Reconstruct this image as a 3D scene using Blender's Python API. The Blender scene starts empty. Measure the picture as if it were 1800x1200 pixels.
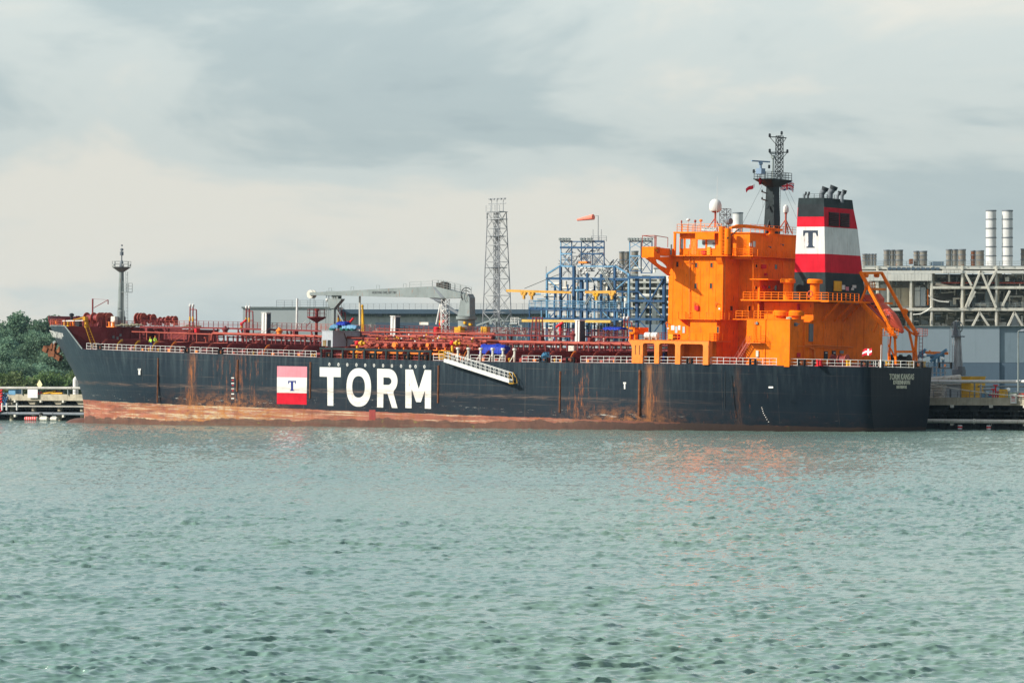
import bpy, bmesh, math, random
import numpy as np
from mathutils import Vector, Matrix
from mathutils.geometry import tessellate_polygon
random.seed(7); np.random.seed(7)
R = math.radians
C = bpy.context.scene
COL = C.collection
# ---------------- camera ----------------
cam = bpy.data.cameras.new('camera'); camo = bpy.data.objects.new('camera', cam); COL.objects.link(camo)
CH = 8.0
camo.location = (0, 0, CH); camo.rotation_euler = (R(90), 0, 0)
cam.sensor_width = 36; cam.lens = 118.22; cam.shift_y = 67/1800
cam.clip_start = 1; cam.clip_end = 20000
C.camera = camo
FPX = 5911.0
# ---------------- world ----------------
SUN_EL = 32
SX, SY = -0.955, -0.296
wd = bpy.data.worlds.new('World'); C.world = wd; wd.use_nodes = True
nt = wd.node_tree; nt.nodes.clear()
def N(nt, t, **k):
    n = nt.nodes.new(t)
    for a, b in k.items():
        if a.startswith('i_'):
            key = a[2:]
            key = int(key) if key.isdigit() else key.replace('_', ' ')
            n.inputs[key].default_value = b
        else: setattr(n, a, b)
    return n
def ramp(nt, stops, fac=None, interp='LINEAR'):
    r = nt.nodes.new('ShaderNodeValToRGB'); cr = r.color_ramp; cr.interpolation = interp
    while len(cr.elements) < len(stops): cr.elements.new(0.5)
    for e, (p, c) in zip(cr.elements, stops):
        e.position = p; e.color = (c, c, c, 1) if not hasattr(c, '__len__') else (*c, 1)
    if fac is not None: nt.links.new(fac, r.inputs[0])
    return r
out = N(nt, 'ShaderNodeOutputWorld'); bg = N(nt, 'ShaderNodeBackground')
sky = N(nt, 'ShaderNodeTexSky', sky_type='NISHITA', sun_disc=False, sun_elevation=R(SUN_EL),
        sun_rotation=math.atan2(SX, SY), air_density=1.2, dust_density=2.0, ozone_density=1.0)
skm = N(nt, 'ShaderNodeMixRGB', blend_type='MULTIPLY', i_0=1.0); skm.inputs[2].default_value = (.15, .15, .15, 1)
nt.links.new(sky.outputs[0], skm.inputs[1])
tc = N(nt, 'ShaderNodeTexCoord')
mp = N(nt, 'ShaderNodeMapping'); mp.inputs['Scale'].default_value = (7.5, 7.5, 23); mp.inputs['Location'].default_value = (3.2, 0, 3.1)
nt.links.new(tc.outputs['Generated'], mp.inputs[0])
n1 = N(nt, 'ShaderNodeTexNoise', i_Scale=1.0, i_Detail=5.0, i_Roughness=.57, i_Distortion=.35); nt.links.new(mp.outputs[0], n1.inputs['Vector'])
sepw = N(nt, 'ShaderNodeSeparateXYZ'); nt.links.new(tc.outputs['Generated'], sepw.inputs[0])
# elevation: clouds thicken and darken with height above the horizon
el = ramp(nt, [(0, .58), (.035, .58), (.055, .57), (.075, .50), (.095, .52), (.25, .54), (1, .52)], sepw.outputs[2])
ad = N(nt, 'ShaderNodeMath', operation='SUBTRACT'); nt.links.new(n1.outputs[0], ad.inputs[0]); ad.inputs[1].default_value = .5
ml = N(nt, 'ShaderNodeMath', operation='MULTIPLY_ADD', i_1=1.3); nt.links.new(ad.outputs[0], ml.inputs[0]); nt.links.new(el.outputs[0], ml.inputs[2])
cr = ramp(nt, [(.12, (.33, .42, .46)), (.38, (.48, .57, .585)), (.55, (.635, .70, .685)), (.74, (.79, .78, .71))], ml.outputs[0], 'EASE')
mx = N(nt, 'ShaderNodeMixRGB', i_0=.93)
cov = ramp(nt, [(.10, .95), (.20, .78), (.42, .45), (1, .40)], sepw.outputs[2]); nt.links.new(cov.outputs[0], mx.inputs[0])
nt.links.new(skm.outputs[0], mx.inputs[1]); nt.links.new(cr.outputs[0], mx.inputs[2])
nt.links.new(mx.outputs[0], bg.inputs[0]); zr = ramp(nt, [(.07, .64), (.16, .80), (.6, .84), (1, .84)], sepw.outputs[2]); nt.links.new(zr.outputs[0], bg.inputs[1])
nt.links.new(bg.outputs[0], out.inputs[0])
sl = bpy.data.lights.new('sun', 'SUN'); sl.energy = 4.8; sl.angle = R(.5); sl.color = (1, .95, .86)
so = bpy.data.objects.new('sun', sl); COL.objects.link(so)
sd = Vector((SX*math.cos(R(SUN_EL)), SY*math.cos(R(SUN_EL)), math.sin(R(SUN_EL))))
so.rotation_euler = sd.to_track_quat('Z', 'Y').to_euler(); so.location = (-200, -50, 300)
C.view_settings.view_transform = 'Standard'; C.view_settings.look = 'None'
C.view_settings.exposure = 0.6; C.view_settings.gamma = 1.0
C.render.engine = 'CYCLES'; C.cycles.max_bounces = 6; C.cycles.use_denoising = True
C.cycles.volume_bounces = 0; C.cycles.diffuse_bounces = 3
# ---------------- frames ----------------
MW = Matrix.Identity(4)
MS = Matrix.Translation((60.6, 523, 9.9)) @ Matrix.Rotation(R(144), 4, 'Z') @ Matrix.Rotation(R(-1.29), 4, 'Y')
MJ = Matrix.Translation((60.6, 523, 0)) @ Matrix.Rotation(R(144), 4, 'Z')
MSI, MJI = MS.inverted(), MJ.inverted()
def meas(MI, px, py, ax, val):
    o = MI @ Vector((0, 0, CH)); d = MI.to_3x3() @ Vector(((px-900)/FPX, 1, (667-py)/FPX))
    return o + d*((val-o[ax])/d[ax])
def S(px, py, p=None, u=None): return meas(MSI, px, py, 1, p) if p is not None else meas(MSI, px, py, 0, u)
def J(px, py, p): return meas(MJI, px, py, 1, p)
def W(px, py, Y): return Vector(((px-900)/FPX*Y, Y, CH+(667-py)/FPX*Y))
# ---------------- mesh builder ----------------
class MB:
    def __init__(s): s.v = []; s.f = []; s.m = []; s.mi = 0; s.sm = []
    def add(s, vs, fs, smooth=False):
        b = len(s.v); s.v += [tuple(v) for v in vs]
        for f in fs: s.f.append(tuple(b+i for i in f)); s.m.append(s.mi); s.sm.append(smooth)
        return s
    def hexa(s, c):
        return s.add(c, [(0, 3, 2, 1), (4, 5, 6, 7), (0, 1, 5, 4), (1, 2, 6, 5), (2, 3, 7, 6), (3, 0, 4, 7)])
    def box(s, a, b):
        x0, x1 = sorted((a[0], b[0])); y0, y1 = sorted((a[1], b[1])); z0, z1 = sorted((a[2], b[2]))
        return s.hexa([(x0, y0, z0), (x1, y0, z0), (x1, y1, z0), (x0, y1, z0), (x0, y0, z1), (x1, y0, z1), (x1, y1, z1), (x0, y1, z1)])
    def cbox(s, c, d): return s.box([c[i]-d[i]/2 for i in range(3)], [c[i]+d[i]/2 for i in range(3)])
    def tube(s, a, b, r, n=6, r2=None, cap=True):
        a, b = Vector(a), Vector(b); d = b-a
        if d.length < 1e-6: return s
        r2 = r if r2 is None else r2
        q = d.to_track_quat('Z', 'Y'); vs = []
        for c, rr in ((a, r), (b, r2)):
            for i in range(n):
                t = 2*math.pi*(i+.5)/n; vs.append(c + q @ Vector((rr*math.cos(t), rr*math.sin(t), 0)))
        fs = [(i, (i+1) % n, n+(i+1) % n, n+i) for i in range(n)]
        s.add(vs, fs, n > 5)
        if cap: s.add(vs, [tuple(range(n-1, -1, -1)), tuple(range(n, 2*n))])
        return s
    def path(s, pts, r, n=6):
        for a, b in zip(pts, pts[1:]): s.tube(a, b, r, n)
        return s
    def bar(s, a, b, w, h=None, up=(0, 0, 1)):
        a, b = Vector(a), Vector(b); h = h or w; d = (b-a)
        if d.length < 1e-6: return s
        d = d.normalized(); upv = Vector(up)
        if abs(d.dot(upv)) > .98: upv = Vector((1, 0, 0))
        x = d.cross(upv).normalized()*w/2; y = x.cross(d).normalized()*h/2
        return s.hexa([a-x-y, a+x-y, a+x+y, a-x+y, b-x-y, b+x-y, b+x+y, b-x+y])
    def lathe(s, c, prof, n=16, axis=(0, 0, 1), smooth=True, share=False):
        q = Vector(axis).to_track_quat('Z', 'Y'); c = Vector(c); vs = []; fs = []
        for r, z in prof:
            for i in range(n):
                t = 2*math.pi*i/n; vs.append(c + q @ Vector((r*math.cos(t), r*math.sin(t), z)))
        for k in range(len(prof)-1):
            for i in range(n): fs.append((k*n+i, k*n+(i+1) % n, (k+1)*n+(i+1) % n, (k+1)*n+i))
        if share: s.add(vs, fs, smooth)
        else:
            for k in range(len(prof)-1): s.add(vs[k*n:(k+2)*n], [(i, (i+1) % n, n+(i+1) % n, n+i) for i in range(n)], smooth)
        s.add(vs, [tuple(range(n-1, -1, -1)), tuple((len(prof)-1)*n+i for i in range(n))])
        return s
    def ell(s, c, r, n=12, q=None):
        q = q or Matrix.Identity(3); c = Vector(c); vs = []; fs = []; m = n//2
        for j in range(m+1):
            ph = math.pi*j/m
            for i in range(n):
                t = 2*math.pi*i/n
                vs.append(c + q @ Vector((r[0]*math.sin(ph)*math.cos(t), r[1]*math.sin(ph)*math.sin(t), r[2]*math.cos(ph))))
        for j in range(m):
            for i in range(n): fs.append((j*n+i, (j+1)*n+i, (j+1)*n+(i+1) % n, j*n+(i+1) % n))
        return s.add(vs, fs, True)
    def prism(s, loops, off):
        """loops of 3-D points (outer, holes) in one plane, extruded by off"""
        off = Vector(off); loops = [[Vector(p) for p in l] for l in loops]
        flat = [p for l in loops for p in l]; n = len(flat)
        tris = tessellate_polygon(loops)
        fs = [tuple(t) for t in tris] + [tuple(i+n for i in reversed(t)) for t in tris]
        k = 0
        for l in loops:
            m = len(l)
            for i in range(m): fs.append((k+i, k+(i+1) % m, n+k+(i+1) % m, n+k+i))
            k += m
        return s.add(flat+[p+off for p in flat], fs)
    def rail(s, pts, h=1.1, n=3, sp=1.5, r=.035, rp=None):
        rp = rp or r*1.15
        pts = [Vector(p) for p in pts]; Z = Vector((0, 0, 1))
        for k in range(n): s.path([p+Z*h*(k+1)/n for p in pts], r, 4)
        for a, b in zip(pts, pts[1:]):
            m = max(1, round((b-a).length/sp))
            for i in range(m+1):
                p = a.lerp(b, i/m); s.tube(p, p+Z*h, rp, 4)
        return s
    def ladder(s, a, b, w=.45, step=.35, r=.03, side=(1, 0, 0)):
        a, b = Vector(a), Vector(b); d = Vector(side).normalized()*w/2
        s.tube(a-d, b-d, r, 4); s.tube(a+d, b+d, r, 4)
        n = max(2, int((b-a).length/step))
        for i in range(1, n):
            p = a.lerp(b, i/n); s.tube(p-d, p+d, r*.8, 4)
        return s
    def lattice(s, a, b, w0, w1, nseg, r=.08, rb=.05, sq=4):
        """square lattice mast from a (bottom) to b (top)"""
        a, b = Vector(a), Vector(b); ring = []
        for k in range(nseg+1):
            t = k/nseg; c = a.lerp(b, t); w = (w0+(w1-w0)*t)/2
            ring.append([c+Vector((x*w, y*w, 0)) for x, y in ((-1, -1), (1, -1), (1, 1), (-1, 1))])
        for k in range(nseg):
            for i in range(4):
                j = (i+1) % 4
                s.tube(ring[k][i], ring[k+1][i], r, 4, cap=False)
                s.tube(ring[k+1][i], ring[k+1][j], rb, 4, cap=False)
                s.tube(ring[k][i], ring[k+1][j], rb, 3, cap=False); s.tube(ring[k][j], ring[k+1][i], rb, 3, cap=False)
        return s
LOC = {}
def mesh_obj(name, mb, mats, origin=(0, 0, 0)):
    me = bpy.data.meshes.new(name); o = Vector(origin)
    me.from_pydata([(v[0]-o.x, v[1]-o.y, v[2]-o.z) for v in mb.v], [], mb.f)
    mats = mats if isinstance(mats, (list, tuple)) else [mats]
    for m in mats: me.materials.append(m)
    me.polygons.foreach_set('material_index', mb.m); me.polygons.foreach_set('use_smooth', mb.sm)
    me.update()
    ob = bpy.data.objects.new(name, me); COL.objects.link(ob)
    return ob
def recalc(ob):
    bm = bmesh.new(); bm.from_mesh(ob.data); bmesh.ops.recalc_face_normals(bm, faces=bm.faces); bm.to_mesh(ob.data); bm.free()
def tag(o, label, cat, group=None, kind=None):
    if label: o['label'] = label
    if cat: o['category'] = cat
    if group: o['group'] = group
    if kind: o['kind'] = kind
    return o
class Thing:
    """an Empty at the thing's base with its parts; geometry is given in the coordinates of its frame"""
    def __init__(s, name, label, cat, M=MW, base=(0, 0, 0), group=None):
        s.base = Vector(base); s.M = M
        s.o = bpy.data.objects.new(name, None); COL.objects.link(s.o); s.o.empty_display_size = .5
        s.o.matrix_world = M @ Matrix.Translation(s.base); tag(s.o, label, cat, group)
        LOC[s.o.name] = s.base
    def part(s, name, mb, mats, parent=None, label=None, stuff=False):
        ob = mesh_obj(name, mb, mats, s.base); ob.parent = parent or s.o
        if label: ob['label'] = label
        if stuff: ob['kind'] = 'stuff'
        return ob
    def text(s, name, body, size, M, mat, parent=None, extrude=.01, font_scale=(1, 1), bold=0):
        cu = bpy.data.curves.new(name, 'FONT'); cu.body = body; cu.size = size; cu.offset = bold; cu.extrude = extrude; cu.align_x = 'CENTER'; cu.align_y = 'CENTER'
        tmp = bpy.data.objects.new(name, cu); COL.objects.link(tmp)
        me = bpy.data.meshes.new_from_object(tmp.evaluated_get(bpy.context.evaluated_depsgraph_get())); bpy.data.objects.remove(tmp)
        me.materials.clear(); me.materials.append(mat); ob = bpy.data.objects.new(name, me); COL.objects.link(ob); ob.parent = parent or s.o
        ob.matrix_local = Matrix.Translation(-s.base) @ M @ Matrix.Diagonal((font_scale[0], font_scale[1], 1, 1))
        return ob
def single(name, mb, mats, label, cat, M=MW, base=None, group=None, kind=None):
    """a thing that is one mesh"""
    if base is None: base = (0, 0, 0)
    ob = mesh_obj(name, mb, mats, base); ob.matrix_world = M @ Matrix.Translation(Vector(base)); tag(ob, label, cat, group, kind)
    return ob
def copy_thing(root, M, label=None):
    r = root.copy(); COL.objects.link(r); r.matrix_world = M
    if label: r['label'] = label
    for ch in list(root.children):
        c = ch.copy(); COL.objects.link(c); c.parent = r
        for g in ch.children:
            d = g.copy(); COL.objects.link(d); d.parent = c
    return r
# ---------------- materials ----------------
def mat_base(name, rough=.5, metal=0, spec=.5):
    m = bpy.data.materials.new(name); m.use_nodes = True; nt = m.node_tree
    b = nt.nodes['Principled BSDF']; b.inputs['Roughness'].default_value = rough; b.inputs['Metallic'].default_value = metal
    b.inputs['Specular IOR Level'].default_value = spec
    return m, nt, b
def coords(nt, scale=(1, 1, 1), world=False):
    g = N(nt, 'ShaderNodeNewGeometry') if world else N(nt, 'ShaderNodeTexCoord')
    mp = N(nt, 'ShaderNodeMapping'); mp.inputs['Scale'].default_value = scale
    nt.links.new(g.outputs['Position' if world else 'Object'], mp.inputs[0])
    return mp.outputs[0]
def noise(nt, vec, sc=1, det=4, ro=.55, dist=0):
    n = N(nt, 'ShaderNodeTexNoise', i_Scale=sc, i_Detail=det, i_Roughness=ro, i_Distortion=dist); nt.links.new(vec, n.inputs['Vector']); return n.outputs[0]
def mix(nt, fac, a, b, mode='MIX'):
    m = N(nt, 'ShaderNodeMixRGB', blend_type=mode)
    for i, x in enumerate((fac, a, b)):
        if isinstance(x, (int, float)): m.inputs[i].default_value = x if i == 0 else (x, x, x, 1)
        elif isinstance(x, tuple): m.inputs[i].default_value = (*x, 1)
        else: nt.links.new(x, m.inputs[i])
    return m.outputs[0]
def math_(nt, op, a, b=0, c=0):
    m = N(nt, 'ShaderNodeMath', operation=op)
    for i, x in enumerate((a, b, c)):
        if isinstance(x, (int, float)): m.inputs[i].default_value = x
        else: nt.links.new(x, m.inputs[i])
    return m.outputs[0]
MATS = {}
def paint(name, col, rough=.45, var=.22, rust=0.0, streak=.35, sc=.5, metal=0, rustcol=(.22, .07, .02), bump=0, spec=.10):
    """weathered paint: cloudy fading, vertical run-off streaks, rust spots"""
    if name in MATS: return MATS[name]
    m, nt, b = mat_base(name, rough, metal, spec)
    col = tuple(c*.86 if max(col) < .7 else c for c in col)
    v = coords(nt, (1, 1, 1), True)
    n1 = noise(nt, v, sc, 5, .6)
    vs = coords(nt, (2.6, 2.6, .22), True); n2 = noise(nt, vs, 1.0, 4, .6)
    lo = tuple(c*(1-var) for c in col); hi = tuple(min(1, c*(1+var*.6)+.004) for c in col)
    c1 = mix(nt, ramp(nt, [(.3, 0), (.7, 1)], n1).outputs[0], lo, hi)
    dirt = tuple(c*.6+.012*max(col) for c in col)
    c2 = mix(nt, math_(nt, 'MULTIPLY', ramp(nt, [(.5, 0), (.75, 1)], n2).outputs[0], streak), c1, dirt)
    if rust > 0:
        n3 = noise(nt, coords(nt, (3.2, 3.2, .6), True), 1.1, 6, .7)
        c2 = mix(nt, math_(nt, 'MULTIPLY', ramp(nt, [(.62-rust*.2, 0), (.70-rust*.1, 1)], n3).outputs[0], .85), c2, rustcol)
    nt.links.new(c2, b.inputs['Base Color'])
    if bump:
        bp = N(nt, 'ShaderNodeBump', i_Strength=.6, i_Distance=.06); nt.links.new(noise(nt, coords(nt, (.7, .7, .7), True), 1, 2), bp.inputs['Height']); nt.links.new(bp.outputs[0], b.inputs['Normal'])
    MATS[name] = m; return m
# ---------------- paints ----------------
ORANGE = paint('orange_paint', (.80, .160, .003), .5, .17, rust=.17, streak=.5, bump=1, spec=.03)
ORANGE2 = paint('faded_orange_paint', (.72, .20, .032), .55, .14, rust=.22, streak=.35)
MAROON = paint('maroon_paint', (.20, .035, .036), .55, .3, rust=.1)
SALMON = paint('faded_red_paint', (.37, .078, .052), .55, .25, rust=.16)
RED = paint('bright_red_paint', (.62, .02, .03), .5, .15)
FUNRED = paint('funnel_red', (.56, .012, .028), .5, .20, streak=.55, spec=.03)
WHITE = paint('white_paint', (.64, .64, .61), .5, .10, rust=.08, streak=.25)
DIRTYW = paint('dirty_white_paint', (.62, .60, .52), .6, .2, rust=.32, streak=.5)
def letter_mat():
    m, nt, b = mat_base('hull_letter_white', .6, 0, .3); tco = N(nt, 'ShaderNodeTexCoord').outputs['Object']; sp = N(nt, 'ShaderNodeSeparateXYZ'); nt.links.new(tco, sp.inputs[0])
    def nz(scale, off=0):
        mp = N(nt, 'ShaderNodeMapping'); mp.inputs['Scale'].default_value = scale; mp.inputs['Location'].default_value = (off, off, off); nt.links.new(tco, mp.inputs[0]); return noise(nt, mp.outputs[0], 1, 6, .72)
    c = mix(nt, ramp(nt, [(.3, 0), (.7, 1)], nz((.3, .3, .3))).outputs[0], (.50, .495, .46), (.60, .595, .56))
    bnd = N(nt, 'ShaderNodeMapRange'); nt.links.new(math_(nt, 'ABSOLUTE', math_(nt, 'SUBTRACT', sp.outputs[2], -6.2)), bnd.inputs[0]); bnd.inputs[1].default_value = .9; bnd.inputs[2].default_value = .1
    c = mix(nt, math_(nt, 'MULTIPLY', bnd.outputs[0], ramp(nt, [(.42, 0), (.6, .75)], nz((.3, .3, 6), 9)).outputs[0]), c, (.25, .19, .14))
    low = N(nt, 'ShaderNodeMapRange'); nt.links.new(sp.outputs[2], low.inputs[0]); low.inputs[1].default_value = -4.5; low.inputs[2].default_value = -8.5
    c = mix(nt, math_(nt, 'MULTIPLY', low.outputs[0], ramp(nt, [(.5, 0), (.66, .8)], nz((.5, .5, 3.2), 4)).outputs[0]), c, (.30, .26, .21))
    c = mix(nt, ramp(nt, [(.63, 0), (.72, .9)], nz((1.5, 1.5, .4), 14)).outputs[0], c, (.36, .15, .05))
    nt.links.new(c, b.inputs['Base Color']); MATS['hull_letter_white'] = m; return m
LETTERW = letter_mat()
GREYP = paint('light_grey_paint', (.215, .25, .245), .5, .18, rust=.10)
MIDG = paint('mid_grey_paint', (.16, .18, .20), .55, .2)
BLACKP = paint('black_paint', (.022, .028, .032), .45, .3)
GREENBLK = paint('dark_green_black', (.020, .031, .034), .5, .4, streak=.6)
YELLOW = paint('yellow_paint', (.62, .34, .02), .5, .2, rust=.1)
BLUEP = paint('blue_steel_paint', (.028, .080, .165), .5, .25, rust=.05)
LBLUE = paint('light_blue_paint', (.12, .27, .41), .5, .25, rust=.05)
BEIGE = paint('beige_steel', (.62, .60, .51), .65, .25, rust=.18)
BEIGEP = paint('beige_panel', (.66, .65, .58), .7, .12, streak=.4)
CONC = paint('concrete', (.40, .36, .27), .85, .3, sc=.8, streak=.6)
DARKC = paint('dark_timber_and_shade', (.03, .035, .033), .8, .4)  # dark timber; on the added jetty wall it stands for under-deck shade
RUST = paint('rusty_steel', (.17, .065, .03), .8, .5, sc=1.5)
FUNWHITE = paint('funnel_white', (.62, .62, .60), .5, .12, rust=.04, streak=.6)
PIPEG = paint('dull_pipe_paint', (.40, .39, .35), .6, .2, rust=.15)
PINKP = paint('pink_paint', (.62, .23, .27), .55, .1, streak=.3)
NAVY = paint('navy_paint', (.02, .03, .16), .5, .1)
BLUETARP = paint('blue_tarpaulin', (.012, .035, .33), .5, .2)
ROPEM = paint('blue_rope', (.04, .14, .24), .8, .4, sc=4)
GREENROPE = paint('tan_rope', (.22, .21, .15), .9, .4, sc=4)
LIFEB = paint('lifeboat_orange', (.62, .09, .045), .45, .12, rust=.05)
TANKW = paint('pale_tank', (.42, .46, .46), .7, .06, sc=.08, streak=.2)
WALLG = paint('grey_green_wall', (.44, .47, .44), .8, .1, sc=.1, streak=.3)
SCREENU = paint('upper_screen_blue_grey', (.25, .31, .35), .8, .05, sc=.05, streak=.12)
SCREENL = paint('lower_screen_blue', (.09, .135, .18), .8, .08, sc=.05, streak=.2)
STEELM = paint('galvanised_steel', (.36, .38, .39), .5, .25)
STACKM = paint('weathered_stack', (.20, .19, .16), .7, .35, rust=.3, sc=.5, streak=.7)
STACKW = paint('pale_stack', (.56, .56, .54), .6, .14, sc=.4, streak=.5)
RUBBER = paint('black_rubber', (.015, .015, .016), .8, .2)
SKINM = paint('skin', (.45, .25, .17), .6, .05)
HIVIS = paint('hi_vis_yellow', (.55, .85, .10), .6, .05)
gm, nt, b = mat_base('window_glass', .08, 0, .6); b.inputs['Base Color'].default_value = (.02, .03, .035, 1); GLASS = gm
gm, nt, b = mat_base('bright_window_glass', .06, 0, .8); b.inputs['Base Color'].default_value = (.30, .42, .43, 1); GLASS2 = gm
gm, nt, b = mat_base('lamp_glass', .2, 0, .6); b.inputs['Base Color'].default_value = (.8, .82, .78, 1); LAMP = gm
# hull paint
def hull_mat():
    m, nt, b = mat_base('hull_paint', .5, 0, .14)
    tco = N(nt, 'ShaderNodeTexCoord').outputs['Object']
    sp = N(nt, 'ShaderNodeSeparateXYZ'); nt.links.new(tco, sp.inputs[0]); u, z = sp.outputs[0], sp.outputs[2]
    def nz(scale, sc=1, det=5, ro=.6, off=0, dist=0):
        mp = N(nt, 'ShaderNodeMapping'); mp.inputs['Scale'].default_value = scale; mp.inputs['Location'].default_value = (off, off, off)
        nt.links.new(tco, mp.inputs[0]); return noise(nt, mp.outputs[0], sc, det, ro, dist)
    def rmp(x, *st): return ramp(nt, list(st), x).outputs[0]
    def mr(x, a, b_, c=0, d=1):
        n = N(nt, 'ShaderNodeMapRange'); nt.links.new(x, n.inputs[0])
        for i, q in enumerate((a, b_, c, d)): n.inputs[1+i].default_value = q
        return n.outputs[0]
    def gz(c, w): # bump in u
        return math_(nt, 'EXPONENT', math_(nt, 'MULTIPLY', math_(nt, 'POWER', math_(nt, 'ABSOLUTE', math_(nt, 'DIVIDE', math_(nt, 'SUBTRACT', u, c), w)), 2), -1))
    # black topsides
    big = nz((.05, .05, .12), 1, 4)
    black = mix(nt, rmp(big, (.3, 0), (.7, 1)), (.0020, .0075, .0140), (.0050, .0145, .0235))
    plates = nz((.09, .09, .45), 1, 2, .5, 3)
    black = mix(nt, math_(nt, 'MULTIPLY', rmp(plates, (.47, 0), (.53, 1)), .25), black, (.010, .021, .030))
    seam = math_(nt, 'LESS_THAN', math_(nt, 'ABSOLUTE', math_(nt, 'SUBTRACT', math_(nt, 'FRACT', math_(nt, 'DIVIDE', u, 9.3)), .5)), .006); seamh = math_(nt, 'LESS_THAN', math_(nt, 'ABSOLUTE', math_(nt, 'SUBTRACT', math_(nt, 'FRACT', math_(nt, 'DIVIDE', z, 2.9)), .5)), .014)
    black = mix(nt, math_(nt, 'MULTIPLY', math_(nt, 'MAXIMUM', seam, seamh), math_(nt, 'MULTIPLY', rmp(nz((.2, .2, .6), 1, 4, .6, 71), (.4, 0), (.65, 1)), .45)), black, (.10, .085, .07))
    # pale salt run-offs from the deck edge
    run = nz((1.3, 1.3, .07), 1, 5, .7, 5)
    top = mr(z, -7, .2)
    black = mix(nt, math_(nt, 'MULTIPLY', math_(nt, 'MULTIPLY', rmp(run, (.46, 0), (.72, 1)), top), .42), black, (.085, .12, .125))
    # bow greyed and stern darkened: partly light on the turning sides, put into colour
    black = mix(nt, mr(u, 140, 178, 0, .55), black, (.060, .085, .100))
    black = mix(nt, mr(u, 48, 4, 0, .62), black, (.0012, .0040, .0085))
    # rubbing line with brown scrape
    rub = nz((.25, .25, 7), 1, 5, .7, 9)
    band = math_(nt, 'MULTIPLY', mr(math_(nt, 'ABSOLUTE', math_(nt, 'SUBTRACT', z, -6.1)), .5, .05), mr(u, 20, 50))
    black = mix(nt, math_(nt, 'MULTIPLY', band, rmp(rub, (.45, 0), (.62, .75))), black, (.15, .10, .075))
    # rust, concentrated round a few frames
    rn = nz((1.9, 1.9, .30), 1, 7, .8, 2)
    grp = math_(nt, 'ADD', math_(nt, 'ADD', gz(132.5, 1.6), math_(nt, 'MULTIPLY', gz(122, 6), .75)), math_(nt, 'ADD', gz(36.4, 1.4), math_(nt, 'ADD', math_(nt, 'MULTIPLY', gz(50, 4), .7), math_(nt, 'MULTIPLY', gz(21, 1.2), .5))))
    rthr = math_(nt, 'MULTIPLY_ADD', grp, .17, rn)
    rf = rmp(rthr, (.64, 0), (.80, .85))
    black = mix(nt, math_(nt, 'MULTIPLY', rf, mr(z, .5, -3.5, .15, 1)), black, (.30, .095, .025))
    # broad soft rust washes, and rust bleeding up from the waterline
    wash = math_(nt, 'ADD', math_(nt, 'ADD', math_(nt, 'MULTIPLY', gz(36.4, .6), .9), math_(nt, 'MULTIPLY', gz(34.6, 1.2), .25)), math_(nt, 'ADD', math_(nt, 'MULTIPLY', gz(132.3, .8), .45), math_(nt, 'MULTIPLY', gz(20.5, .5), .2)))
    wn = nz((3.6, 3.6, .30), 1, 7, .8, 77)
    black = mix(nt, math_(nt, 'MULTIPLY', math_(nt, 'MULTIPLY', wash, rmp(wn, (.40, .05), (.60, .85))), mr(z, .2, -1.0)), black, (.27, .105, .03))
    bl = math_(nt, 'MULTIPLY', mr(z, -6.3, -9.4), math_(nt, 'ADD', math_(nt, 'ADD', gz(41, 8), gz(124, 10)), .04))
    black = mix(nt, math_(nt, 'MULTIPLY', bl, rmp(nz((.7, .7, 1.1), 1, 7, .8, 83), (.42, 0), (.60, .95))), black, (.26, .10, .035))
    # small white scuffs
    sc = nz((.35, .35, 4.5), 1, 6, .8, 17)
    sb = mr(math_(nt, 'ABSOLUTE', math_(nt, 'SUBTRACT', z, -8.3)), 2.3, .1)
    black = mix(nt, math_(nt, 'MULTIPLY', rmp(math_(nt, 'MULTIPLY_ADD', sb, .12, sc), (.73, 0), (.78, 1)), mr(u, 22, 45, .15, .9)), black, (.48, .47, .42))
    # boot topping
    bn = nz((.12, .12, .5), 1, 5)
    boot = mix(nt, rmp(bn, (.3, 0), (.7, 1)), (.20, .060, .038), (.31, .118, .078))
    hs = nz((.10, .10, 3.5), 1, 6, .75, 23)
    boot = mix(nt, math_(nt, 'MULTIPLY', rmp(math_(nt, 'MULTIPLY_ADD', gz(128, 22), .10, hs), (.54, 0), (.64, .85)), mr(u, 40, 70)), boot, (.46, .41, .27))
    bs = nz((1.1, 1.1, .16), 1, 5, .7, 31)
    boot = mix(nt, rmp(bs, (.50, 0), (.68, .75)), boot, (.24, .075, .02))
    boot = mix(nt, rmp(nz((.22, .22, 1.4), 1, 6, .75, 91), (.50, 0), (.62, .8)), boot, (.13, .05, .036))
    boot = mix(nt, math_(nt, 'MULTIPLY', math_(nt, 'MULTIPLY', rmp(nz((.5, .5, 1.2), 1, 6, .8, 97), (.45, 0), (.58, .9)), gz(126, 18)), .9), boot, (.33, .14, .035))
    boot = mix(nt, mr(u, 62, 28, 0, .85), boot, (.055, .028, .022))
    # wet, fouled band just above the water: a level line on the trimmed ship
    lev = math_(nt, 'ADD', math_(nt, 'MULTIPLY_ADD', u, .0225, 9.9), z)
    wv = nz((.16, .16, .16), 1, 4, .6, 41)
    edge = mr(math_(nt, 'SUBTRACT', lev, math_(nt, 'MULTIPLY', wv, 2.7)), -.28, -.12, 1, 0)
    fb = nz((.5, .5, .3), 1, 5, .7, 51)
    foul = mix(nt, rmp(fb, (.35, 0), (.75, 1)), (.050, .030, .024), (.12, .060, .042))
    foul = mix(nt, rmp(nz((.6, .6, .6), 1, 5, .7, 57), (.62, 0), (.72, .7)), foul, (.16, .19, .03))
    foul = mix(nt, mr(u, 62, 28, 0, .85), foul, (.018, .016, .015))
    boot = mix(nt, math_(nt, 'MULTIPLY', edge, .9), boot, foul)
    jag = math_(nt, 'MULTIPLY_ADD', nz((.4, .4, .4), 1, 5, .7, 61), .5, -9.62)
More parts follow.
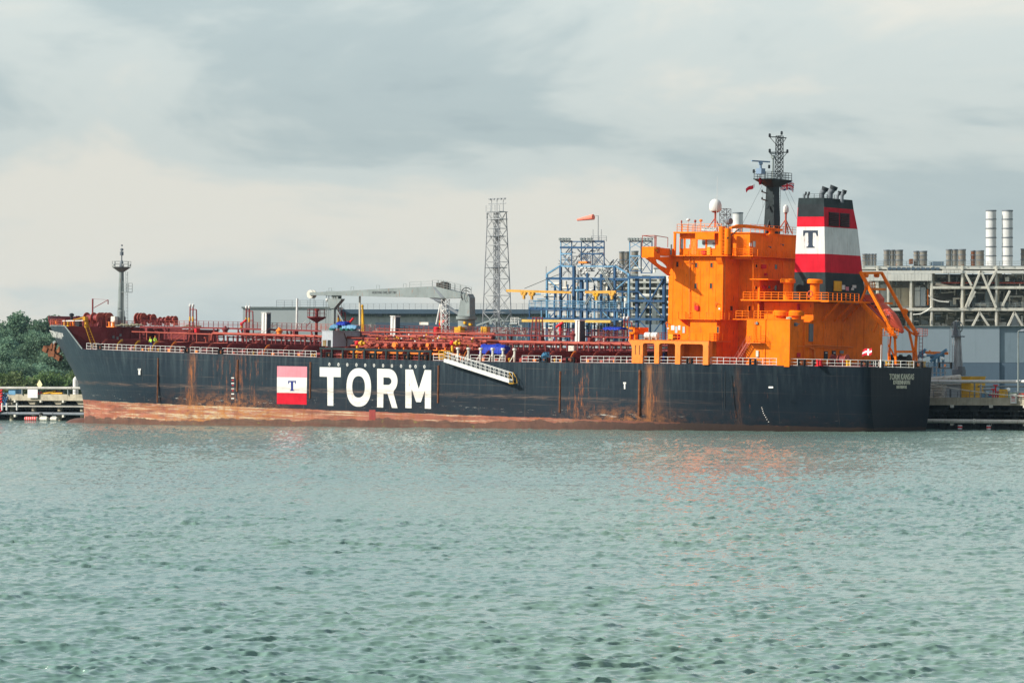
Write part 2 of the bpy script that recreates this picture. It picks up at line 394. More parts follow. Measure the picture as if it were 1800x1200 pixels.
    isb = mr(math_(nt, 'SUBTRACT', z, jag), 0, .05, 1, 0)
    col = mix(nt, isb, black, boot)
    nt.links.new(col, b.inputs['Base Color'])
    bp = N(nt, 'ShaderNodeBump', i_Strength=.5, i_Distance=.05); nt.links.new(math_(nt, 'ADD', math_(nt, 'MULTIPLY', nz((.4, .4, .4), 1, 3), 1.4), math_(nt, 'MULTIPLY', math_(nt, 'SINE', math_(nt, 'MULTIPLY', u, 6.9)), .09)), bp.inputs['Height']); nt.links.new(bp.outputs[0], b.inputs['Normal'])
    return m
HULL = hull_mat()
# ================= SHIP =================
ship = Thing('tanker_ship', 'long black and red oil tanker with an orange superstructure, moored beside the jetty', 'ship', MS)
def zd(u): return float(np.interp(u, [0, 25, 60, 80, 100, 130, 161], [0, -.05, -.45, -.55, -.5, -.3, 0]))
ZU = [-16, -14, -12, -10, -8, -6, -4, -2, 0, 1, 2, 3, 4, 5, 6]
UE = [172.23, 172.28, 172.4, 172.6, 172.76, 173.37, 174.32, 175.53, 176.61, 177.1, 177.58, 177.93, 178.23, 178.9, 179.51]
def hb(u, z):
    t = min(1, max(0, (z+10)/14)); u0 = 132+18*t; n = 1.9+.3*t; m = 1.35+.45*t
    ue = float(np.interp(z, ZU, UE))
    if u > u0: return 16.1*max(0, 1-min(1, (u-u0)/(ue-u0))**n)**(1/m)
    ws = float(np.interp(z, [-16, -12, -9, -6, 0], [5.5, 7.6, 9.2, 9.9, 10.4]))
    us = float(np.interp(z, [-16, -9, 0], [60, 46, 36]))
    if u < us:
        y = 16.1-(16.1-ws)*((us-u)/us)**2.3
        if u < .9: y -= .75*(1-(max(0, u)/.9)**.5)
        return y
    return 16.1
def ztop(u):
    if u <= 161: return zd(u)
    if u <= 165.2: return (u-161)/4.2*4.05
    return 4.05+max(0, (u-174)/5.5)*.1
def build_hull():
    # columns parametrised 0..1 from stern to stem so that each level ends on its own stem
    cols = [0, .3, .9, 2, 4, 7, 10, 14, 18, 23, 28, 34, 40, 46, 54, 64, 80, 95, 110, 125, 132, 138, 144, 149, 153, 157, 160.9, 161.1, 163, 165.2]
    fr = [0]+[math.sin(math.pi/2*k/14) for k in range(1, 15)]
    Zl = [-16, -14, -12, -11, -10, -9, -8, -6, -4, -2, 0]
    rows = []
    for k in range(len(Zl)+4):
        row = []
        for c in cols+[None]*(len(fr)-1):
            row.append(c)
        rows.append(row)
    nr = len(rows); nc = len(rows[0]); V = {}
    mb = MB()
    for side in (1, -1):
        vs = []
        for r in range(nr):
            for ci in range(nc):
                if ci < len(cols): u = cols[ci]; zt = ztop(u)
                else: u = None; zt = 4.1
                if r < len(Zl):
                    z = Zl[r] if r < len(Zl)-1 else min(0, zt) if u is not None and u <= 161 else 0
                    if r == len(Zl)-1 and u is not None: z = min(0, zt) if zt < 0 else 0
                else: z = max(0, zt)*(r-len(Zl)+1)/4 if zt > 0 else zt
                if u is None:
                    ue = float(np.interp(z, ZU, UE)); uu = 165.2+(ue-165.2)*fr[ci-len(cols)+1]
                else: uu = u
                vs.append((uu, side*hb(uu, z), z))
        fs = []
        for r in range(nr-1):
            for ci in range(nc-1):
                a, b, c, d = r*nc+ci, r*nc+ci+1, (r+1)*nc+ci+1, (r+1)*nc+ci
                p = [Vector(vs[i]) for i in (a, b, c, d)]
                if (p[3]-p[0]).length < 1e-4 and (p[2]-p[1]).length < 1e-4: continue
                fs.append((a, b, c, d) if side < 0 else (d, c, b, a))
        mb.add(vs, fs, True)
        if side == 1: P = vs
        else: Q = vs
    # transom and deck
    tv = []; 
    for r in range(len(Zl)): tv += [P[r*nc], Q[r*nc]]
    mb.add(tv, [(2*r, 2*r+1, 2*r+3, 2*r+2) for r in range(len(Zl)-1)])
    mb.mi = 1
    us = [0, .9, 4, 10, 18, 28, 40, 60, 80, 100, 125, 140, 150, 157, 161]
    dv = []
    for u in us:
        w = hb(u, 0); dv += [(u, w, zd(u)), (u, 0, zd(u)+.45), (u, -w, zd(u))]
    mb.add(dv, [(3*i+k, 3*i+k+1, 3*i+k+4, 3*i+k+3) for i in range(len(us)-1) for k in (0, 1)], True)
    us = [165.2+(178.2-165.2)*f for f in fr]
    dv = []
    for u in us:
        w = hb(u, 4)-.02 if u > 165 else hb(u, 4); dv += [(u, w, 4), (u, -w, 4)]
    mb.add(dv, [(2*i, 2*i+1, 2*i+3, 2*i+2) for i in range(len(us)-1)])
    ob = ship.part('hull', mb, [HULL, MAROON])
    return ob
hull = build_hull()
mb = MB(); mb.ell((173.5, 0, -15.2), (4.6, 2.6, 2.3), 20); bulb = ship.part('bulbous_bow', mb, HULL)
# forecastle aft bulkhead
mb = MB(); w = hb(161.6, 2)-.05; wf = hb(165.3, 4)-.06
wb = hb(165.4, 0)-.3
mb.hexa([(165.3, wb, 0), (165.6, wb, 0), (162.3, 7.6, -.2), (162, 7.6, -.2), (165.3, wf, 4.0), (165.6, wf, 4.0), (162.3, 7.6, 4.0), (162, 7.6, 4.0)])
mb.box((162, 7.6, -.3), (162.3, -w, 4.0)); mb.box((161.85, 7.6, 3.9), (162.35, -w-.2, 4.1))
mb.prism([[(165.25, wf, 3.97), (165.25, -wf, 3.97), (162.3, -w, 3.97), (162.3, 7.6, 3.97)]], (0, 0, .08))
for p in np.arange(-13, 7.5, 2.1): mb.box((161.93, p-.05, 0), (162, p+.05, 3.85))
fb = ship.part('forecastle_bulkhead', mb, MAROON)
mb = MB(); mb.box((153.2, -6, -.2), (161.3, -14.6, 3.7)); mb.box((153.0, -5.8, 3.7), (161.35, -14.9, 3.9)); ship.part('bosun_store', mb, MAROON)
for (x, y) in ((211.5, 589), (206, 594), (213, 597), (199, 592)):
    c = S(x, y, u=161.9); mb = MB(); mb.box((161.75, c.y-.2, c.z-.25), (161.95, c.y+.2, c.z+.25)); ship.part('notice', mb, GREYP, fb)
# sloping bulwark edge at the forecastle break
for sd_ in (1, -1):
    mb = MB(); mb.path([(160.8, sd_*hb(161, 0), .0), (165.2, sd_*(hb(165.2, 4)), 4.08)], .14, 6)
    mb.path([(165.2, sd_*hb(165.2, 4), 4.1), (170, sd_*hb(170, 4), 4.1), (173.5, sd_*hb(173.5, 4.05), 4.1), (176, sd_*hb(176, 4.05), 4.1)], .1, 6)
    ship.part('bulwark_rim', mb, GREYP)
# bow bulwark plate
mb = MB(); n = 22
def bow_pt(t, z, side):
    ue = float(np.interp(z, ZU, UE)); u = 174.6+(ue-174.6)*math.sin(math.pi/2*t); return (u, side*hb(u, z), z)
for side in (1, -1):
    vs = []; 
    for k in range(n+1):
        t = k/n; zt = 4.15+1.75*min(1, t*2.2)**1.0
        a = bow_pt(t, 4.05, side); b_ = bow_pt(t, zt, side)
        vs += [a, b_, (a[0]-.12, a[1]*.97, a[2]), (b_[0]-.12, b_[1]*.97, b_[2])]
    fs = []
    for k in range(n):
        i, j = 4*k, 4*k+4
        fs += [(i, j, j+1, i+1), (i+2, i+3, j+3, j+2), (i+1, j+1, j+3, i+3)]
    mb.add(vs, fs)
ship.part('bow_bulwark', mb, MAROON)
for side in (1, -1):
    mb = MB(); pts = [(u, side*(hb(u, 4.05)-.1), 4.1) for u in (165.4, 168, 170.5, 173, 174.8)]
    mb.rail(pts, 1.15, 3, 1.6, .05); ship.part('forecastle_railing', mb, SALMON)
mb = MB(); mb.rail([(165.3, wf-.2, 4.1), (162.1, 7.4, 4.1), (162.1, 6, 4.1)], 1.1, 3, 1.6, .05); ship.part('forecastle_railing', mb, SALMON); mb = MB(); mb.rail([(162.1, 4, 4.1), (162.1, -w+.3, 4.1)], 1.1, 3, 1.6, .05)
ship.part('forecastle_railing', mb, SALMON)
# foremast
fu = 164.0
mb = MB(); a = S(212, 567, p=0); fu = a.x; zt = S(212, 470, p=0).z; zc = S(212, 430, p=0).z
mb.lathe((fu, 0, 4), [(.75, 0), (.72, 3), (.62, 3.2), (.5, 8), (.4, zt-4), ], 10)
mb.box((fu-.9, -.12, 4), (fu+.9, .12, 6.2)); mb.box((fu-.12, -1.2, 4), (fu+.12, 1.2, 6))
mb.tube((fu-1.15, .4, 4), (fu-.9, .4, zt-2.5), .12, 6)
fm = ship.part('foremast', mb, GREYP)
mb = MB(); mb.lathe((fu, 0, zt-.9), [(.4, 0), (1.7, .9), (1.75, 1.0)], 10); mb.rail([(fu+1.7*math.cos(t), 1.7*math.sin(t), zt+.1) for t in np.linspace(0, 2*math.pi, 9)], 1.0, 2, 1.4, .035)
ship.part('mast_platform', mb, GREYP, fm)
mb = MB(); mb.lathe((fu, 0, zt), [(.45, 0), (.3, 1.0), (.12, 1.4), (.1, zc-zt-.6)], 8); mb.lathe((fu, 0, zc-1.1), [(.3, 0), (.3, .35)], 8); mb.lathe((fu, .0, zc-.3), [(.16, 0), (.16, .3)], 8)
mb.lathe((fu-.25, .3, zt+2.2), [(.35, 0), (.35, .7)], 8)
ship.part('mast_top', mb, MIDG, fm)
mb = MB()
for t in (.5, 2.5, 4): mb = MB(); mb.ell((fu+1.5*math.cos(t), 1.5*math.sin(t), zt+.45), (.22, .22, .22), 8); ship.part('floodlight', mb, WHITE, fm)
mb = MB(); mb.ladder((fu-1.6, 0, 4), (fu-1.3, 0, zt-.8), .5, .6, .04, (0, 1, 0)); mb.box((fu-2.3, -.5, zt-4.6), (fu-.5, .5, zt-4.5)); mb.rail([(fu-.9, .5, zt-4.5), (fu-2.3, .5, zt-4.5), (fu-2.3, -.5, zt-4.5), (fu-.9, -.5, zt-4.5)], 1.6, 3, 1.2, .035)
ship.part('ladder', mb, GREYP, fm)
# winches
def winch(c, r, L, ax=1, nm='mooring_winch'):
    c = Vector(c); A = Vector((0, 1, 0)) if ax else Vector((1, 0, 0)); B = Vector((1, 0, 0)) if ax else Vector((0, 1, 0))
    mb = MB()
    for k in (-1, -.1, 1): mb.lathe(c+A*(L/2*k)-A*.05, [(r, 0), (r, .1)], 20, A)
    fr = ship.part(nm, mb, SALMON)
    mb = MB(); mb.tube(c-A*L/2, c+A*L/2, r*.62, 16); ship.part('drum', mb, MAROON, fr)
    for k in (-1.15, 1.15):
        mb = MB(); q = c+A*(L/2*k); mb.hexa([q+B*(-r*.8)-A*.1+Vector((0, 0, -r-.3)), q+B*(r*.8)-A*.1+Vector((0, 0, -r-.3)), q+B*(r*.8)+A*.1+Vector((0, 0, -r-.3)), q-B*(r*.8)+A*.1+Vector((0, 0, -r-.3)),
                               q+B*(-r*.3)-A*.1+Vector((0, 0, .2)), q+B*(r*.3)-A*.1+Vector((0, 0, .2)), q+B*(r*.3)+A*.1+Vector((0, 0, .2)), q-B*(r*.3)+A*.1+Vector((0, 0, .2))])
        ship.part('bearing', mb, MAROON, fr)
    q = c+A*(L/2*1.35); mb = MB(); mb.cbox(q+Vector((0, 0, -r*.3)), (.9, .6, 1.2)); ship.part('gearbox', mb, MAROON, fr)
for px, py, p, r, L, ax in ((186, 561, 1.5, 1.25, 1.8, 0), (164, 559, 3.5, 1.05, 3.2, 0), (247, 559, -6, 1.0, 1.5, 0), (262, 560, -7.5, .9, 2.2, 0), (288, 563, -9.5, .65, 1.8, 0), (302, 562, -10.5, .75, 1.8, 0)):
    c = S(px, py, p=p); winch((c.x, c.y, max(c.z, 4+r*.9)), r, L, ax)
# forecastle small gear
for px, p in ((96, 5), (117, 6), (126, 4.5), (196, 7.5)):
    c = S(px, 570, p=p); mb = MB()
    for k in (-.45, .45): mb.lathe((c.x+k, c.y, 4), [(.25, 0), (.25, .8), (.33, .85), (.33, 1.0)], 10)
    mb.box((c.x-.9, c.y-.35, 4), (c.x+.9, c.y+.35, 4.15)); ship.part('bollard', mb, YELLOW if px > 100 and px < 120 else ORANGE2)
mb = MB(); c = S(126, 553, p=2); mb.lathe((c.x, c.y, 4), [(.22, 0), (.22, 1.9), (.45, 2.0), (.45, 2.3), (.2, 2.5)], 10); mb.cbox((c.x-1.5, c.y, 4.6), (1.6, .8, 1.2)); ship.part('vent_head', mb, BLACKP)
mb = MB(); c = S(137, 555, p=1); mb.lathe((c.x, c.y, 4), [(.18, 0), (.18, 1.7), (.4, 1.8), (.4, 2.0)], 10); ship.part('vent_head', mb, MAROON)
mb = MB(); a = S(110, 563, p=7); b_ = S(148, 561.5, p=7); mb.bar((a.x, 7, 5.0), (b_.x, 7, 5.2), .12, .22); ship.part('gangway_beam', mb, WHITE)
mb = MB(); c = S(163, 545, p=2.5); t = S(163, 525, p=2.5); e = S(190, 527, p=2.5); m_ = S(165, 541, p=2.5)
mb.tube((c.x, c.y, 4), t, .16, 6); mb.tube(m_, e, .07, 5); mb.tube(t, e, .03, 4); mb.tube(e, e-Vector((0, 0, .8)), .1, 5); ship.part('small_davit', mb, MAROON)
mb = MB(); c = S(201, 556, p=3); mb.cbox((c.x, c.y, 5.0), (1.0, .8, 2.0)); ship.part('control_box', mb, DIRTYW)
mb = MB(); UL = 161.5; a = S(150, 557, u=UL); a2 = S(152, 566, u=UL); b1 = S(167, 606, u=UL)
mb.cbox((UL, a.y, a.z-.3), (.6, .8, .7)); mb.cbox((UL, a2.y, a2.z-.4), (.4, .6, 1.2)); mb.tube((UL, a.y, a.z), (UL+3, a.y, a.z-.6), .12, 6)
for x0, x1 in ((149, 160), (155, 168)):
    t_, q_ = S(x0, 570, u=UL), S(x1, 606, u=UL); mb.tube((UL, t_.y, t_.z), (UL-.4, q_.y, .1), .1, 4)
for k in range(9):
    t_, q_ = S(149+11*k/8, 570+36*k/8, u=UL), S(155+13*k/8, 570+36*k/8, u=UL); mb.tube(t_, q_, .06, 4)
ship.part('yellow_ladder', mb, paint('ochre_paint', (.50, .25, .02), .6, .3, rust=.25))
for px, p in ((215, 5), (232, 2), (240, 0), (330, -8), (342, -9)):
    mb = MB(); c = S(px, 577, p=p)
    for k in range(7):
        t = k*.9; mb.ell((c.x+math.cos(t)*.9, c.y+math.sin(t)*.9, 4.25+.06*k), (.6, .3, .16), 8)
    ship.part('rope_coil', mb, GREENROPE)
# anchor (hangs from its hawse pipe)
ah = S(97, 607, p=5.6)
mb = MB(); A0 = ah+Vector((0, .6, 0))
for side in (1, -1):
    mb.tube((ah.x+.2, ah.y+.2, ah.z+.8), (ah.x+.6, ah.y+1.4, ah.z+.4), .35, 8)
an = Thing('anchor', 'rusty brown anchor hanging from the ship bow above the water', 'anchor', MS, A0)
top = S(97, 606, p=7.6); cr_ = S(94, 621, p=7.6); c1 = S(79.5, 611.5, p=7.6); c2 = S(107, 631, p=7.6)
mb = MB(); mb.bar(top, cr_, .5, .45); mb.lathe(top-Vector((.15, 0, -.1)), [(.3, 0), (.3, .3)], 10, (1, 0, 0)); an.part('shank', mb, RUST)
mb = MB(); mb.bar(c1, c2, .9, .85); mb.bar(c1, c2+(c1-c2)*.75, 1.3, 1.0); mb.bar(cr_-Vector((0, .3, .1)), cr_+Vector((0, .6, -.1)), 1.6, 1.0); an.part('crown', mb, RUST)
for tip, b_, o in ((S(91.5, 603, p=7.9), S(87, 616, p=7.7), 1), (S(113, 620, p=7.9), S(102, 627, p=7.7), 1), (S(104, 609, p=7.3), S(100, 622, p=7.6), 1)):
    mb = MB(); d = (tip-b_); sd2 = Vector((.55, .0, -.25)); th2 = Vector((0, .22, 0))
    mb.hexa([b_-sd2*1.5-th2, b_+sd2*1.5-th2, b_+sd2*1.5+th2, b_-sd2*1.5+th2, tip-sd2*.3-th2*.3, tip+sd2*.3-th2*.3, tip+sd2*.3+th2*.3, tip-sd2*.3+th2*.3]); an.part('fluke', mb, RUST)
mb = MB(); c = S(96, 604, p=5.9); mb.lathe(c, [(.5, -.3), (.55, .1), (.35, .3)], 12, (0, 1, .2)); ship.part('hawse_pipe', mb, GREYP)
# hull lettering -------------------------------------------------
HP = 16.115
def hp(px, py):
    v = S(px, py, p=HP); return Vector((v.x, HP, v.z))
def curve_ring(cx, cy, rx, ry, n=40, pw=2.3):
    o = []
    for k in range(n):
        t = 2*math.pi*k/n; c_, s_ = math.cos(t), math.sin(t)
        o.append((cx+rx*math.copysign(abs(c_)**(2/pw), c_), cy+ry*math.copysign(abs(s_)**(2/pw), s_)))
    return o
def hpoly(name, loops, mat, dp=0, parent=None):
    mb = MB(); mb.prism([[hp(*q)+Vector((0, dp, 0)) for q in l] for l in loops], (0, .012, 0)); return ship.part(name, mb, mat, parent or hull)
hpoly('hull_letter', [[(562, 645), (599, 645.6), (599, 662.6), (586.2, 662.3), (586, 713), (575.6, 712.6), (575.2, 662), (562, 661.6)]], LETTERW)
hpoly('hull_letter', [curve_ring(630.7, 680.6, 21.6, 33.8), curve_ring(630.3, 679.6, 11.2, 19)], LETTERW)
Rr = [(663, 647.8), (684, 648.3)]+[(684+14.8*math.sin(t), 669.2-20.7*math.cos(t)) for t in np.linspace(.3, math.pi*.80, 10)]+[(691.5, 690), (698.8, 717), (689, 716.6), (681.5, 692), (674, 691.8), (673.6, 716), (663, 715.6)]
hpoly('hull_letter', [Rr, [(674, 663), (682, 663.2)]+[(682+6.3*math.sin(t), 669.8-6.6*math.cos(t)) for t in np.linspace(.3, 2.9, 7)]+[(682, 676.3), (674, 676.2)]], LETTERW)
hpoly('hull_letter', [[(712.6, 649), (726, 649.4), (736.2, 683.5), (746.6, 650), (758, 650.4), (757.6, 718.2), (746.8, 717.8), (747, 686), (739.8, 706.5), (731.6, 706.2), (723.6, 683), (723.4, 717.2), (712.6, 716.8)]], LETTERW)
hpoly('flag_band', [[(487.2, 643.2), (539.8, 644.2), (539.6, 663.5), (487, 662.6)]], PINKP)
hpoly('flag_band', [[(487, 662.6), (539.6, 663.5), (539.2, 691), (486.8, 689.8)]], LETTERW)
hpoly('flag_band', [[(486.8, 689.8), (539.2, 691), (539, 711), (486.6, 709.6)]], FUNRED)
def serifT(x0, y0, x1, y1):
    X = lambda a: x0+(x1-x0)*a; Y = lambda a: y0+(y1-y0)*a
    pts = [(0, 0), (1, 0), (1, .32), (.93, .32), (.86, .14), (.66, .13), (.64, .82), (.68, .92), (.78, .94), (.78, 1), (.22, 1), (.22, .94), (.32, .92), (.36, .82), (.34, .13), (.14, .14), (.07, .32), (0, .32)]
    return [(X(a), Y(b)) for a, b in pts]
hpoly('flag_letter', [serifT(506.5, 669, 520.5, 686.8)], NAVY, .012)
for i, (px, ch) in enumerate(zip((579, 595, 610.5, 626.5, 642, 657.5, 673.5, 689, 705, 721, 730.5, 746), 'PR099456?MMO'.replace('?', '7'))):
    py = 640+(px-579)*.026
    mb = MB(); hpc = hp(px, py); r = .26
    o = [hpc+Vector((r*.85*math.cos(t), 0, r*1.1*math.sin(t))) for t in np.linspace(0, 2*math.pi, 15)[:-1]]
    q = [hpc+Vector((r*.55*math.cos(t), 0, r*.78*math.sin(t))) for t in np.linspace(0, 2*math.pi, 15)[:-1]]
    mb.prism([o, q], (0, .012, 0)); rg = ship.part('circle_mark', mb, LETTERW, hull)
    ship.text('circle_letter', ch, .42, Matrix.Translation(hpc)@Matrix.Rotation(math.pi, 4, 'Z')@Matrix.Rotation(R(90), 4, 'X'), LETTERW, hull)
TXT = paint('worn_cream_lettering', (.66, .62, .48), .6, .3)
TP = Matrix.Rotation(R(-90), 4, 'Z')@Matrix.Rotation(R(90), 4, 'X')
for s_, py, sz in (('TORM KANSAS', 662.5, 1.25), ('KØBENHAVN', 672.3, .95), ('IMO 9234642', 680.3, .62)):
    z = S(1585, py, u=-.04).z
    ship.text('stern_name' if sz > 1 else 'stern_port', s_, sz, Matrix.Translation((-.05, 0, z))@TP, TXT, hull, font_scale=(.92, 1), bold=.02, extrude=.03)
# bow name
cN = S(101, 587.5, p=9.0)
ub = 169.6
bn = Vector((ub, hb(ub, 2.4), 2.4))
tx_ = Vector((ub-2, hb(ub-2, 2.4), 2.4))-Vector((ub+1, hb(ub+1, 2.4), 2.4)); tx_.normalize()
tz_ = Vector((ub+.0, hb(ub, 3.3), 3.3))-Vector((ub, hb(ub, 1.6), 1.6)); tz_.normalize(); ny = tx_.cross(tz_).normalized()
if ny.y < 0: ny = -ny
mt = Matrix((( tx_.x, tz_.x, ny.x), (tx_.y, tz_.y, ny.y), (tx_.z, tz_.z, ny.z))).to_4x4()
ship.text('bow_name', 'TORM KANSAS', 1.5, Matrix.Translation(bn+ny*.12)@mt, WHITE, hull, font_scale=(.62, 1.2), bold=.05)
# draught marks and small marks
def mark(px, py, w, h, mat=LETTERW):
    hpoly('draught_mark', [[(px-w/2, py-h/2), (px+w/2, py-h/2), (px+w/2, py+h/2), (px-w/2, py+h/2)]], mat)
for py in (664, 673.5, 683, 692, 700): mark(409, py, 5, 1.8)
for py in (664, 673, 682): mark(409, py+4, 3, 1.2, RED)
for k, (px, py) in enumerate(((1339, 716), (1340, 719), (1341, 722.5), (1342, 726), (1344, 729.5), (1346, 733), (1348, 737), (1351, 741))): mark(px, py, 1.5, 1.1)
mark(1355, 680.5, 8, 3); mark(1098, 673, 5, 3); mark(1098, 678, 2.4, 11); mark(245, 653, 3.4, 11); mark(245, 649, 5.2, 3)
hpoly('plimsoll_panel', [[(649, 720), (660, 720.3), (660, 738), (649, 737.6)]], paint('dull_red_panel', (.26, .045, .04), .6, .3, rust=.2))
# vertical pipes on the side shell
for px, y0, y1, r in ((278, 629, 707, .14), (418, 632, 688, .2), (546, 636, 700, .17), (771, 642, 708, .17), (985, 652, 725, .16), (1125, 650, 730, .24), (1275, 652, 720, .08)):
    a, b_ = S(px, y0, p=16.12), S(px, y1, p=16.12); mb = MB(); mb.tube(a, (a.x, 16.12, b_.z), r, 8); ship.part('overflow_pipe', mb, RUST if px != 1275 else BLACKP, hull)
# ---------------- main deck ----------------
def dk(px, p, py=625): # u at a picture column for a given p, and the deck height there
    u = S(px, py, p=p).x; return u
RP = 15.75
def deckrail(px0, px1, mat=WHITE, r=.042, h=1.05, p=RP, nm='deck_railing'):
    u0, u1 = dk(px0, p), dk(px1, p); n = max(1, int(abs(u0-u1)/3)); mb = MB()
    pts = []
    for k in range(n+1):
        u = u0+(u1-u0)*k/n; pts.append((u, min(p, hb(u, 0)-.3), zd(u)+.02))
    mb.rail(pts, h, 2, 1.3, r, r*1.1)
    mb.path([Vector(q)+Vector((0, 0, .08)) for q in pts], r, 4)
    return ship.part(nm, mb, mat)
for a, b_ in ((139, 149.5), (154, 168), (171, 325), (334, 351), (353, 384), (391, 470), (470, 556), (762, 783), (827, 843), (849, 861), (869, 888), (918, 950), (969, 987), (1021, 1112), (1248, 1376), (1376, 1549), (1549, 1556)):
    deckrail(a, b_)
for a, b_ in ((1132, 1151), (1160, 1188), (1197, 1237)): deckrail(a, b_)
# black heavy rail abreast the manifold
u0, u1 = dk(565, RP), dk(757, RP); mb = MB()
n = 10
for k in range(n+1):
    u = u0+(u1-u0)*k/n; mb.box((u-.16, RP-.15, zd(u)-.1), (u+.16, RP+.15, zd(u)+1.6))
mb.bar((u0+.3, RP, zd(u0)+1.55), (u1-.3, RP, zd(u1)+1.55), .42, .34); ship.part('hose_rail', mb, GREENBLK)
deckrail(566, 756, SALMON, .045, .95, 15.3)
# fairleads and rollers in the rail
def fairlead(px, w=1.0, h=.95, roller=RUST):
    u = dk(px, RP); z = zd(u); p = min(RP, hb(u, 0)-.3); mb = MB()
    mb.box((u-w/2, p-.25, z), (u+w/2, p+.25, z+.14)); mb.box((u-w/2, p-.25, z+h-.16), (u+w/2, p+.25, z+h))
    mb.box((u-w/2, p-.25, z+.14), (u-w/2+.16, p+.25, z+h-.16)); mb.box((u+w/2-.16, p-.25, z+.14), (u+w/2, p+.25, z+h-.16))
    f = ship.part('fairlead', mb, RUBBER)
    mb = MB(); mb.lathe((u, p-.05, z+h/2), [(.2, 0), (.2, .1)], 10, (0, 1, 0)); ship.part('roller', mb, roller, f)
for px in (169.5, 329, 388, 578, 655, 715, 747, 1212): fairlead(px)
for px, w in ((1317, 1.1), (1394, 1.2), (1418, 1.3), (1488, 1.2), (1507, 1.2), (1563, 1.2), (1600, 2.2)): fairlead(px, w, 1.0, RUST)
for px in (956, 1003): fairlead(px, 1.6, .9, RUST)
# deck transverses: external girders across the deck
GY = 0
u = 155.5; k = 0
while u > 39:
    w = min(15.0, hb(u, 0)-.9); z = zd(u)
    prof = [(w, z+.02)]+[(w-1.5*(1-math.cos(t)), z+1.7*math.sin(t)) for t in np.linspace(.25, math.pi/2, 5)]+[(0, z+1.7+.45), (-w+1.4, z+1.7), (-w, z+.02)]
    mb = MB(); mb.prism([[(u, a, b_) for a, b_ in prof]], (.05, 0, 0))
    top_ = prof[0:7]+[prof[7], prof[8]]
    for (a, b_), (c, d) in zip(prof[:-1], prof[1:]):
        mb.hexa([(u-.18, a, b_-.01), (u+.22, a, b_-.01), (u+.22, a, b_+.05), (u-.18, a, b_+.05), (u-.18, c, d-.01), (u+.22, c, d-.01), (u+.22, c, d+.05), (u-.18, c, d+.05)][0:8])
    yel = k in (2, 4, 6)
    ship.part('deck_girder', mb, MAROON)
    if True:
        mb = MB()
        for (a, b_), (c, d) in zip(prof[:5], prof[1:6]): mb.bar((u, a+.03, b_+.05), (u, c+.03, d+.05), .42, .05, (1, 0, 0))
        ship.part('girder_end', mb, YELLOW if k in (1, 2, 3) else ORANGE2 if k % 5 == 4 else SALMON)
    u -= 4.3; k += 1
# low deck pipes and drip trays just inside the rail
mb = MB()
for p, z_, r in ((13.2, .45, .12), (12.6, .6, .16), (11.2, .7, .2)):
    mb.path([(uu, p, zd(uu)+z_) for uu in (152, 130, 100, 80, 60, 40)], r, 6)
ship.part('deck_pipe', mb, MAROON)
for px in range(180, 1110, 23):
    u = dk(px, 14.6); 
    if 560 < px < 840: continue
    mb = MB(); mb.cbox((u, 14.4+random.uniform(-.4, .3), zd(u)+.3), (random.uniform(.3, .8), .3, random.uniform(.3, .6))); ship.part('deck_fitting', mb, ORANGE2 if px % 2 else SALMON)
for px in (261, 278, 445, 548, 553, 600, 627, 720, 805, 895, 975, 1140):
    u = dk(px, 15); mb = MB(); mb.lathe((u, 14.9, zd(u)), [(.12, 0), (.12, .35), (.25, .4), (.25, .6), (.1, .65)], 8); ship.part('sounding_cap', mb, YELLOW)
# big cargo main, raised on stools
def pz(px, py, p): v = S(px, py, p=p); return v
mb = MB()
P4 = 5.0
pts = [pz(372, 598, P4), pz(373, 588, P4), pz(376, 585.8, P4), pz(560, 591.5, P4), pz(640, 594, P4)]; mb.path(pts, .27, 8)
for q in pts[1:3]: mb.ell(q, (.27, .27, .27), 8)
cm = ship.part('cargo_main', mb, SALMON)
mb = MB(); pts = [pz(842, 600, P4), pz(930, 601.5, P4), pz(1110, 605, P4), pz(1135, 605.5, P4)]; mb.path(pts, .29, 8); ship.part('cargo_main', mb, SALMON)
mb = MB(); mb.path([pz(232, 583, P4), pz(372, 587.5, P4)], .12, 6); ship.part('fire_main', mb, SALMON)
mb = MB(); mb.path([pz(250, 600, 9), pz(400, 603, 9)], .07, 5); mb.path([pz(330, 603, 9), pz(334, 588, 9)], .06, 5); ship.part('fire_main', mb, SALMON)
for px in list(range(258, 372, 22)):
    mb = MB(); t = pz(px, 585, P4); mb.bar((t.x, P4, 0), t, .12); ship.part('pipe_stool', mb, SALMON)
for px in list(range(388, 560, 17))+list(range(850, 1110, 19)):
    mb = MB(); t = pz(px, 590 if px < 600 else 603, P4)
    mb.bar((t.x, P4-.8, zd(t.x)), t-Vector((0, .8, 0)), .18); mb.bar((t.x, P4+.8, zd(t.x)), t+Vector((0, .8, 0)), .18); mb.bar(t-Vector((0, 1, .25)), t+Vector((0, 1, -.25)), .2); ship.part('pipe_stool', mb, MAROON)
mb = MB(); mb.path([pz(1027, 603, P4), pz(1027, 617, P4)], .2, 8); mb.lathe(pz(1027, 617, P4), [(.4, -.5), (.4, -.3)], 10); ship.part('pipe_drop', mb, SALMON)
# inner pipe bundle under the catwalk
mb = MB()
for p, z_, r in ((3, 2.0, .22), (2.2, 2.9, .14), (1.4, 3.4, .16), (-1, 3.3, .2), (-2.4, 2.2, .25), (-4, 1.4, .2)):
    mb.path([(uu, p, zd(uu)+z_) for uu in (135, 100, 80, 60, 38)], r, 6)
ship.part('pipe_bundle', mb, MAROON)
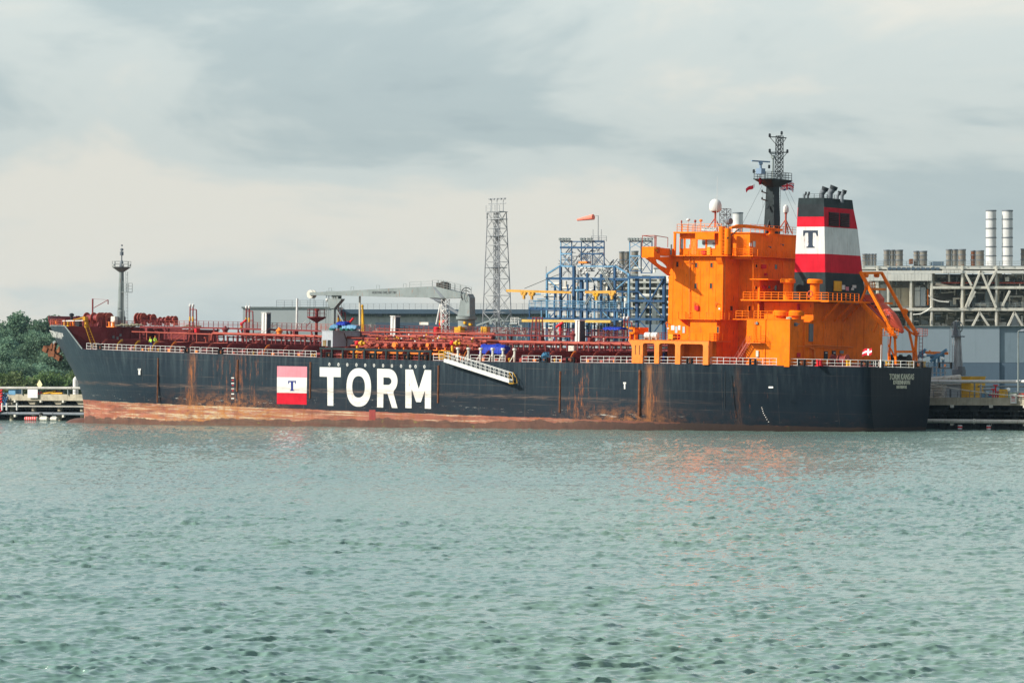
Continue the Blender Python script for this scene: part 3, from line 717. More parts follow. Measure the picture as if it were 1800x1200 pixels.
# catwalk along the centre line
def cwz(px): return pz(px, float(np.interp(px, [250, 385, 560, 640, 830, 1110, 1170], [574, 576, 581, 583, 587, 592.5, 593])), .8)
px0 = 250; segs = list(range(250, 1111, 43))
for a, b_ in zip(segs, segs[1:]):
    A, B = cwz(a), cwz(b_); mb = MB()
    mb.hexa([(A.x, 1.4, A.z-.16), (B.x, 1.4, B.z-.16), (B.x, .1, B.z-.16), (A.x, .1, A.z-.16), (A.x, 1.4, A.z), (B.x, 1.4, B.z), (B.x, .1, B.z), (A.x, .1, A.z)])
    mb.bar((A.x, 1.45, A.z-.05), (B.x, 1.45, B.z-.05), .1, .32)
    cw = ship.part('catwalk', mb, MAROON)
    mb = MB(); mb.rail([(A.x, 1.4, A.z), (B.x, 1.4, B.z)], 1.15, 3, 1.15, .042); mb.rail([(A.x, .1, A.z), (B.x, .1, B.z)], 1.15, 2, 1.15, .035)
    ship.part('railing', mb, SALMON if a < 560 and random.random() < .4 else MAROON, cw)
    mb = MB()
    for p in (1.3, .2): mb.bar((A.x, p, zd(A.x)+.3), (A.x, p, A.z-.15), .2)
    mb.bar((A.x, 1.3, A.z-.3), (A.x-2, 1.3, 1.0), .1)
    ship.part('support', mb, MAROON, cw)
    if a % 2 == 0:
        mb = MB(); mb.box((A.x-2, 1.2, A.z-.9), (A.x-2.5, 2.2, A.z-.2)); ship.part('pipe_clamp', mb, RED if a == 336 else MAROON, cw)
# inclined ladders up to the catwalk
for px in (476, 1058, 842, 336):
    A = pz(px+14, 592, 3); B = pz(px-10, 619, 7); A = cwz(px+12); B = Vector((A.x+2.6, 6.0, zd(A.x)+1.3)); A.y = 1.5
    mb = MB(); mb.ladder(A, B, .9, .45, .06, (1, .3, 0)); 
    for s_ in (-.45, .45): mb.path([A+Vector((s_, 0, 1)), B+Vector((s_, 0, 1))], .035, 4)
    ship.part('stair_ladder', mb, SALMON)
# hose-drying / monitor towers
def monitor_tower(px, yt, p=-1.5, gun=0, yb=583):
    T = pz(px, yt, p); B = pz(px, yb, p); h = T.z-B.z; z0 = B.z; mb = MB()
    for dx in (-.65, .05): mb.tube((T.x-dx, p, z0-1.5), (T.x-dx, p, T.z), .13, 6)
    mb.tube((T.x-1.15, p, z0-1.5), (T.x-.85, p, T.z-.4), .12, 6)
    mb.tube((T.x+.65, p, T.z-.4), (T.x-.85, p, T.z-.4), .08, 5); mb.tube((T.x+.65, p, z0+h*.5), (T.x-1.0, p, z0+h*.5), .08, 5)
    t = ship.part('monitor_tower', mb, MAROON)
    mb = MB()
    for dx in (-.65, .05): mb.lathe((T.x-dx, p, T.z), [(.08, 0), (.22, .15), (.26, .45), (.1, .6)], 8); mb.tube((T.x-dx, p, T.z+.5), (T.x-dx, p, T.z+1.0), .04, 4)
    ship.part('lamp', mb, WHITE, t)
    mb = MB()
    for dx in (-.65, .05): mb.tube((T.x-dx, p, z0+h*.42), (T.x-dx, p, z0+h*.62), .17, 6)
    ship.part('band', mb, YELLOW, t)
    if gun:
        mb = MB(); x = T.x+1.7*gun; mb.tube((x, p, z0), (x, p, z0+1.5), .16, 8); mb.tube((x+.2*gun, p, z0+1.3), (x-1.2, p+.2, z0+2.1), .2, 8); mb.lathe((x, p, z0+1.3), [(.3, -.1), (.32, .3)], 8)
        ship.part('fire_monitor', mb, RED, t)
        mb = MB(); mb.lathe((x, p, z0+.7), [(.3, 0), (.3, .25)], 8); ship.part('valve', mb, YELLOW, t)
monitor_tower(339, 540); monitor_tower(438, 543, gun=1); monitor_tower(600, 545, gun=-1, yb=580); monitor_tower(779, 550, gun=.3, yb=584); monitor_tower(1103, 562, gun=0, yb=592)
# the open braced tower near the gantry
T = pz(945, 558, 1.5); B = pz(945, 590, 1.5); mb = MB()
for dx, dp in ((-.9, .6), (.9, .6), (-.9, -.6), (.9, -.6)): mb.tube((T.x-dx*1.1, 1.5+dp, B.z-2), (T.x-dx*.7, 1.5+dp*.7, T.z), .1, 5)
for k in range(5):
    z_ = B.z+(T.z-B.z)*k/4; w_ = .95-.2*k/4
    mb.tube((T.x-w_, 2.0, z_), (T.x+w_, 2.0, z_), .07, 4); mb.tube((T.x-w_, 1.0, z_), (T.x+w_, 1.0, z_), .07, 4)
mb.tube((T.x-.3, 2.1, B.z-2), (T.x-.3, 2.1, T.z), .07, 4)
ship.part('hose_tower', mb, MAROON)
T = pz(985, 572, 0); mb = MB(); mb.tube((T.x, 0, T.z-2.2), (T.x, 0, T.z), .16, 8); mb.tube((T.x+.7, .2, T.z-.3), (T.x-.5, 0, T.z+.5), .22, 8); mb.tube((T.x, 0, T.z-.9), (T.x, 0, T.z-.5), .3, 8); ship.part('fire_monitor', mb, RED)
DKP = paint('blue_grey_panel', (.05, .065, .09), .5, .2)
# vent housings: tall boxes with a dark sheet over the aft face
for x0, xm, x1, yt, yb in ((460, 468.5, 477, 550, 579), (686.5, 695, 704, 556, 585), (1011, 1019, 1029, 563, 593)):
    p = 3.2; a = S(xm, yt, p=p); b_ = S(x0, yt, p=p); e = S(xm, yb+8, p=p)
    u0 = a.x; ua = b_.x; pa = S(x1, yt, u=u0).y
    mb = MB(); mb.box((u0+.02, pa+.1, e.z), (ua, p, a.z)); mb.box((u0-.05, pa, a.z), (ua+.1, p+.1, a.z+.12))
    mb.box((u0+(ua-u0)*.45, p, e.z), (u0+(ua-u0)*.6, p+.12, a.z)); pass
    v = ship.part('vent_housing', mb, WHITE)
    mb = MB(); mb.box((u0-.06, pa+.18, e.z+.1), (u0+.01, p-.2, a.z-.12)); pn = ship.part('dark_aft_panel', mb, DKP, v)
# pressure/vacuum mast riser, look-out basket, crane rest, yellow posts
a = pz(522.5, 524.5, 0); b_ = pz(522.5, 580, 0); mb = MB(); mb.tube((a.x, 0, b_.z-1), a, .2, 10); mb.path([(a.x+.2, 0, b_.z+1.8), (a.x-1.2, 0, b_.z-.2)], .06); mb.path([(a.x, 0, b_.z), (a.x-2.2, 0, b_.z+1.8)], .04); ship.part('vent_mast', mb, WHITE)
a = pz(557, 543, 0); b_ = pz(557, 583, 0); zf = pz(557, 557, 0).z; mb = MB()
mb.tube((a.x, 0, b_.z-2), (a.x, 0, zf-.6), .26, 10); mb.lathe((a.x, 0, zf-.9), [(.3, 0), (1.7, .75), (1.75, .95)], 14)
mb.tube((a.x, 0, zf), (a.x, 0, a.z), .3, 10); mb.lathe((a.x, 0, a.z-.35), [(.4, 0), (.42, .4)], 10)
bk = ship.part('lookout_basket', mb, MAROON)
mb = MB(); mb.rail([(a.x+1.65*math.cos(t), 1.65*math.sin(t), zf) for t in np.linspace(0, 2*math.pi, 11)], a.z-zf-.1, 2, .9, .04, .04); mb.tube((a.x+1.4, 0, zf-.9), (a.x+2.2, 0, zf-1.6), .08); ship.part('railing', mb, MAROON, bk)
a = pz(587, 528, 0); b_ = pz(587, 583, 0); mb = MB()
mb.bar((a.x, 0, b_.z-1), (a.x, 0, a.z), .55); mb.bar((a.x-3.2, 0, b_.z+.4), (a.x-.6, 0, a.z-1.5), .25)
mb.prism([[(a.x+1.3, -.5, a.z+.3), (a.x-2.1, -.5, a.z+.3), (a.x-1.9, -.5, a.z), (a.x-.4, -.5, a.z-1.4), (a.x+.4, -.5, a.z-1.4), (a.x+1.3, -.5, a.z)]], (0, 1, 0))
mb.box((a.x-1.3, -.5, a.z+.3), (a.x-.9, .5, a.z+1.6)); mb.cbox((a.x-.2, 0, a.z+.6), (.9, .8, .6))
cr_rest = ship.part('crane_rest', mb, GREYP)
mb = MB(); mb.rail([(a.x+1.3, .5, a.z+.3), (a.x-.9, .5, a.z+.3)], 1.3, 3, .8, .04); mb.ladder((a.x+1.5, 0, b_.z-1), (a.x+1.5, 0, a.z+1.5), .5, .6, .045, (1, 0, 0)); ship.part('ladder', mb, GREYP, cr_rest)
mb = MB(); mb.ell((a.x+1.2, .4, a.z+.1), (.3, .3, .3), 8); ship.part('floodlight', mb, WHITE, cr_rest)
for x0, x1, yt in ((632.6, 632.6, 520.5), (637, 640, 538)):
    a = pz(x0, yt, -1); b_ = pz(x1, 583, -1); mb = MB(); mb.tube((b_.x, -1, b_.z-.8), a, .16, 8, .2)
    if x1 == 640: mb.tube((b_.x+.5, -1, b_.z-.8), a, .14, 8); mb.ell(a, (.25, .25, .3), 8)
    ship.part('hose_post', mb, DIRTYW if x1 < 635 else YELLOW)
# grey deck store with pale port end
p = 9.0; a = S(585, 582, p=p); b_ = S(565.5, 612, p=p); w1 = S(640, 582, u=a.x).y; mb = MB()
mb.box((a.x, w1, zd(a.x)), (b_.x, p, a.z))
mb.box((a.x-.08, w1-.08, a.z), (b_.x+.08, p+.08, a.z+.12))
st = ship.part('deck_store', mb, [paint('pale_store_paint', (.40, .43, .46), .55, .1, rust=.1)])
for x0, x1 in ((567.5, 573.5), (576, 581.5)):
    c0, c1 = S(x0, 597.5, p=p), S(x1, 611, p=p); mb = MB(); mb.box((c0.x, p, c0.z), (c1.x, p+.03, c1.z-.3)); ship.part('door', mb, paint('stained_door', (.25, .2, .1), .7, .5, rust=.5) if x0 < 570 else BLACKP, st)
mb = MB(); q = [S(605, 585, u=a.x-.1), S(610, 600, u=a.x-.1), S(609, 612, u=a.x-.1)]; mb.path(q, .07, 4); mb.path([S(612, 612, u=a.x-.1), S(634, 590, u=a.x-.1)], .05, 4); mb.path([S(627, 612, u=a.x-.1), S(636, 590, u=a.x-.1)], .05, 4); ship.part('hanging_pipe', mb, RUST, st)
deck_store_top = (a, b_, w1, a.z)
# ---------------- cargo crane ----------------
cx = pz(820, 560, 0).x; zt0 = pz(820, 556, 0).z; zb = pz(820, 590, 0).z; zs = pz(820, 517, 0).z
mb = MB(); mb.lathe((cx, 0, zb-4), [(1.45, 0), (1.45, zt0-zb+3.4), (1.8, zt0-zb+3.5), (1.8, zt0-zb+4)], 24)
crane = ship.part('crane', mb, GREYP)
mb = MB()
t_ = zt0+.05
mb.prism([[(cx+1.35, -.8, t_), (cx-1.25, -.8, t_), (cx-1.15, -.8, zs-.6), (cx-.7, -.8, zs+.05), (cx+.3, -.8, zs+.05), (cx+.75, -.8, zs-1.0)]], (0, 1.6, 0))
ship.part('slewing_column', mb, GREYP, crane)
mb = MB(); mb.path([(cx-.9+1.2*math.cos(t), 1.3, zs-.1+1.2*math.sin(t)) for t in np.linspace(-.9, 2.4, 9)], .07, 5); mb.path([(cx-.9+.85*math.cos(t), 1.5, zs-.2+.85*math.sin(t)) for t in np.linspace(-.9, 2.6, 9)], .05, 5); ship.part('hydraulic_hose', mb, BLACKP, crane)
q = lambda x, y: pz(x, y, 0)
top_l = [q(549, 514), q(600, 512), q(660, 508.5), (q(762, 503.3)), q(772, 504), q(812, 514), q(822, 519), q(815, 523.5)]
bot_l = [q(808, 524), q(781, 524.5), q(768, 523.2), q(660, 521.2), q(600, 519.5), q(549, 519)]
mb = MB(); mb.prism([[Vector((v.x, -.75, v.z)) for v in top_l+bot_l]], (0, 1.5, 0)); ship.part('jib', mb, GREYP, crane)
mb = MB(); q1, q2 = q(768, 506), q(783, 524); mb.hexa([Vector((v.x, .76, v.z)) for v in (q(766, 505), q(769, 504.5), q(786, 523), q(780, 523))]+[Vector((v.x, .84, v.z)) for v in (q(766, 505), q(769, 504.5), q(786, 523), q(780, 523))]); ship.part('jib_seam', mb, MIDG, crane)
tip = q(548, 517); mb = MB()
for dp in (-.4, .4): mb.lathe((tip.x, dp, tip.z), [(.75, -.1), (.75, .1)], 16, (0, 1, 0))
ship.part('tip_sheave', mb, DIRTYW, crane)
mb = MB()
for dx in (-.55, .35): mb.tube((tip.x+dx, 0, tip.z), (tip.x+dx, 0, tip.z-5), .03, 4)
ship.part('hoist_wire', mb, BLACKP, crane)
mb = MB(); a, b_ = q(720, 505), q(760, 503.5); mb.rail([a, b_], .9, 2, 2, .03); a, b_, c = q(764, 505), q(772, 504.5), q(824, 514); a = q(764, 506); mb.rail([a+Vector((0, .7, 0)), q(775, 506)+Vector((0, .7, 0)), q(824, 518)+Vector((0, .7, 0))], 1.3, 3, 1.3, .035); mb.rail([a-Vector((0, .7, 0)), q(775, 506)-Vector((0, .7, 0)), q(824, 518)-Vector((0, .7, 0))], 1.3, 3, 1.3, .035)
for x in (578, 617, 662, 709): a = q(x, 512-(x-578)*.055); mb.rail([a, a-Vector((.6, 0, 0))], .6, 1, .6, .03)
ship.part('railing', mb, GREYP, crane)
a = q(781, 502); mb = MB(); mb.lathe(a, [(.7, -.6), (.7, .6)], 14, (0, 1, 0)); mb.cbox(a+Vector((.9, 0, -.1)), (.8, 1.2, 1.2)); mb.cbox(a+Vector((-1.0, .2, -.2)), (.5, .8, 1.1)); ship.part('winch', mb, paint('dark_machinery', (.06, .055, .05), .6, .4, rust=.3), crane)
mb = MB(); mb.bar(q(764, 525), q(806, 551), .35, .45); mb.prism([[Vector((v.x, -.5, v.z)) for v in (q(757, 523.5), q(782, 523.5), q(777, 531), q(773, 530))]], (0, 1, 0)); ship.part('luffing_cylinder', mb, MIDG, crane)
mb = MB(); mb.tube(q(775, 530), q(767, 570), .16, 8); mb.tube(q(776, 531), q(775.5, 572), .13, 8); mb.lattice(q(783, 584), q(783, 526), 1.0, 1.0, 6, .045, .035); ship.part('boom_rest', mb, WHITE)
a, b_ = pz(806.5, 575, 1.5), pz(817, 587, 1.5); mb = MB(); mb.box((a.x, 1.5, a.z), (b_.x, 2.8, b_.z)); mb.lathe(((a.x+b_.x)/2, 2.0, a.z-.2), [(.5, 0), (.3, .4)], 8); ship.part('crane_motor', mb, YELLOW, crane)
for (x, y) in ((816.5, 567), (826, 570)):
    a = pz(x, y, 1.46); mb = MB(); mb.cbox((a.x, 1.3, a.z), (.4, .5, .4)); ship.part('warning_plate', mb, YELLOW, crane)
# jib lettering
c = q(680, 514.5)
ship.text('jib_lettering', 'HOISTING SWL 10T 19M', .62, Matrix.Translation((c.x, .765, c.z))@Matrix.Rotation(math.pi, 4, 'Z')@Matrix.Rotation(R(90), 4, 'X'), BLACKP, crane, font_scale=(.8, 1))
# red drum, yellow box, sign board on the catwalk
a = pz(767.5, 578, 2); mb = MB(); mb.lathe((a.x, 2, a.z-1), [(.5, 0), (.5, 1.2), (.35, 1.35)], 12); ship.part('foam_tank', mb, RED)
a, b_ = pz(848, 574, 0), pz(858, 585, 0); mb = MB(); mb.box((a.x, -.5, a.z), (b_.x, .5, b_.z)); ship.part('equipment_box', mb, YELLOW)
a, b_ = pz(738.5, 566, -1), pz(754, 571, -1); mb = MB(); mb.box((a.x, -1, a.z), (b_.x, -.8, b_.z)); mb.tube(((a.x+b_.x)/2, -.9, b_.z-1.6), ((a.x+b_.x)/2, -.9, b_.z), .05); ship.part('sign_board', mb, DIRTYW)
a, b_ = pz(1001, 607.5, 6), pz(1010.5, 617, 6); mb = MB(); mb.box((a.x, 5.4, a.z), (b_.x, 6.3, b_.z)); mb.box((b_.x+.1, 6.3, a.z-.1), (a.x-.1, 6.34, b_.z+.1)); ship.part('electrical_box', mb, DIRTYW)
# ---------------- manifold ----------------
uL, uR = dk(640, 9), dk(838, 9)
mb = MB()
for z_, p, r in ((1.9, 9, .22), (2.6, 8.4, .24), (3.3, 7.6, .22), (3.9, 6.2, .25), (4.6, 5.4, .16), (2.9, 10.6, .12), (2.2, 11.4, .14)):
    mb.path([(uL+1, p, zd(80)+z_), (uR-1, p, zd(80)+z_)], r, 8)
ship.part('manifold_line', mb, SALMON)
mb = MB(); mb.box((uL, 10.4, zd(80)+.9), (uR, 13.6, zd(80)+1.05)); mb.box((uL, 13.5, zd(80)+.9), (uR, 13.6, zd(80)+1.25))
for k in range(12):
    x = uL+(uR-uL)*k/11; mb.box((x-.08, 13.3, zd(80)), (x+.08, 13.5, zd(80)+.9)); mb.box((x-.08, 10.5, zd(80)), (x+.08, 10.7, zd(80)+.9))
ship.part('drip_tray', mb, ORANGE2)
for k, px in enumerate(np.arange(647, 790, 14.6)):
    x = dk(px, 12.6, 606); z_ = pz(px, 606, 12.6).z; mb = MB(); mb.tube((x, 6, z_), (x, 12.2, z_), .26, 10)
    mp_ = ship.part('manifold_pipe', mb, MAROON)
    r = .44 if k in (3, 5) else .32
    mb = MB(); mb.lathe((x, 12.2, z_), [(r, 0), (r, .16)], 16, (0, 1, 0)); mb.lathe((x, 11.7, z_), [(r, 0), (r, .12)], 16, (0, 1, 0)); ship.part('flange', mb, ORANGE2 if k % 4 == 3 else SALMON, mp_)
    mb = MB(); mb.lathe((x, 9.6, z_), [(.4, -.4), (.4, .4)], 12, (0, 1, 0)); mb.tube((x, 9.6, z_), (x, 9.6, z_+1.1), .1, 6); ship.part('valve', mb, MAROON, mp_)
    mb = MB(); mb.lathe((x, 9.6, z_+1.1), [(.38, -.04), (.38, .04)], 12); ship.part('hand_wheel', mb, YELLOW if k % 3 else SALMON, mp_)
    mb = MB(); mb.box((x-.45, 11.4, z_-.95), (x+.45, 12.5, z_-.8)); mb.box((x-.08, 11.8, z_-.8), (x+.08, 12.0, z_-.2)); ship.part('saddle', mb, ORANGE2, mp_)
for px in (628, 795):
    c = pz(px, 603, 13); mb = MB(); mb.ell(c, (.45, .45, .45), 12); v = ship.part('hose_buoy', mb, RED)
    mb = MB(); mb.lathe(c-Vector((.4, 0, 0)), [(.25, 0), (.25, .5), (.5, .5), (.5, .75), (.2, .75), (.2, 1.3)], 10, (-1, 0, 0)); mb.box((c.x-.2, 12.8, zd(80)), (c.x+.1, 13.2, c.z)); ship.part('valve', mb, YELLOW, v)
# manifold platforms and rails
mb = MB(); mb.rail([(uL, 8, zd(80)+3.0), (uR, 8, zd(80)+2.6)], 1.0, 2, 1.6, .05); mb.rail([(uL, 5.5, zd(80)+4.2), (uR, 5.5, zd(80)+3.9)], 1.0, 2, 1.6, .05); mb.rail([(uL, 10.2, zd(80)+1.9), (uR, 10.2, zd(80)+1.7)], 1.0, 2, 1.9, .05); ship.part('manifold_railing', mb, SALMON)
random.seed(11)
mb = MB()
for k in range(190):
    x = random.uniform(uR, uL); p = random.uniform(4.5, 10.5); z_ = zd(80)+random.uniform(1.4, 4.2); r = random.choice((.045, .07, .1))
    if random.random() < .45: mb.tube((x, p, zd(80)), (x, p, z_), r, 5); mb.lathe((x, p, z_-.1), [(r*2.2, 0), (r*2.2, .14)], 8)
    elif random.random() < .5: mb.tube((x, p, z_), (x, p+random.uniform(1, 3), z_), r, 5)
    else: mb.tube((x, p, z_), (x+random.uniform(1, 4), p, z_), r, 5)
ship.part('manifold_pipework', mb, SALMON, stuff=True)
mb = MB()
for k in range(60):
    x = random.uniform(uR, uL); p = random.uniform(5.5, 10.0); z_ = zd(80)+random.uniform(1.2, 4.4)
    mb.cbox((x, p, z_), (random.uniform(.15, .5), .3, random.uniform(.15, .5)))
ship.part('manifold_fittings', mb, [MAROON], stuff=True)
for col_, n_ in ((WHITE, 16), (YELLOW, 14)):
    for k in range(n_):
        x = random.uniform(uR, uL); mb = MB(); mb.cbox((x, random.uniform(8, 10.6), zd(80)+random.uniform(2.4, 4.3)), (.22, .22, .22)); ship.part('gauge', mb, col_)
# clutter along the deck between pipes
random.seed(5)
for nm, mt_, n_ in (('deck_pipework', SALMON, 30), ('deck_pipework', MAROON, 70)):
    mb = MB()
    for k in range(n_):
        x = random.uniform(40, 140)
        if uR < x < uL and random.random() < .6: continue
        p = random.uniform(-4, 7); z0_ = zd(x)+.2; h_ = random.uniform(.8, 3.9); r = random.choice((.06, .09, .12))
        mb.tube((x, p, z0_), (x, p, z0_+h_), r, 5)
        if random.random() < .4: mb.tube((x, p, z0_+h_), (x+random.uniform(-2, 2), p+random.uniform(-.5, 1.5), z0_+h_), r, 5)
        if random.random() < .3: mb.lathe((x, p, z0_+h_), [(r*3, 0), (r*3, .15)], 8)
    ship.part(nm, mb, mt_, stuff=True)
for px in (508, 548): # small domed hatches
    pass
for px, p, y in ((491, 2.5, 577), (1008, 3, 583), (396, 2, 575)):
    c = pz(px, y, p); mb = MB(); mb.lathe((c.x, p, c.z-1.4), [(.45, 0), (.45, .8), (.6, .85), (.6, 1.1), (.3, 1.3), (.2, 1.6)], 12); ship.part('tank_hatch', mb, ORANGE2 if px == 491 else MAROON)
# white bollard posts aft of the gangway
for px in (805, 823.5, 845, 866, 884, 904.5):
    u = dk(px, 15.2); z = zd(u); mb = MB(); mb.tube((u, 15.2, z), (u, 15.2, z+1.9), .19, 10); mb.lathe((u, 15.2, z+1.9), [(.32, 0), (.36, .15), (.3, .35)], 10)
    mb.tube((u+.9, 15.2, z), (u+.1, 15.2, z+1.2), .12, 6); ship.part('chain_post', mb, DIRTYW)
# gangway: accommodation ladder
G = Thing('accommodation_ladder', 'white sloping boarding stairway with handrails hung on the ship side', 'gangway', MS, S(783, 622, p=16.6))
a, b_ = S(783, 636, p=17.0), S(898, 673, p=17.0)
d = (b_-a)
mb = MB()
for p in (16.55, 17.45): mb.hexa([Vector((v.x, p+o, v.z+dz)) for dz in (0, .6) for v, o in ((a, -.05), (b_, -.05), (b_, .05), (a, .05))])
G.part('stringer', mb, WHITE)
mb = MB(); n = 34
for k in range(n):
    v = a.lerp(b_, (k+.5)/n); mb.box((v.x-.12, 16.6, v.z+.3), (v.x+.12, 17.4, v.z+.36))
G.part('treads', mb, GREYP, stuff=True)
mb = MB()
for p in (16.55, 17.45):
    A, B = Vector((a.x, p, a.z+.6)), Vector((b_.x, p, b_.z+.6))
    mb.path([A+Vector((0, 0, 1.05)), B+Vector((0, 0, 1.05))], .05, 5); mb.path([A+Vector((0, 0, .5)), B+Vector((0, 0, .5))], .04, 5)
    for k in range(15):
        v = A.lerp(B, k/14); mb.tube(v, v+Vector((0, 0, 1.05)), .05, 4)
G.part('handrail', mb, WHITE)
mb = MB(); B = Vector((b_.x, 17, b_.z)); 
mb.box((B.x-.9, 16.5, B.z-.1), (B.x+.1, 17.5, B.z))
for p in (16.5, 17.5): mb.path([(B.x, p, B.z+.6), (B.x, p, B.z+1.75), (B.x-.75, p, B.z+.8), (B.x-.9, p, B.z)], .05, 5)
G.part('foot_platform', mb, YELLOW)
mb = MB(); A = Vector((a.x, 17, a.z)); mb.box((A.x, 15.6, A.z+.5), (A.x+1.0, 17.6, A.z+.62)); mb.rail([(A.x+1, 17.5, A.z+.6), (A.x, 17.5, A.z+.6)], 1.2, 3, .9, .06); mb.rail([(A.x+1, 15.8, A.z+.6), (A.x, 15.8, A.z+.6)], 1.2, 3, .9, .06); G.part('head_platform', mb, YELLOW)
# ================= superstructure =================
def pbox(mb, x0, y0, x1, y1, p, d):
    """box on a port-facing plane from picture corners, standing d proud of it (d<0: recessed)"""
    a, b_ = S(x0, y0, p=p), S(x1, y1, p=p); c, e = S(x0, y1, p=p), S(x1, y0, p=p)
    zt = (a.z+e.z)/2; zb = (b_.z+c.z)/2; mb.box((b_.x, p, zb), (a.x, p+d, zt)); return (b_.x, a.x, zb, zt)
def abox(mb, x0, y0, x1, y1, u, d):
    a, b_ = S(x0, y0, u=u), S(x1, y1, u=u); c, e = S(x0, y1, u=u), S(x1, y0, u=u)
    zt = (a.z+e.z)/2; zb = (b_.z+c.z)/2; mb.box((u, b_.y, zb), (u-d, a.y, zt)); return (b_.y, a.y, zb, zt)
PH, UA, UF = 10.5, 26.5, 36.7      # port face, aft face, front face of the house
zBD = S(1268, 449, p=PH).z; zUD = S(1246, 598, p=15.9).z; zBAL = S(1260, 561, p=PH).z; zRF = S(1262, 407, p=PH).z
def window(x0, y0, x1, y1, plane, val, parent, glass=None, rnd=False, nm='window'):
    mb = MB(); f = .07
    if plane == 'p':
        m2 = MB(); a0, a1, z0, z1 = pbox(m2, x0, y0, x1, y1, val, .02)
        for bx in (((a0-f, val, z0-f), (a0, val+.07, z1+f)), ((a1, val, z0-f), (a1+f, val+.07, z1+f)), ((a0, val, z0-f), (a1, val+.07, z0)), ((a0, val, z1), (a1, val+.07, z1+f))): mb.box(*bx)
    else:
        m2 = MB(); a0, a1, z0, z1 = abox(m2, x0, y0, x1, y1, val, .02)
        for bx in (((val, a0-f, z0-f), (val-.07, a0, z1+f)), ((val, a1, z0-f), (val-.07, a1+f, z1+f)), ((val, a0, z0-f), (val-.07, a1, z0)), ((val, a0, z1), (val-.07, a1, z1+f))): mb.box(*bx)
    n0 = len(mb.f); mb.mi = 1; b0 = len(mb.v); mb.v += m2.v; mb.f += [tuple(b0+i for i in f_) for f_ in m2.f]; mb.m += [1]*len(m2.f); mb.sm += [False]*len(m2.f)
    return ship.part(nm, mb, [ORANGE, glass or GLASS], parent)
# ---- main block
mb = MB(); mb.box((UA, -10.5, -.3), (UF, PH, zBD))
for y in (483, 523, 561, 598):
    z = S(1268, y, p=PH).z; mb.box((UA-.02, -10.52, z-.03), (UF+.02, PH+.025, z+.03))
for x in (1183, 1200, 1212, 1231, 1246, 1258):
    u = S(x, 500, p=PH).x; mb.box((u-.025, PH, 0), (u+.025, PH+.035, zBD))
AB = ship.part('accommodation_block', mb, ORANGE)
# aft block of the house up to the bridge roof
UA2 = 22.6; PH2 = 8.6
mb = MB(); PQ2 = 5.8; mb.box((UA2, -10.4, -.3), (UA-.001, PQ2, zBD-.02)); mb.box((UA2+.02, PQ2, zBD-.5), (UA-.002, PH2, zBD-.02)); mb.box((UA2+.3, -10.2, zBD), (UA-.4, PH2-.1, zRF-.2)); mb.box((UA2+.1, -10.4, zRF-.2), (UA-.2, PH2+.1, zRF-.05))
for y in (483, 523, 561): 
    z = S(1268, y, p=PH).z; mb.box((UA2-.025, -10.4, z-.03), (UA2, PQ2, z+.03))
for p in (3.6, -1, -5): mb.box((UA2-.05, p-.04, 7), (UA2, p+.04, zBD))
AB2 = ship.part('aft_house', mb, ORANGE)
# lower wide part of the house under the balcony
PL = 12.0
mb = MB(); mb.box((UA+.05, -12, -.3), (31.5, PL, zBAL-.1)); LB = ship.part('lower_house', mb, ORANGE)
# windows on the port face
for (x0, y0, x1, y1) in ((1189, 460, 1193, 469), (1222, 462, 1226, 470), (1249, 462, 1253, 470), (1221, 498, 1225, 507), (1248, 498, 1252, 507)):
    window(x0, y0, x1, y1, 'p', PH, AB)
for (x0, y0, x1, y1) in ((1186.5, 573, 1191, 585), (1199.5, 573.5, 1204, 585)): window(x0, y0, x1, y1, 'p', PH, AB, GLASS2)
window(1260.5, 574, 1264, 585, 'p', PL, LB)
for (x0, y0, x1, y1) in ((1295, 575.5, 1300, 586), ): window(x0, y0, x1, y1, 'a', UA+.05, LB)
window(1283, 538, 1287.5, 545.5, 'a', UA, AB)
for (x0, y0, x1, y1) in ((1315, 538, 1319, 545.5), (1361.5, 465, 1366, 473), (1350, 502, 1353.5, 507), (1361, 502, 1365.5, 510)): window(x0, y0, x1, y1, 'a', UA2, AB2)
for (x0, y0, x1, y1) in ((1327.5, 465, 1331, 470), (1327, 503, 1330, 508)):
    window(x0, y0, x1, y1, 'a', UA2, AB2)
# doors, notices, cabinets
mb = MB(); pbox(mb, 1220, 570, 1225, 597, PH, .08); ship.part('door', mb, ORANGE2, AB)
for (x0, y0, x1, y1) in ((1180, 572, 1186, 580), (1192, 572, 1196, 580), (1173, 576, 1176, 578), (1263, 541, 1266, 544), (1224, 538, 1227, 541)):
    mb = MB(); pbox(mb, x0, y0, x1, y1, PH, .04); ship.part('notice', mb, WHITE, AB)
for (x0, y0, x1, y1) in ((1223, 537, 1229, 545), (1224, 574, 1230, 581)):
    mb = MB(); pbox(mb, x0, y0, x1, y1, PH, .35); ship.part('fire_cabinet', mb, RED, AB)
for (x, y) in ((1224, 532), (1262, 532), (1175, 567)):
    a = S(x, y, p=PH); mb = MB(); mb.path([a+Vector((.3, 0, -.8)), a+Vector((.3, .25, 0)), a+Vector((0, .5, .1)), a+Vector((-.3, .3, -.2))], .07, 5); ship.part('goose_neck_lamp', mb, ORANGE2, AB)
mb = MB(); a, b_ = S(1212, 430, p=PH+.2), S(1212, 598, p=PH+.2); mb.tube(a, b_, .07, 6)
for y in (470, 510, 550, 590): c = S(1212, y, p=PH+.1); mb.cbox(c, (.25, .3, .12))
mb.path([S(1207, 449, p=PH+.15), S(1218, 449, p=PH+.15), S(1219, 463, p=PH+.15), S(1213, 463, p=PH+.15)], .05, 4)
ship.part('drain_pipe', mb, ORANGE2, AB)
a, b_ = S(1274, 452, u=UA-.12), S(1274, 560, u=UA-.12); mb = MB(); mb.tube(a, b_, .07, 6); ship.part('drain_pipe', mb, ORANGE2, AB)
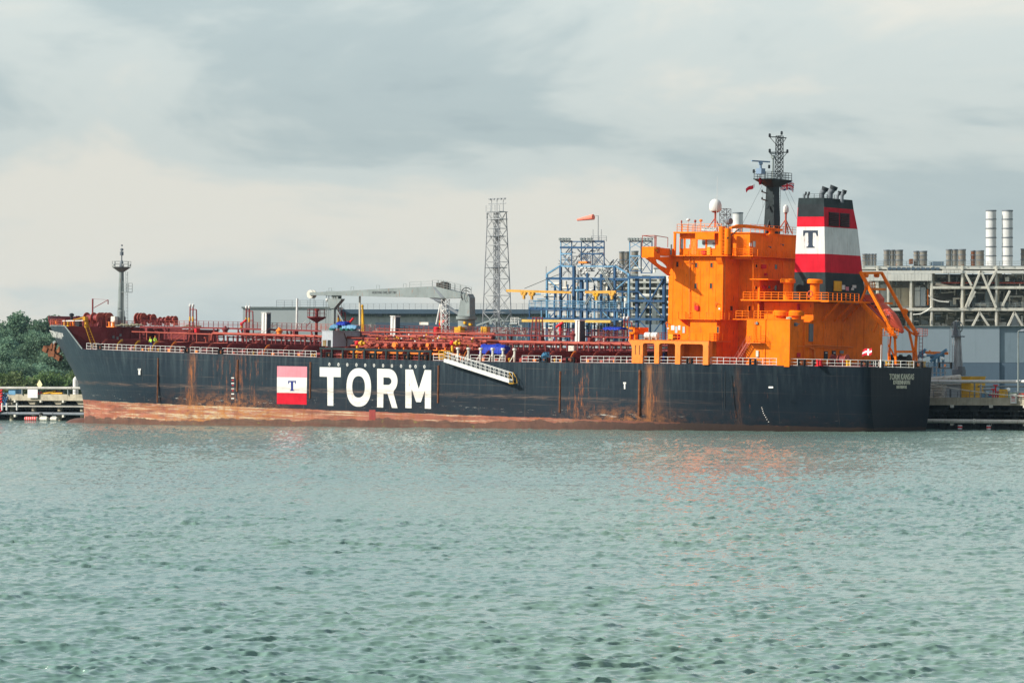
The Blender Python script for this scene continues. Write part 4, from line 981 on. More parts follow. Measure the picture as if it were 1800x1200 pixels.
a, b_ = S(1324, 450, u=UA2-.12), S(1324, 545, u=UA2-.12); mb = MB(); mb.tube(a, b_, .07, 6); mb.path([S(1326, 459, u=UA2-.1), S(1344, 459, u=UA2-.1)], .05); ship.part('drain_pipe', mb, ORANGE, AB2)
for (x0, y0, x1, y1) in ((1338, 465, 1344, 472), (1340, 502, 1345, 508), (1343, 480, 1346, 484)):
    mb = MB(); abox(mb, x0, y0, x1, y1, UA2, .35); ship.part('fire_cabinet', mb, RED, AB2)
# balcony with rail, port side and across the aft face
bz = zBAL
mb = MB(); u_l = S(1192, 563, p=PL+.6).x
mb.box((UA-.2, PH, bz-.1), (u_l, PL+.6, bz)); mb.box((UA-1.0, -8, bz-.1), (UA, PL+.6, bz))
mb.prism([[(UA+.2, PH, bz-.1), (UA+.2, PL+.5, bz-.1), (UA+.2, PH, bz-1.3)]], (.1, 0, 0))
for uu in (28.5, 31, 33.2): mb.prism([[(uu, PH, bz-.1), (uu, PL+.5, bz-.1), (uu, PH, bz-1.0)]], (.08, 0, 0))
bal = ship.part('balcony', mb, ORANGE)
mb = MB(); mb.rail([(u_l, PH, bz), (u_l, PL+.5, bz), (UA-.9, PL+.5, bz), (UA-.9, 2, bz)], 1.1, 3, 1.4, .045); ship.part('railing', mb, ORANGE, bal)
# ---- orange side screen with arches at the ship's side
PS = 15.72
def ring_arch(): pass
A0_, A1_ = S(1112, 645, p=PS), S(1246.5, 645, p=PS); zt = S(1180, 597.5, p=PS).z
def arch(mb, x0, x1, y0):
    a, b_ = S(x0, 645, p=PS).x, S(x1, 645, p=PS).x; zt2 = S((x0+x1)/2, y0, p=PS).z; r = .35
    lo = zd(30)+.0
    pts = [(a, PS, lo), (a, PS, zt2-r)]+[(a-r+r*math.cos(t), PS, zt2-r+r*math.sin(t)) for t in np.linspace(.3, math.pi/2, 4)]
    pts += [(b_+r-r*math.sin(t), PS, zt2-r+r*math.cos(t)) for t in np.linspace(0, math.pi/2-.3, 4)]+[(b_, PS, zt2-r), (b_, PS, lo)]
    return pts
loz = zd(34)-.02
out_ = [(A0_.x+.7, PS, zt), (A0_.x+.7, PS, zt-.25), (A0_.x+.15, PS, zt-.8), (A0_.x, PS, zt-1.4), (A0_.x, PS, loz)]
for (x0, x1, y0) in ((1131, 1151.5, 603), (1159.5, 1188, 603.5), (1197, 1237, 604.5)):
    ap = arch(None, x0, x1, y0); ap[0] = (ap[0][0], PS, loz); ap[-1] = (ap[-1][0], PS, loz); out_ += ap
out_ += [(A1_.x, PS, loz), (A1_.x, PS, zt)]
mb = MB(); mb.prism([out_], (0, .3, 0)); SC = ship.part('side_screen', mb, ORANGE2)
for x in (1131.5, 1158, 1196, 1246): u = S(x, 640, p=PS).x; mb = MB(); mb.box((u-.02, PS-.9, loz), (u+.25, PS-.01, zt-.1)); ship.part('web_frame', mb, ORANGE2, SC)
for x in (1118.5, 1125.5):
    u = S(x, 630, p=PS).x; mb = MB(); mb.box((u-.07, PS+.3, zd(40)+1.4), (u+.07, PS+.33, zd(40)+2.9)); ship.part('freeboard_mark', mb, RUST, SC)
mb = MB(); mb.box((A1_.x, PH-1, zt-.15), (A0_.x+.6, PS+.3, zt)); mb.box((A1_.x, PL, -.2), (A1_.x+.1, PS, zt)) if 0 else None
mb.box((A0_.x+.3, -15.8, zt-.15), (A1_.x+3, PH-1, zt)); ship.part('poop_deck', mb, ORANGE2)
mb = MB(); mb.rail([(A0_.x+.4, -5, zt), (A0_.x+.4, 15, zt)], 1.15, 3, 1.3, .045); ship.part('poop_railing', mb, MAROON)
mb = MB(); mb.rail([(S(1174, 598, p=PS).x, PS, zt), (S(1224, 598, p=PS).x, PS, zt)], 1.0, 2, 1.6, .04); mb.rail([(S(1222, 598, p=PS).x, PS, zt), (A1_.x, PS, zt), (A1_.x, PL, zt), (27, PL+.1, zt)], 1.15, 4, 1.2, .045); ship.part('poop_railing', mb, ORANGE)
# lifeboat-stage gear on the poop deck
a, b_ = S(1107, 575, p=15.2), S(1117, 587, p=15.2)
mb = MB(); cx_, cz_ = (a.x+b_.x)/2, (a.z+b_.z)/2; hw = abs(a.x-b_.x)/2; hz = abs(a.z-b_.z)/2
for bx in (((cx_-hw, 14.3, cz_+hz-.3), (cx_+hw, 15.4, cz_+hz)), ((cx_-hw, 14.3, cz_-hz), (cx_+hw, 15.4, cz_-hz+.3)), ((cx_-hw, 14.3, cz_-hz), (cx_-hw+.35, 15.4, cz_+hz))): mb.box(*bx)
mb.box((cx_-hw+.2, 13.9, cz_-hz+.1), (cx_+hw-.1, 14.4, cz_+hz-.1))
mb.box((cx_-.5, 14.4, zt-.1), (cx_-.3, 15.2, cz_-hz)); mb.box((cx_+.4, 14.4, zt-.1), (cx_+.6, 15.2, cz_-hz)); mb.box((cx_-hw, 11.5, cz_-hz), (cx_-hw+.2, 14, cz_+hz))
ship.part('searchlight_housing', mb, ORANGE)
# ---- wheelhouse
mb = MB()
wz0, wz1 = zBD, zRF
uFw = S(1194.5, 430, p=PH-1.1).x; PW = PH-1.1
mb.box((UA+.3, -PW, wz0), (uFw, PW, wz1-.25)); WH = ship.part('wheelhouse', mb, ORANGE)
mb = MB(); mb.box((UA+.2, -PH, wz1-.25), (uFw+.5, PH, wz1)); mb.box((uFw+.1, PH-.3, wz0), (uFw+.45, PH, wz1-.2))
x_ = S(1222, 411, p=PH).x; mb.box((x_-3.6, PH-.25, wz1-1.25), (x_, PH-.02, wz1-.2)); ship.part('wheelhouse_roof', mb, ORANGE)
for (x0, y0, x1, y1, g) in ((1196.5, 420, 1201.8, 437, GLASS2), (1205.5, 420, 1213.5, 437, GLASS2), (1218, 424, 1221.8, 434, GLASS2), (1226.5, 421, 1240, 437, GLASS2), (1243.5, 421, 1257, 437, GLASS2)):
    window(x0, y0, x1, y1, 'p', PW, WH, g)
window(1276, 421, 1282.5, 437, 'a', UA+.3, WH, GLASS)
mb = MB()
for (x, y) in ((1237, 428), (1255, 429)):
    c = S(x, y, p=PW+.05); mb.lathe(c, [(.28, 0), (.28, .03)], 14, (0, 1, 0))
ship.part('clear_view_screen', mb, MIDG, WH)
for (x0, y0, x1, y1, mt_) in ((1234, 440, 1241, 447, RED), (1244.5, 434, 1249.5, 448, YELLOW)):
    mb = MB(); pbox(mb, x0, y0, x1, y1, PW, .3); ship.part('equipment_locker', mb, mt_, WH)
mb = MB(); pbox(mb, 1216, 421, 1224, 447, PW, .05); ship.part('door', mb, ORANGE2, WH)
# bridge deck walkway and rail
mb = MB(); mb.box((UA-1.4, -PH, wz0-.12), (UF, PH+1.0, wz0)); mb.box((UA2-1.0, -10.5, wz0-.12), (UA-1.4, PH2+1.0, wz0)); bd = ship.part('bridge_deck', mb, ORANGE)
mb = MB(); uA_ = S(1205, 449, p=PH+.9).x
mb.rail([(uA_, PH+.9, wz0), (UA-1.3, PH+.9, wz0), (UA-1.3, PH2+.9, wz0), (UA2-.9, PH2+.9, wz0), (UA2-.9, -9.5, wz0)], 1.1, 3, 1.5, .045); ship.part('railing', mb, ORANGE, bd)
mb = MB(); prof = [(0, 0), (1.5, 0), (1.35, -.5), (.9, -1.2), (.5, -1.6), (.35, -2.4), (.3, -4.5), (.25, -6.3), (0, -6.6)]
mb.prism([[(UA-.02, PH-1.3+a_*1.5 if 0 else PH-.8+a_, wz0-.12+b2) for a_, b2 in prof]], (1.0, 0, 0)); ship.part('corner_bracket', mb, ORANGE)
# cable trunk/ladder cage at the wheelhouse corner
a, b_ = S(1268, 398, p=PH+.5), S(1268, 447, p=PH+.5); mb = MB(); mb.lathe((b_.x, PH+.4, wz0), [(.55, 0), (.55, 2.3), (.6, 2.35), (.6, 2.45), (.55, 2.5), (.55, a.z-wz0)], 14); tk = ship.part('signal_trunk', mb, ORANGE)
mb = MB(); c = S(1274, 447, p=PH); mb.ladder((b_.x-.9, PH+.5, wz0), (b_.x-.9, PH+.5, a.z), .45, .3, .04, (1, .3, 0))
for z_ in np.arange(wz0+.8, a.z, .55): mb.path([(b_.x-.9+.4*math.cos(t), PH+.7+.4*math.sin(t), z_) for t in np.linspace(-1.2, 2, 6)], .035, 4)
ship.part('ladder', mb, ORANGE2, tk)
# ---- port bridge wing
w1_, w0_ = S(1128, 445, p=16.1).x, S(1149.5, 445, p=16.1).x; zw1 = S(1139, 433.5, p=16.1).z; zw0 = S(1139, 453, p=16.1).z
mb = MB()
mb.box((w0_, 14.3, zw0), (w1_, 16.1, zw1)); mb.box((w0_, PH-1, wz0-.12), (w1_, 14.3, wz0))
mb.box((w0_, PH-.6, wz0), (w0_+.12, 14.3, zw1-.15)) ; mb.box((w1_-.12, PH-.6, wz0), (w1_, 14.3, zw1))
wing = ship.part('bridge_wing', mb, ORANGE)
mb = MB()
def wp(x, y): v = S(x, y, u=w0_+.05); return Vector((w0_+.05, v.y, v.z))
big = [wp(1134, 453), wp(1150, 453), wp(1200, 453), wp(1202, 478), wp(1178, 479), wp(1174, 485)]
hole = [wp(1153, 456), wp(1157, 456.5), wp(1165, 461), wp(1171, 466.5), wp(1173, 470), wp(1171, 471), wp(1162, 467), wp(1155, 462)]
mb.prism([[wp(1138, 452), wp(1204, 450), wp(1200, 481), wp(1196, 477), wp(1180, 470), wp(1176.5, 480), wp(1178, 484), wp(1174, 484)], hole], (.12, 0, 0))
mb.bar(wp(1137, 453)+Vector((.1, 0, 0)), wp(1177, 484)+Vector((.1, 0, 0)), .5, .12); ship.part('wing_bracket', mb, ORANGE, wing)
mb = MB(); z_ = zw1; 
mb.path([(w1_, 16, z_), (w1_, 16, z_+1.75), (w0_, 16, z_+1.75), (w0_, 16, z_)], .06, 5); mb.path([(w0_, 16, z_+1.75), (w0_, 12.2, z_+1.55), (w0_, 12.2, z_)], .06, 5); mb.path([(w1_, 16, z_+1.75), (w1_, 12.2, z_+1.55), (w1_, 12.2, z_)], .06, 5)
for dx in (.3, .5): mb.path([(w0_, 16-dx, z_), (w0_, 16-dx, z_+1.75)], .05, 4)
ship.part('wing_awning_frame', mb, SALMON, wing)
mb = MB(); c = wp(1156.5, 441); mb.lathe(c-Vector((.08, 0, 0)), [(.42, -.04), (.42, .04)], 14, (-1, 0, 0)); ship.part('lifebuoy', mb, paint('lifebuoy_orange', (.45, .08, .02), .6, .2), wing)
c = wp(1177, 438); mb = MB(); mb.tube((c.x-.3, c.y, c.z-.9), (c.x-.3, c.y, c.z+.75), .15, 8); ship.part('pelorus_stand', mb, GREYP, wing)
for (x, y) in ((1150.5, 435), (1153, 440)):
    c = wp(x, y); mb = MB(); mb.ell((c.x-.15, c.y, c.z), (.13, .13, .18), 8); ship.part('lamp', mb, YELLOW, wing)
# ---- monkey island
mb = MB(); mb.rail([(uFw, PH-.3, wz1), (27.2, PH-.3, wz1)], 1.2, 3, 1.1, .04); mb.rail([(uFw, PH-.3, wz1), (uFw, -9, wz1)], 1.2, 3, 1.5, .04); mb.rail([(UA2+.3, 8.4, zRF), (UA2+.3, -10, zRF)], 1.2, 3, 1.4, .04); ship.part('roof_railing', mb, ORANGE2)
for x, y, mt_, r in ((1198, 391, SALMON, .14), (1210, 387.5, WHITE, .32), (1222, 390, SALMON, .2), (1232, 389, ORANGE2, .28)):
    a = S(x, y, p=8.5); mb = MB(); mb.tube((a.x, 8.5, wz1), a, .07, 6); mb.lathe(a, [(.1, -.1), (r, .05), (r*.9, .25), (.05, .35)], 10); ship.part('roof_aerial', mb, mt_)
a, b_ = S(1234, 400.5, p=PH-.1), S(1259, 405.2, p=PH-.1); mb = MB(); mb.box((a.x, PH-.15, b_.z), (b_.x, PH-.05, a.z)); nb = ship.part('name_board', mb, WHITE)
ship.text('board_name', 'TORM KANSAS', .5, Matrix.Translation(((a.x+b_.x)/2, PH-.04, (a.z+b_.z)/2+.03))@Matrix.Rotation(math.pi, 4, 'Z')@Matrix.Rotation(R(90), 4, 'X'), BLACKP, nb, font_scale=(.75, 1))
mb = MB(); mb.box((a.x-.1, PH-.16, b_.z-.35), (b_.x, PH-.06, b_.z-.12)); ship.part('board_stripe', mb, NAVY, nb)
def dome(px, yt, yb, r, ybase, p, u=None):
    c = S(px, yb, p=p); t = S(px, yt, p=p); h = t.z-c.z; mb = MB()
    mb.lathe((c.x, p, c.z), [(r*.85, 0), (r, h*.15), (r, h*.5), (r*.88, h*.74), (r*.6, h*.92), (r*.2, h)], 20, share=True); d_ = ship.part('satellite_dome', mb, WHITE)
    mb = MB(); zb_ = S(px, ybase, p=p).z; mb.tube((c.x, p, zb_), (c.x, p, c.z+.05), .16, 8); mb.lathe((c.x, p, c.z-.25), [(r*.4, 0), (r*.7, .2)], 10)
    for k in range(3):
        t_ = k*2.1+.3; mb.tube((c.x+1.6*math.cos(t_), p+1.6*math.sin(t_), zb_), (c.x, p, c.z-1.1), .09, 6)
    ship.part('dome_stand', mb, SALMON, d_)
dome(1257.5, 350, 371, .98, 407, 6); dome(1381.5, 360, 373.5, .45, 411, -3.5)
mb = MB(); a = S(1261, 310, p=7); mb.tube((a.x, 7, wz1), a, .05, 5, .02); ship.part('whip_aerial', mb, WHITE)
# signal platform lattice beside the dome
a = S(1275, 367, p=4); mb = MB(); zb_ = zRF; mb.lattice((a.x, 4, zb_), (a.x, 4, a.z), 1.3, 1.3, 4, .05, .035); ship.part('signal_frame', mb, MIDG)
mb = MB(); c = S(1281, 389, p=5); mb.lathe(c, [(.45, -.5), (.55, .1), (.5, .5)], 12, (-1, .3, 0)); mb.tube(c-Vector((0, 0, 1.5)), c, .12, 6); ship.part('searchlight', mb, MIDG)
# provision crane, jib stowed along the roof
a, b_ = S(1297, 393, u=UA2-.2), S(1376, 410, u=UA2-.2); c0 = S(1291, 400, u=UA2-.3)
mb = MB(); P = lambda x, y: (lambda v: Vector((UA2-.6, v.y, v.z)))(S(x, y, u=UA2-.6))
mb.prism([[P(1286, 399), P(1299, 394.5), P(1312, 394.5), P(1376, 402.5), P(1376, 406), P(1310, 400.5), P(1297, 401), P(1286, 402.5)]], (.45, 0, 0)); pc = ship.part('provision_crane', mb, ORANGE)
mb = MB(); mb.tube(P(1299, 403), P(1278, 419), .1, 6); ship.part('luffing_ram', mb, BLACKP, pc)
mb = MB(); mb.prism([[P(1352, 402), P(1366, 402), P(1362, 407), P(1361, 412), P(1352, 417), P(1350, 413), P(1356, 409)]], (.4, 0, 0)); mb.lathe(P(1360, 406), [(.4, 0), (.4, .5)], 10, (1, 0, 0)); ship.part('hook_block', mb, ORANGE, pc)
mb = MB(); v = P(1282, 420); mb.tube((v.x+.3, v.y, zBD), (v.x+.3, v.y, P(1284, 402).z), .5, 12); ship.part('crane_post', mb, ORANGE, pc)
# aft wall gear
mb = MB(); abox(mb, 1321.5, 422, 1329, 446, UA2+.3, .06); dr = ship.part('door', mb, ORANGE2, AB2)
window(1323, 424, 1328, 434, 'a', UA2+.24, AB2, GLASS2)
mb = MB(); abox(mb, 1317, 427, 1321, 433, UA2+.3, .08); ship.part('notice', mb, WHITE, AB2)
for (x, y) in ((1350, 433), (1372, 429)):
    c = S(x, y, u=UA2+.2); mb = MB(); mb.tube(c, c-Vector((.5, 0, .1)), .05, 5); mb.ell(c-Vector((.5, 0, .15)), (.15, .15, .15), 8); ship.part('lamp', mb, MIDG, AB2)
# ---- main mast
M_ = S(1357, 398, p=0); mu = M_.x; zb_ = zRF; zp = S(1357, 316, p=0).z; ztp = S(1357, 238, p=0).z
mb = MB()
w_ = 1.15
sec = lambda z, a, b2: [(mu-a, -b2, z), (mu+a, -b2, z), (mu+a, b2, z), (mu-a, b2, z)]
l0 = sec(zb_, .95, 1.0); l1 = sec(zp-1.2, .75, .75)
mb.hexa(l0+l1); mb.hexa(sec(zp-1.2, .75, .75)+[(mu-1.6, -3.1, zp-.1), (mu+1.6, -3.1, zp-.1), (mu+1.6, 3.1, zp-.1), (mu-1.6, 3.1, zp-.1)])
mb.box((mu-1.7, -3.2, zp-.1), (mu+1.7, 3.2, zp+.05))
for s_ in (-1, 1): mb.prism([[(mu-.1, s_*.9, zb_), (mu-.1, s_*2.0, zb_), (mu-.1, s_*.85, zb_+2.4)]], (.2, 0, 0))
mast = ship.part('main_mast', mb, GREENBLK)
mb = MB(); mb.rail([(mu-1.6, -3.1, zp), (mu+1.6, -3.1, zp), (mu+1.6, 3.1, zp), (mu-1.6, 3.1, zp), (mu-1.6, -3.1, zp)], 1.15, 3, 1.1, .04); ship.part('railing', mb, BLACKP, mast)
pm = S(1368, 316, p=0); mb = MB(); lc = S(1369, 316, u=mu).y; mb.lattice((mu, lc, zp), (mu, lc, ztp), 1.0, .85, 10, .06, .04)
for y, x0, x1 in ((241, 1353, 1369), (268, 1352.5, 1384), (242.5, 1369, 1382)):
    a, b_ = S(x0, y, u=mu), S(x1, y, u=mu); mb.bar(a, b_, .12, .16)
    for e in (a, b_):
        if abs(e.y-lc) > .8: mb.tube(e, (e.x, lc+.4*(1 if e.y > lc else -1), e.z-1.4), .05, 4)
ship.part('lattice_mast', mb, BLACKP, mast)
for (x, y) in ((1353, 238), (1353, 265), (1384, 266), (1352, 293), (1374, 234), (1325, 301)):
    a = S(x, y, u=mu); mb = MB(); mb.lathe((a.x, a.y, a.z-.3), [(.13, 0), (.19, .1), (.19, .5), (.1, .6)], 8); ship.part('navigation_lamp', mb, BLACKP, mast)
mb = MB(); a = S(1359, 276, u=mu); mb.tube((mu, a.y, zp), (mu, a.y, a.z), .14, 6); mb.cbox(a, (.5, .6, .5)); mb.bar(a+Vector((0, -1.0, .5)), a+Vector((0, 1.0, .5)), .15, .15); ship.part('radar_scanner', mb, GREYP, mast)
mb = MB(); a = S(1337, 300, u=mu); b_ = S(1337, 286, u=mu); mb.cbox((mu, a.y, a.z-.1), (1.0, 1.2, .9)); mb.tube(a, b_, .2, 8); mb.lathe(b_-Vector((0, 0, .3)), [(.35, 0), (.35, .4)], 10); mb.bar(b_+Vector((.5, 1.9, .2)), b_+Vector((-.5, -1.9, .2)), .25, .22); ship.part('radar_scanner', mb, paint('radar_blue_grey', (.2, .28, .38), .4, .1), mast)
for y in (326, 340, 353, 367):
    a = S(1348, y, u=mu); e = S(1339.5 if y < 360 else 1351, y-3, u=mu); mb = MB(); mb.bar((mu, a.y, a.z), (mu, e.y, e.z), .35, .1); mb.ell((mu, e.y, e.z+.15), (.14, .14, .2), 8); ship.part('light_bracket', mb, BLACKP, mast)
mb = MB(); a = S(1371, 330, u=mu); mb.ladder((mu, a.y, zb_+.3), (mu, a.y, zp), .4, .4, .03, (0, 1, 0)); ship.part('ladder', mb, BLACKP, mast)
mb = MB()
for (x0, y0, x1, y1) in ((1340, 326, 1304, 396), (1346, 352, 1330, 397), (1378, 332, 1401, 385), (1386, 334, 1398, 360), (1341, 330, 1341, 366)):
    mb.tube(S(x0, y0, u=mu), S(x1, y1, u=mu-1), .022, 3)
ship.part('stay_wire', mb, BLACKP, mast)
# ---- funnel
def fsec(xl, xm, xr, yl, ym, yr, um, pm_):
    """corner of the funnel at a level: port-aft corner given, the others measured"""
    c = S(xm, ym, u=um); l = S(xl, yl, p=c.y); r = S(xr, yr, u=c.x); return c, l, r
fu0 = 10.9
lv = [(1397, 1450.5, 1516, 478, 478, 478.5), (1401, 1449, 1507, 396, 397, 398.5), (1402.5, 1448.5, 1500, 362, 363, 366), (1404, 1448, 1498, 346, 347.5, 350)]
L = []
for (xl, xm, xr, yl, ym, yr) in lv:
    c = S(xm, ym, u=fu0+ (0 if yl > 470 else .25*(478-ym)/130)); l = S(xl, yl, p=c.y); r = S(xr, yr, u=c.x); L.append((c.x, l.x, c.y, r.y, c.z))
def finterp(z):
    zs = [l[4] for l in L]; return [float(np.interp(z, zs, [l[i] for l in L])) if z >= zs[0] else L[0][i]+(z-zs[0])*(L[1][i]-L[0][i])/(zs[1]-zs[0]) for i in range(4)]
zA = lambda y: S(1450, y, u=fu0).z
bands = [(zA(530), zA(478.5), GREENBLK, 'funnel_base'), (zA(478.5), zA(446), FUNRED, 'funnel_band'), (zA(446), zA(398.5), FUNWHITE, 'funnel_band'), (zA(398.5), zA(364), FUNRED, 'funnel_band'), (zA(364), zA(347.5), GREENBLK, 'funnel_top')]
FN = None
def fbox(z0, z1, g=0):
    r = []
    for z in (z0, z1):
        a, b_, c, d = finterp(z); r += [(a-g, d-g, z), (b_+g, d-g, z), (b_+g, c+g, z), (a-g, c+g, z)]
    return r
mb = MB(); mb.hexa(fbox(zA(530), zA(349))); FN = ship.part('funnel', mb, BLACKP)
for z0, z1, mt_, nm in bands:
    mb = MB(); vs = fbox(z0, z1, .02)
    mb.add(vs, [(0, 1, 5, 4), (1, 2, 6, 5), (2, 3, 7, 6), (3, 0, 4, 7)]+([(4, 5, 6, 7)] if nm == 'funnel_top' else [])); ship.part(nm, mb, mt_, FN)
# louvres
for x0, x1 in ((1457, 1474), (1477, 1492.5)):
    z0, z1 = zA(396.5), zA(372); um = finterp((z0+z1)/2)[0]-.05
    pa, pb = S(x0, 384, u=um).y, S(x1, 384, u=um).y; mb = MB()
    a0, a1 = finterp(z0)[0], finterp(z1)[0]
    mb.hexa([(a0-.12, pb, z0), (a0+.1, pb, z0), (a0+.1, pa, z0), (a0-.12, pa, z0), (a1-.12, pb, z1), (a1+.1, pb, z1), (a1+.1, pa, z1), (a1-.12, pa, z1)])
    lo_ = ship.part('louvre_panel', mb, BLACKP, FN)
    mb = MB()
    for k in range(8):
        z = z0+(z1-z0)*(k+.5)/8; a = finterp(z)[0]; mb.hexa([(a-.28, pb, z-.08), (a-.12, pb, z+.05), (a-.12, pa, z+.05), (a-.28, pa, z-.08), (a-.28, pb, z-.04), (a-.12, pb, z+.09), (a-.12, pa, z+.09), (a-.28, pa, z-.04)])
    ship.part('louvre_slats', mb, paint('dark_red_louvre', (.08, .02, .02), .5, .2), FN, stuff=True)
# funnel letter on the sloping port side
zc0, zc1 = zA(435), zA(405)
cc = [finterp(z) for z in (zc0, zc1)]
def fpt(x, y):
    pl = 5.0
    for _ in range(6):
        v = S(x, y, p=pl); pl = finterp(v.z)[2]+.04
    return v
mb = MB(); pl_ = [fpt(x, y) for x, y in serifT(1411.8, 405, 1437.5, 435.5)]; mb.prism([pl_], (0, .02, 0)); ship.part('funnel_letter', mb, paint('letter_blue_grey', (.035, .05, .075), .5, .15), FN)
# exhausts
for x, yb, yt, r, d in ((1444.5, 347, 332, .55, 1), (1459, 348, 330, .6, 1), (1472, 350, 339, .3, 1), (1480, 350, 337, .36, 1), (1414.5, 346, 340, .14, 1), (1420, 346, 340, .14, 1)):
    a = S(x, yb, p=1.0); t = S(x, yt, p=1.0); mb = MB(); mb.tube((a.x, 1, a.z-.6), (a.x, 1, a.z+(t.z-a.z)*.55), r*.75, 12); mb.tube((a.x, 1, a.z+(t.z-a.z)*.5), (a.x-r*.9, .9, t.z), r*.8, 12, r*.95)
    ex = ship.part('exhaust_pipe', mb, MIDG if r > .2 else BLACKP, FN)
    mb = MB(); mb.tube((a.x-r*.75, .92, t.z-.3), (a.x-r*1.1, .85, t.z+.25), r*.98, 12, r*1.05); ship.part('exhaust_lip', mb, BLACKP, ex)
mb = MB(); a = S(1450, 347, p=2); mb.rail([(a.x+3, 3.6, L[3][4]), (a.x, 3.6, L[3][4]), (a.x, -2, L[3][4])], .7, 2, 1.1, .035); ship.part('railing', mb, BLACKP, FN)
# fan room below the funnel with notices
u_f = finterp(zA(505))[0]
for (x0, y0, x1, y1, mt_) in ((1465.5, 494, 1478.5, 511.5, YELLOW), (1479.5, 501, 1484.5, 509, WHITE), (1486.5, 504, 1491, 511, PINKP), (1498, 501, 1504, 506, WHITE), (1496, 506, 1500, 510, WHITE)):
    mb = MB(); abox(mb, x0, y0, x1, y1, u_f-.05, .12); ship.part('notice', mb, mt_, FN)
# ---- engine casing and boat deck
zB = S(1420, 527, p=10.4).z
mb = MB()
mb.box((11.5, -14, -.2), (20.5, 7.7, zB-.35)); mb.box((11.6, 7.7, -.2), (19, 10, zBAL-.2))
for z in (zB-3.4, zBAL, zBAL-3.6): mb.box((11.45, -14, z-.04), (11.5, 7.7, z+.04))
for p in (4.5, -1, -8): mb.box((11.44, p-.04, 0), (11.5, p+.04, zB-.5))
EC = ship.part('engine_casing', mb, ORANGE)
mb = MB(); pp = 10.4; ub_ = S(1515, 527, p=-1).x
mb.box((8.6, -9.5, zB-.22), (23.2, pp, zB)); mb.box((4.5, 1.0, zB-.22), (8.6, 9.4, zB)) if 0 else None
mb.box((7.2, -9.6, zB-.3), (8.6, pp, zB)); BD = ship.part('boat_deck', mb, ORANGE)
mb = MB(); mb.rail([(22.8, pp-.1, zB), (7.3, pp-.1, zB), (7.3, 1, zB)], 1.15, 3, 1.3, .05); ship.part('railing', mb, ORANGE, BD)
mb = MB()
for p in (5.5, -1.2):
    mb.bar((11.3, p-.2, zB-3.2), (8.2, p, zB-.3), .22, .3)
mb.bar((11.3, 1.5, zB-3.2), (8.2, 1.2, zB-.3), .22, .3)
ship.part('deck_brace', mb, ORANGE)
# canopy over the aft house platform
mb = MB(); zc_ = S(1350, 491, u=UA2-2).z; mb.box((UA2-3.4, -3.5, zc_-.1), (UA2, 8.8, zc_+.05)); ship.part('canopy', mb, ORANGE)
# mushroom vents
def mush(x, yt, yh, yb, w, p):
    c = S(x, yb, p=p); t = S(x, yt, p=p); h_ = S(x, yh, p=p); r = w/2/9.2; mb = MB()
    mb.lathe((c.x, p, c.z-.3), [(r*.6, 0), (r*.6, h_.z-c.z+.3)], 16); v = ship.part('mushroom_ventilator', mb, ORANGE)
    mb = MB(); mb.lathe((c.x, p, h_.z), [(r*.75, -.05), (r, 0), (r, (t.z-h_.z)*.7), (r*.85, t.z-h_.z)], 20); ship.part('hood', mb, ORANGE, v)
mush(1384.5, 489.5, 497, 526, 22, 7.5); mush(1432, 490.5, 498, 526, 22.5, 8.2)
mush(1373, 545.5, 555, 562, 24, 11.0); mush(1400, 545.5, 555, 562, 23, 10.6)
mb = MB(); c = S(1424.5, 516.5, p=pp); mb.path([c+Vector((.45*math.cos(t), .08, .45*math.sin(t))) for t in np.linspace(0, 6.283, 13)], .09, 6); ship.part('lifebuoy', mb, LIFEB)
# ---- port quarter block
PQ = 14.0
uq0, uq1 = S(1388, 600, p=PQ).x, S(1312, 600, p=PQ).x; zq = S(1350, 561, p=PQ).z
mb = MB(); mb.box((uq0, 9.9, -.2), (uq1, PQ, zq)); mb.box((uq0-.1, 9.9, zq), (uq1+.1, PQ+.1, zq+.1))
z = S(1350, 602, p=PQ).z; mb.box((uq0-.02, 10, z-.03), (uq1, PQ+.03, z+.03)); u_ = S(1345, 600, p=PQ).x; mb.box((u_-.08, PQ, 0), (u_+.08, PQ+.12, zq))
mb.box((16.4 , 9.9, -.2), (27, 11.0, zq-.1)) if 0 else None
QB = ship.part('quarter_house', mb, ORANGE)
mb = MB(); mb.rail([(uq1+2, PQ, zq+.1), (uq1-.3, PQ, zq+.1)], 1.15, 3, 1.0, .05); mb.rail([(uq1-1.3, PQ, zq+.1), (uq0+2.9, PQ, zq+.1)], 1.15, 3, 1.3, .05); ship.part('railing', mb, ORANGE, QB)
mb = MB(); mb.box((uq1-.2, 9.9, zq-.12), (uq1+2.6, PQ, zq)); ship.part('walkway', mb, ORANGE, QB)
mb = MB(); x0, x1, z0_, z1_ = pbox(mb, 1330, 572, 1337, 596, PQ, .08); ship.part('door', mb, ORANGE, QB)
mb = MB(); pbox(mb, 1328.5, 565.5, 1333, 570, PQ, .25); ship.part('cable_box', mb, GREYP, QB)
mb = MB(); mb.ladder(S(1326, 602, p=PQ+.25), S(1326, 562, p=PQ+.25), .45, .35, .04); ship.part('ladder', mb, ORANGE, QB)
zpf = S(1325, 602, p=PQ+1).z
mb = MB(); a, b_ = S(1313, 602, p=PQ+1).x, S(1339, 602, p=PQ+1).x; mb.box((b_, PQ, zpf-.08), (a, PQ+1.3, zpf)); ld = ship.part('landing', mb, ORANGE2)
mb = MB(); mb.rail([(a, PQ+1.25, zpf), (b_, PQ+1.25, zpf), (b_, PQ+.1, zpf)], 1.1, 3, 1.0, .04); ship.part('railing', mb, ORANGE, ld)
A = Vector((a, PQ+.6, zpf)); B = Vector((S(1296, 645, p=PQ+.6).x+.4, PQ+.6, 0))
mb = MB()
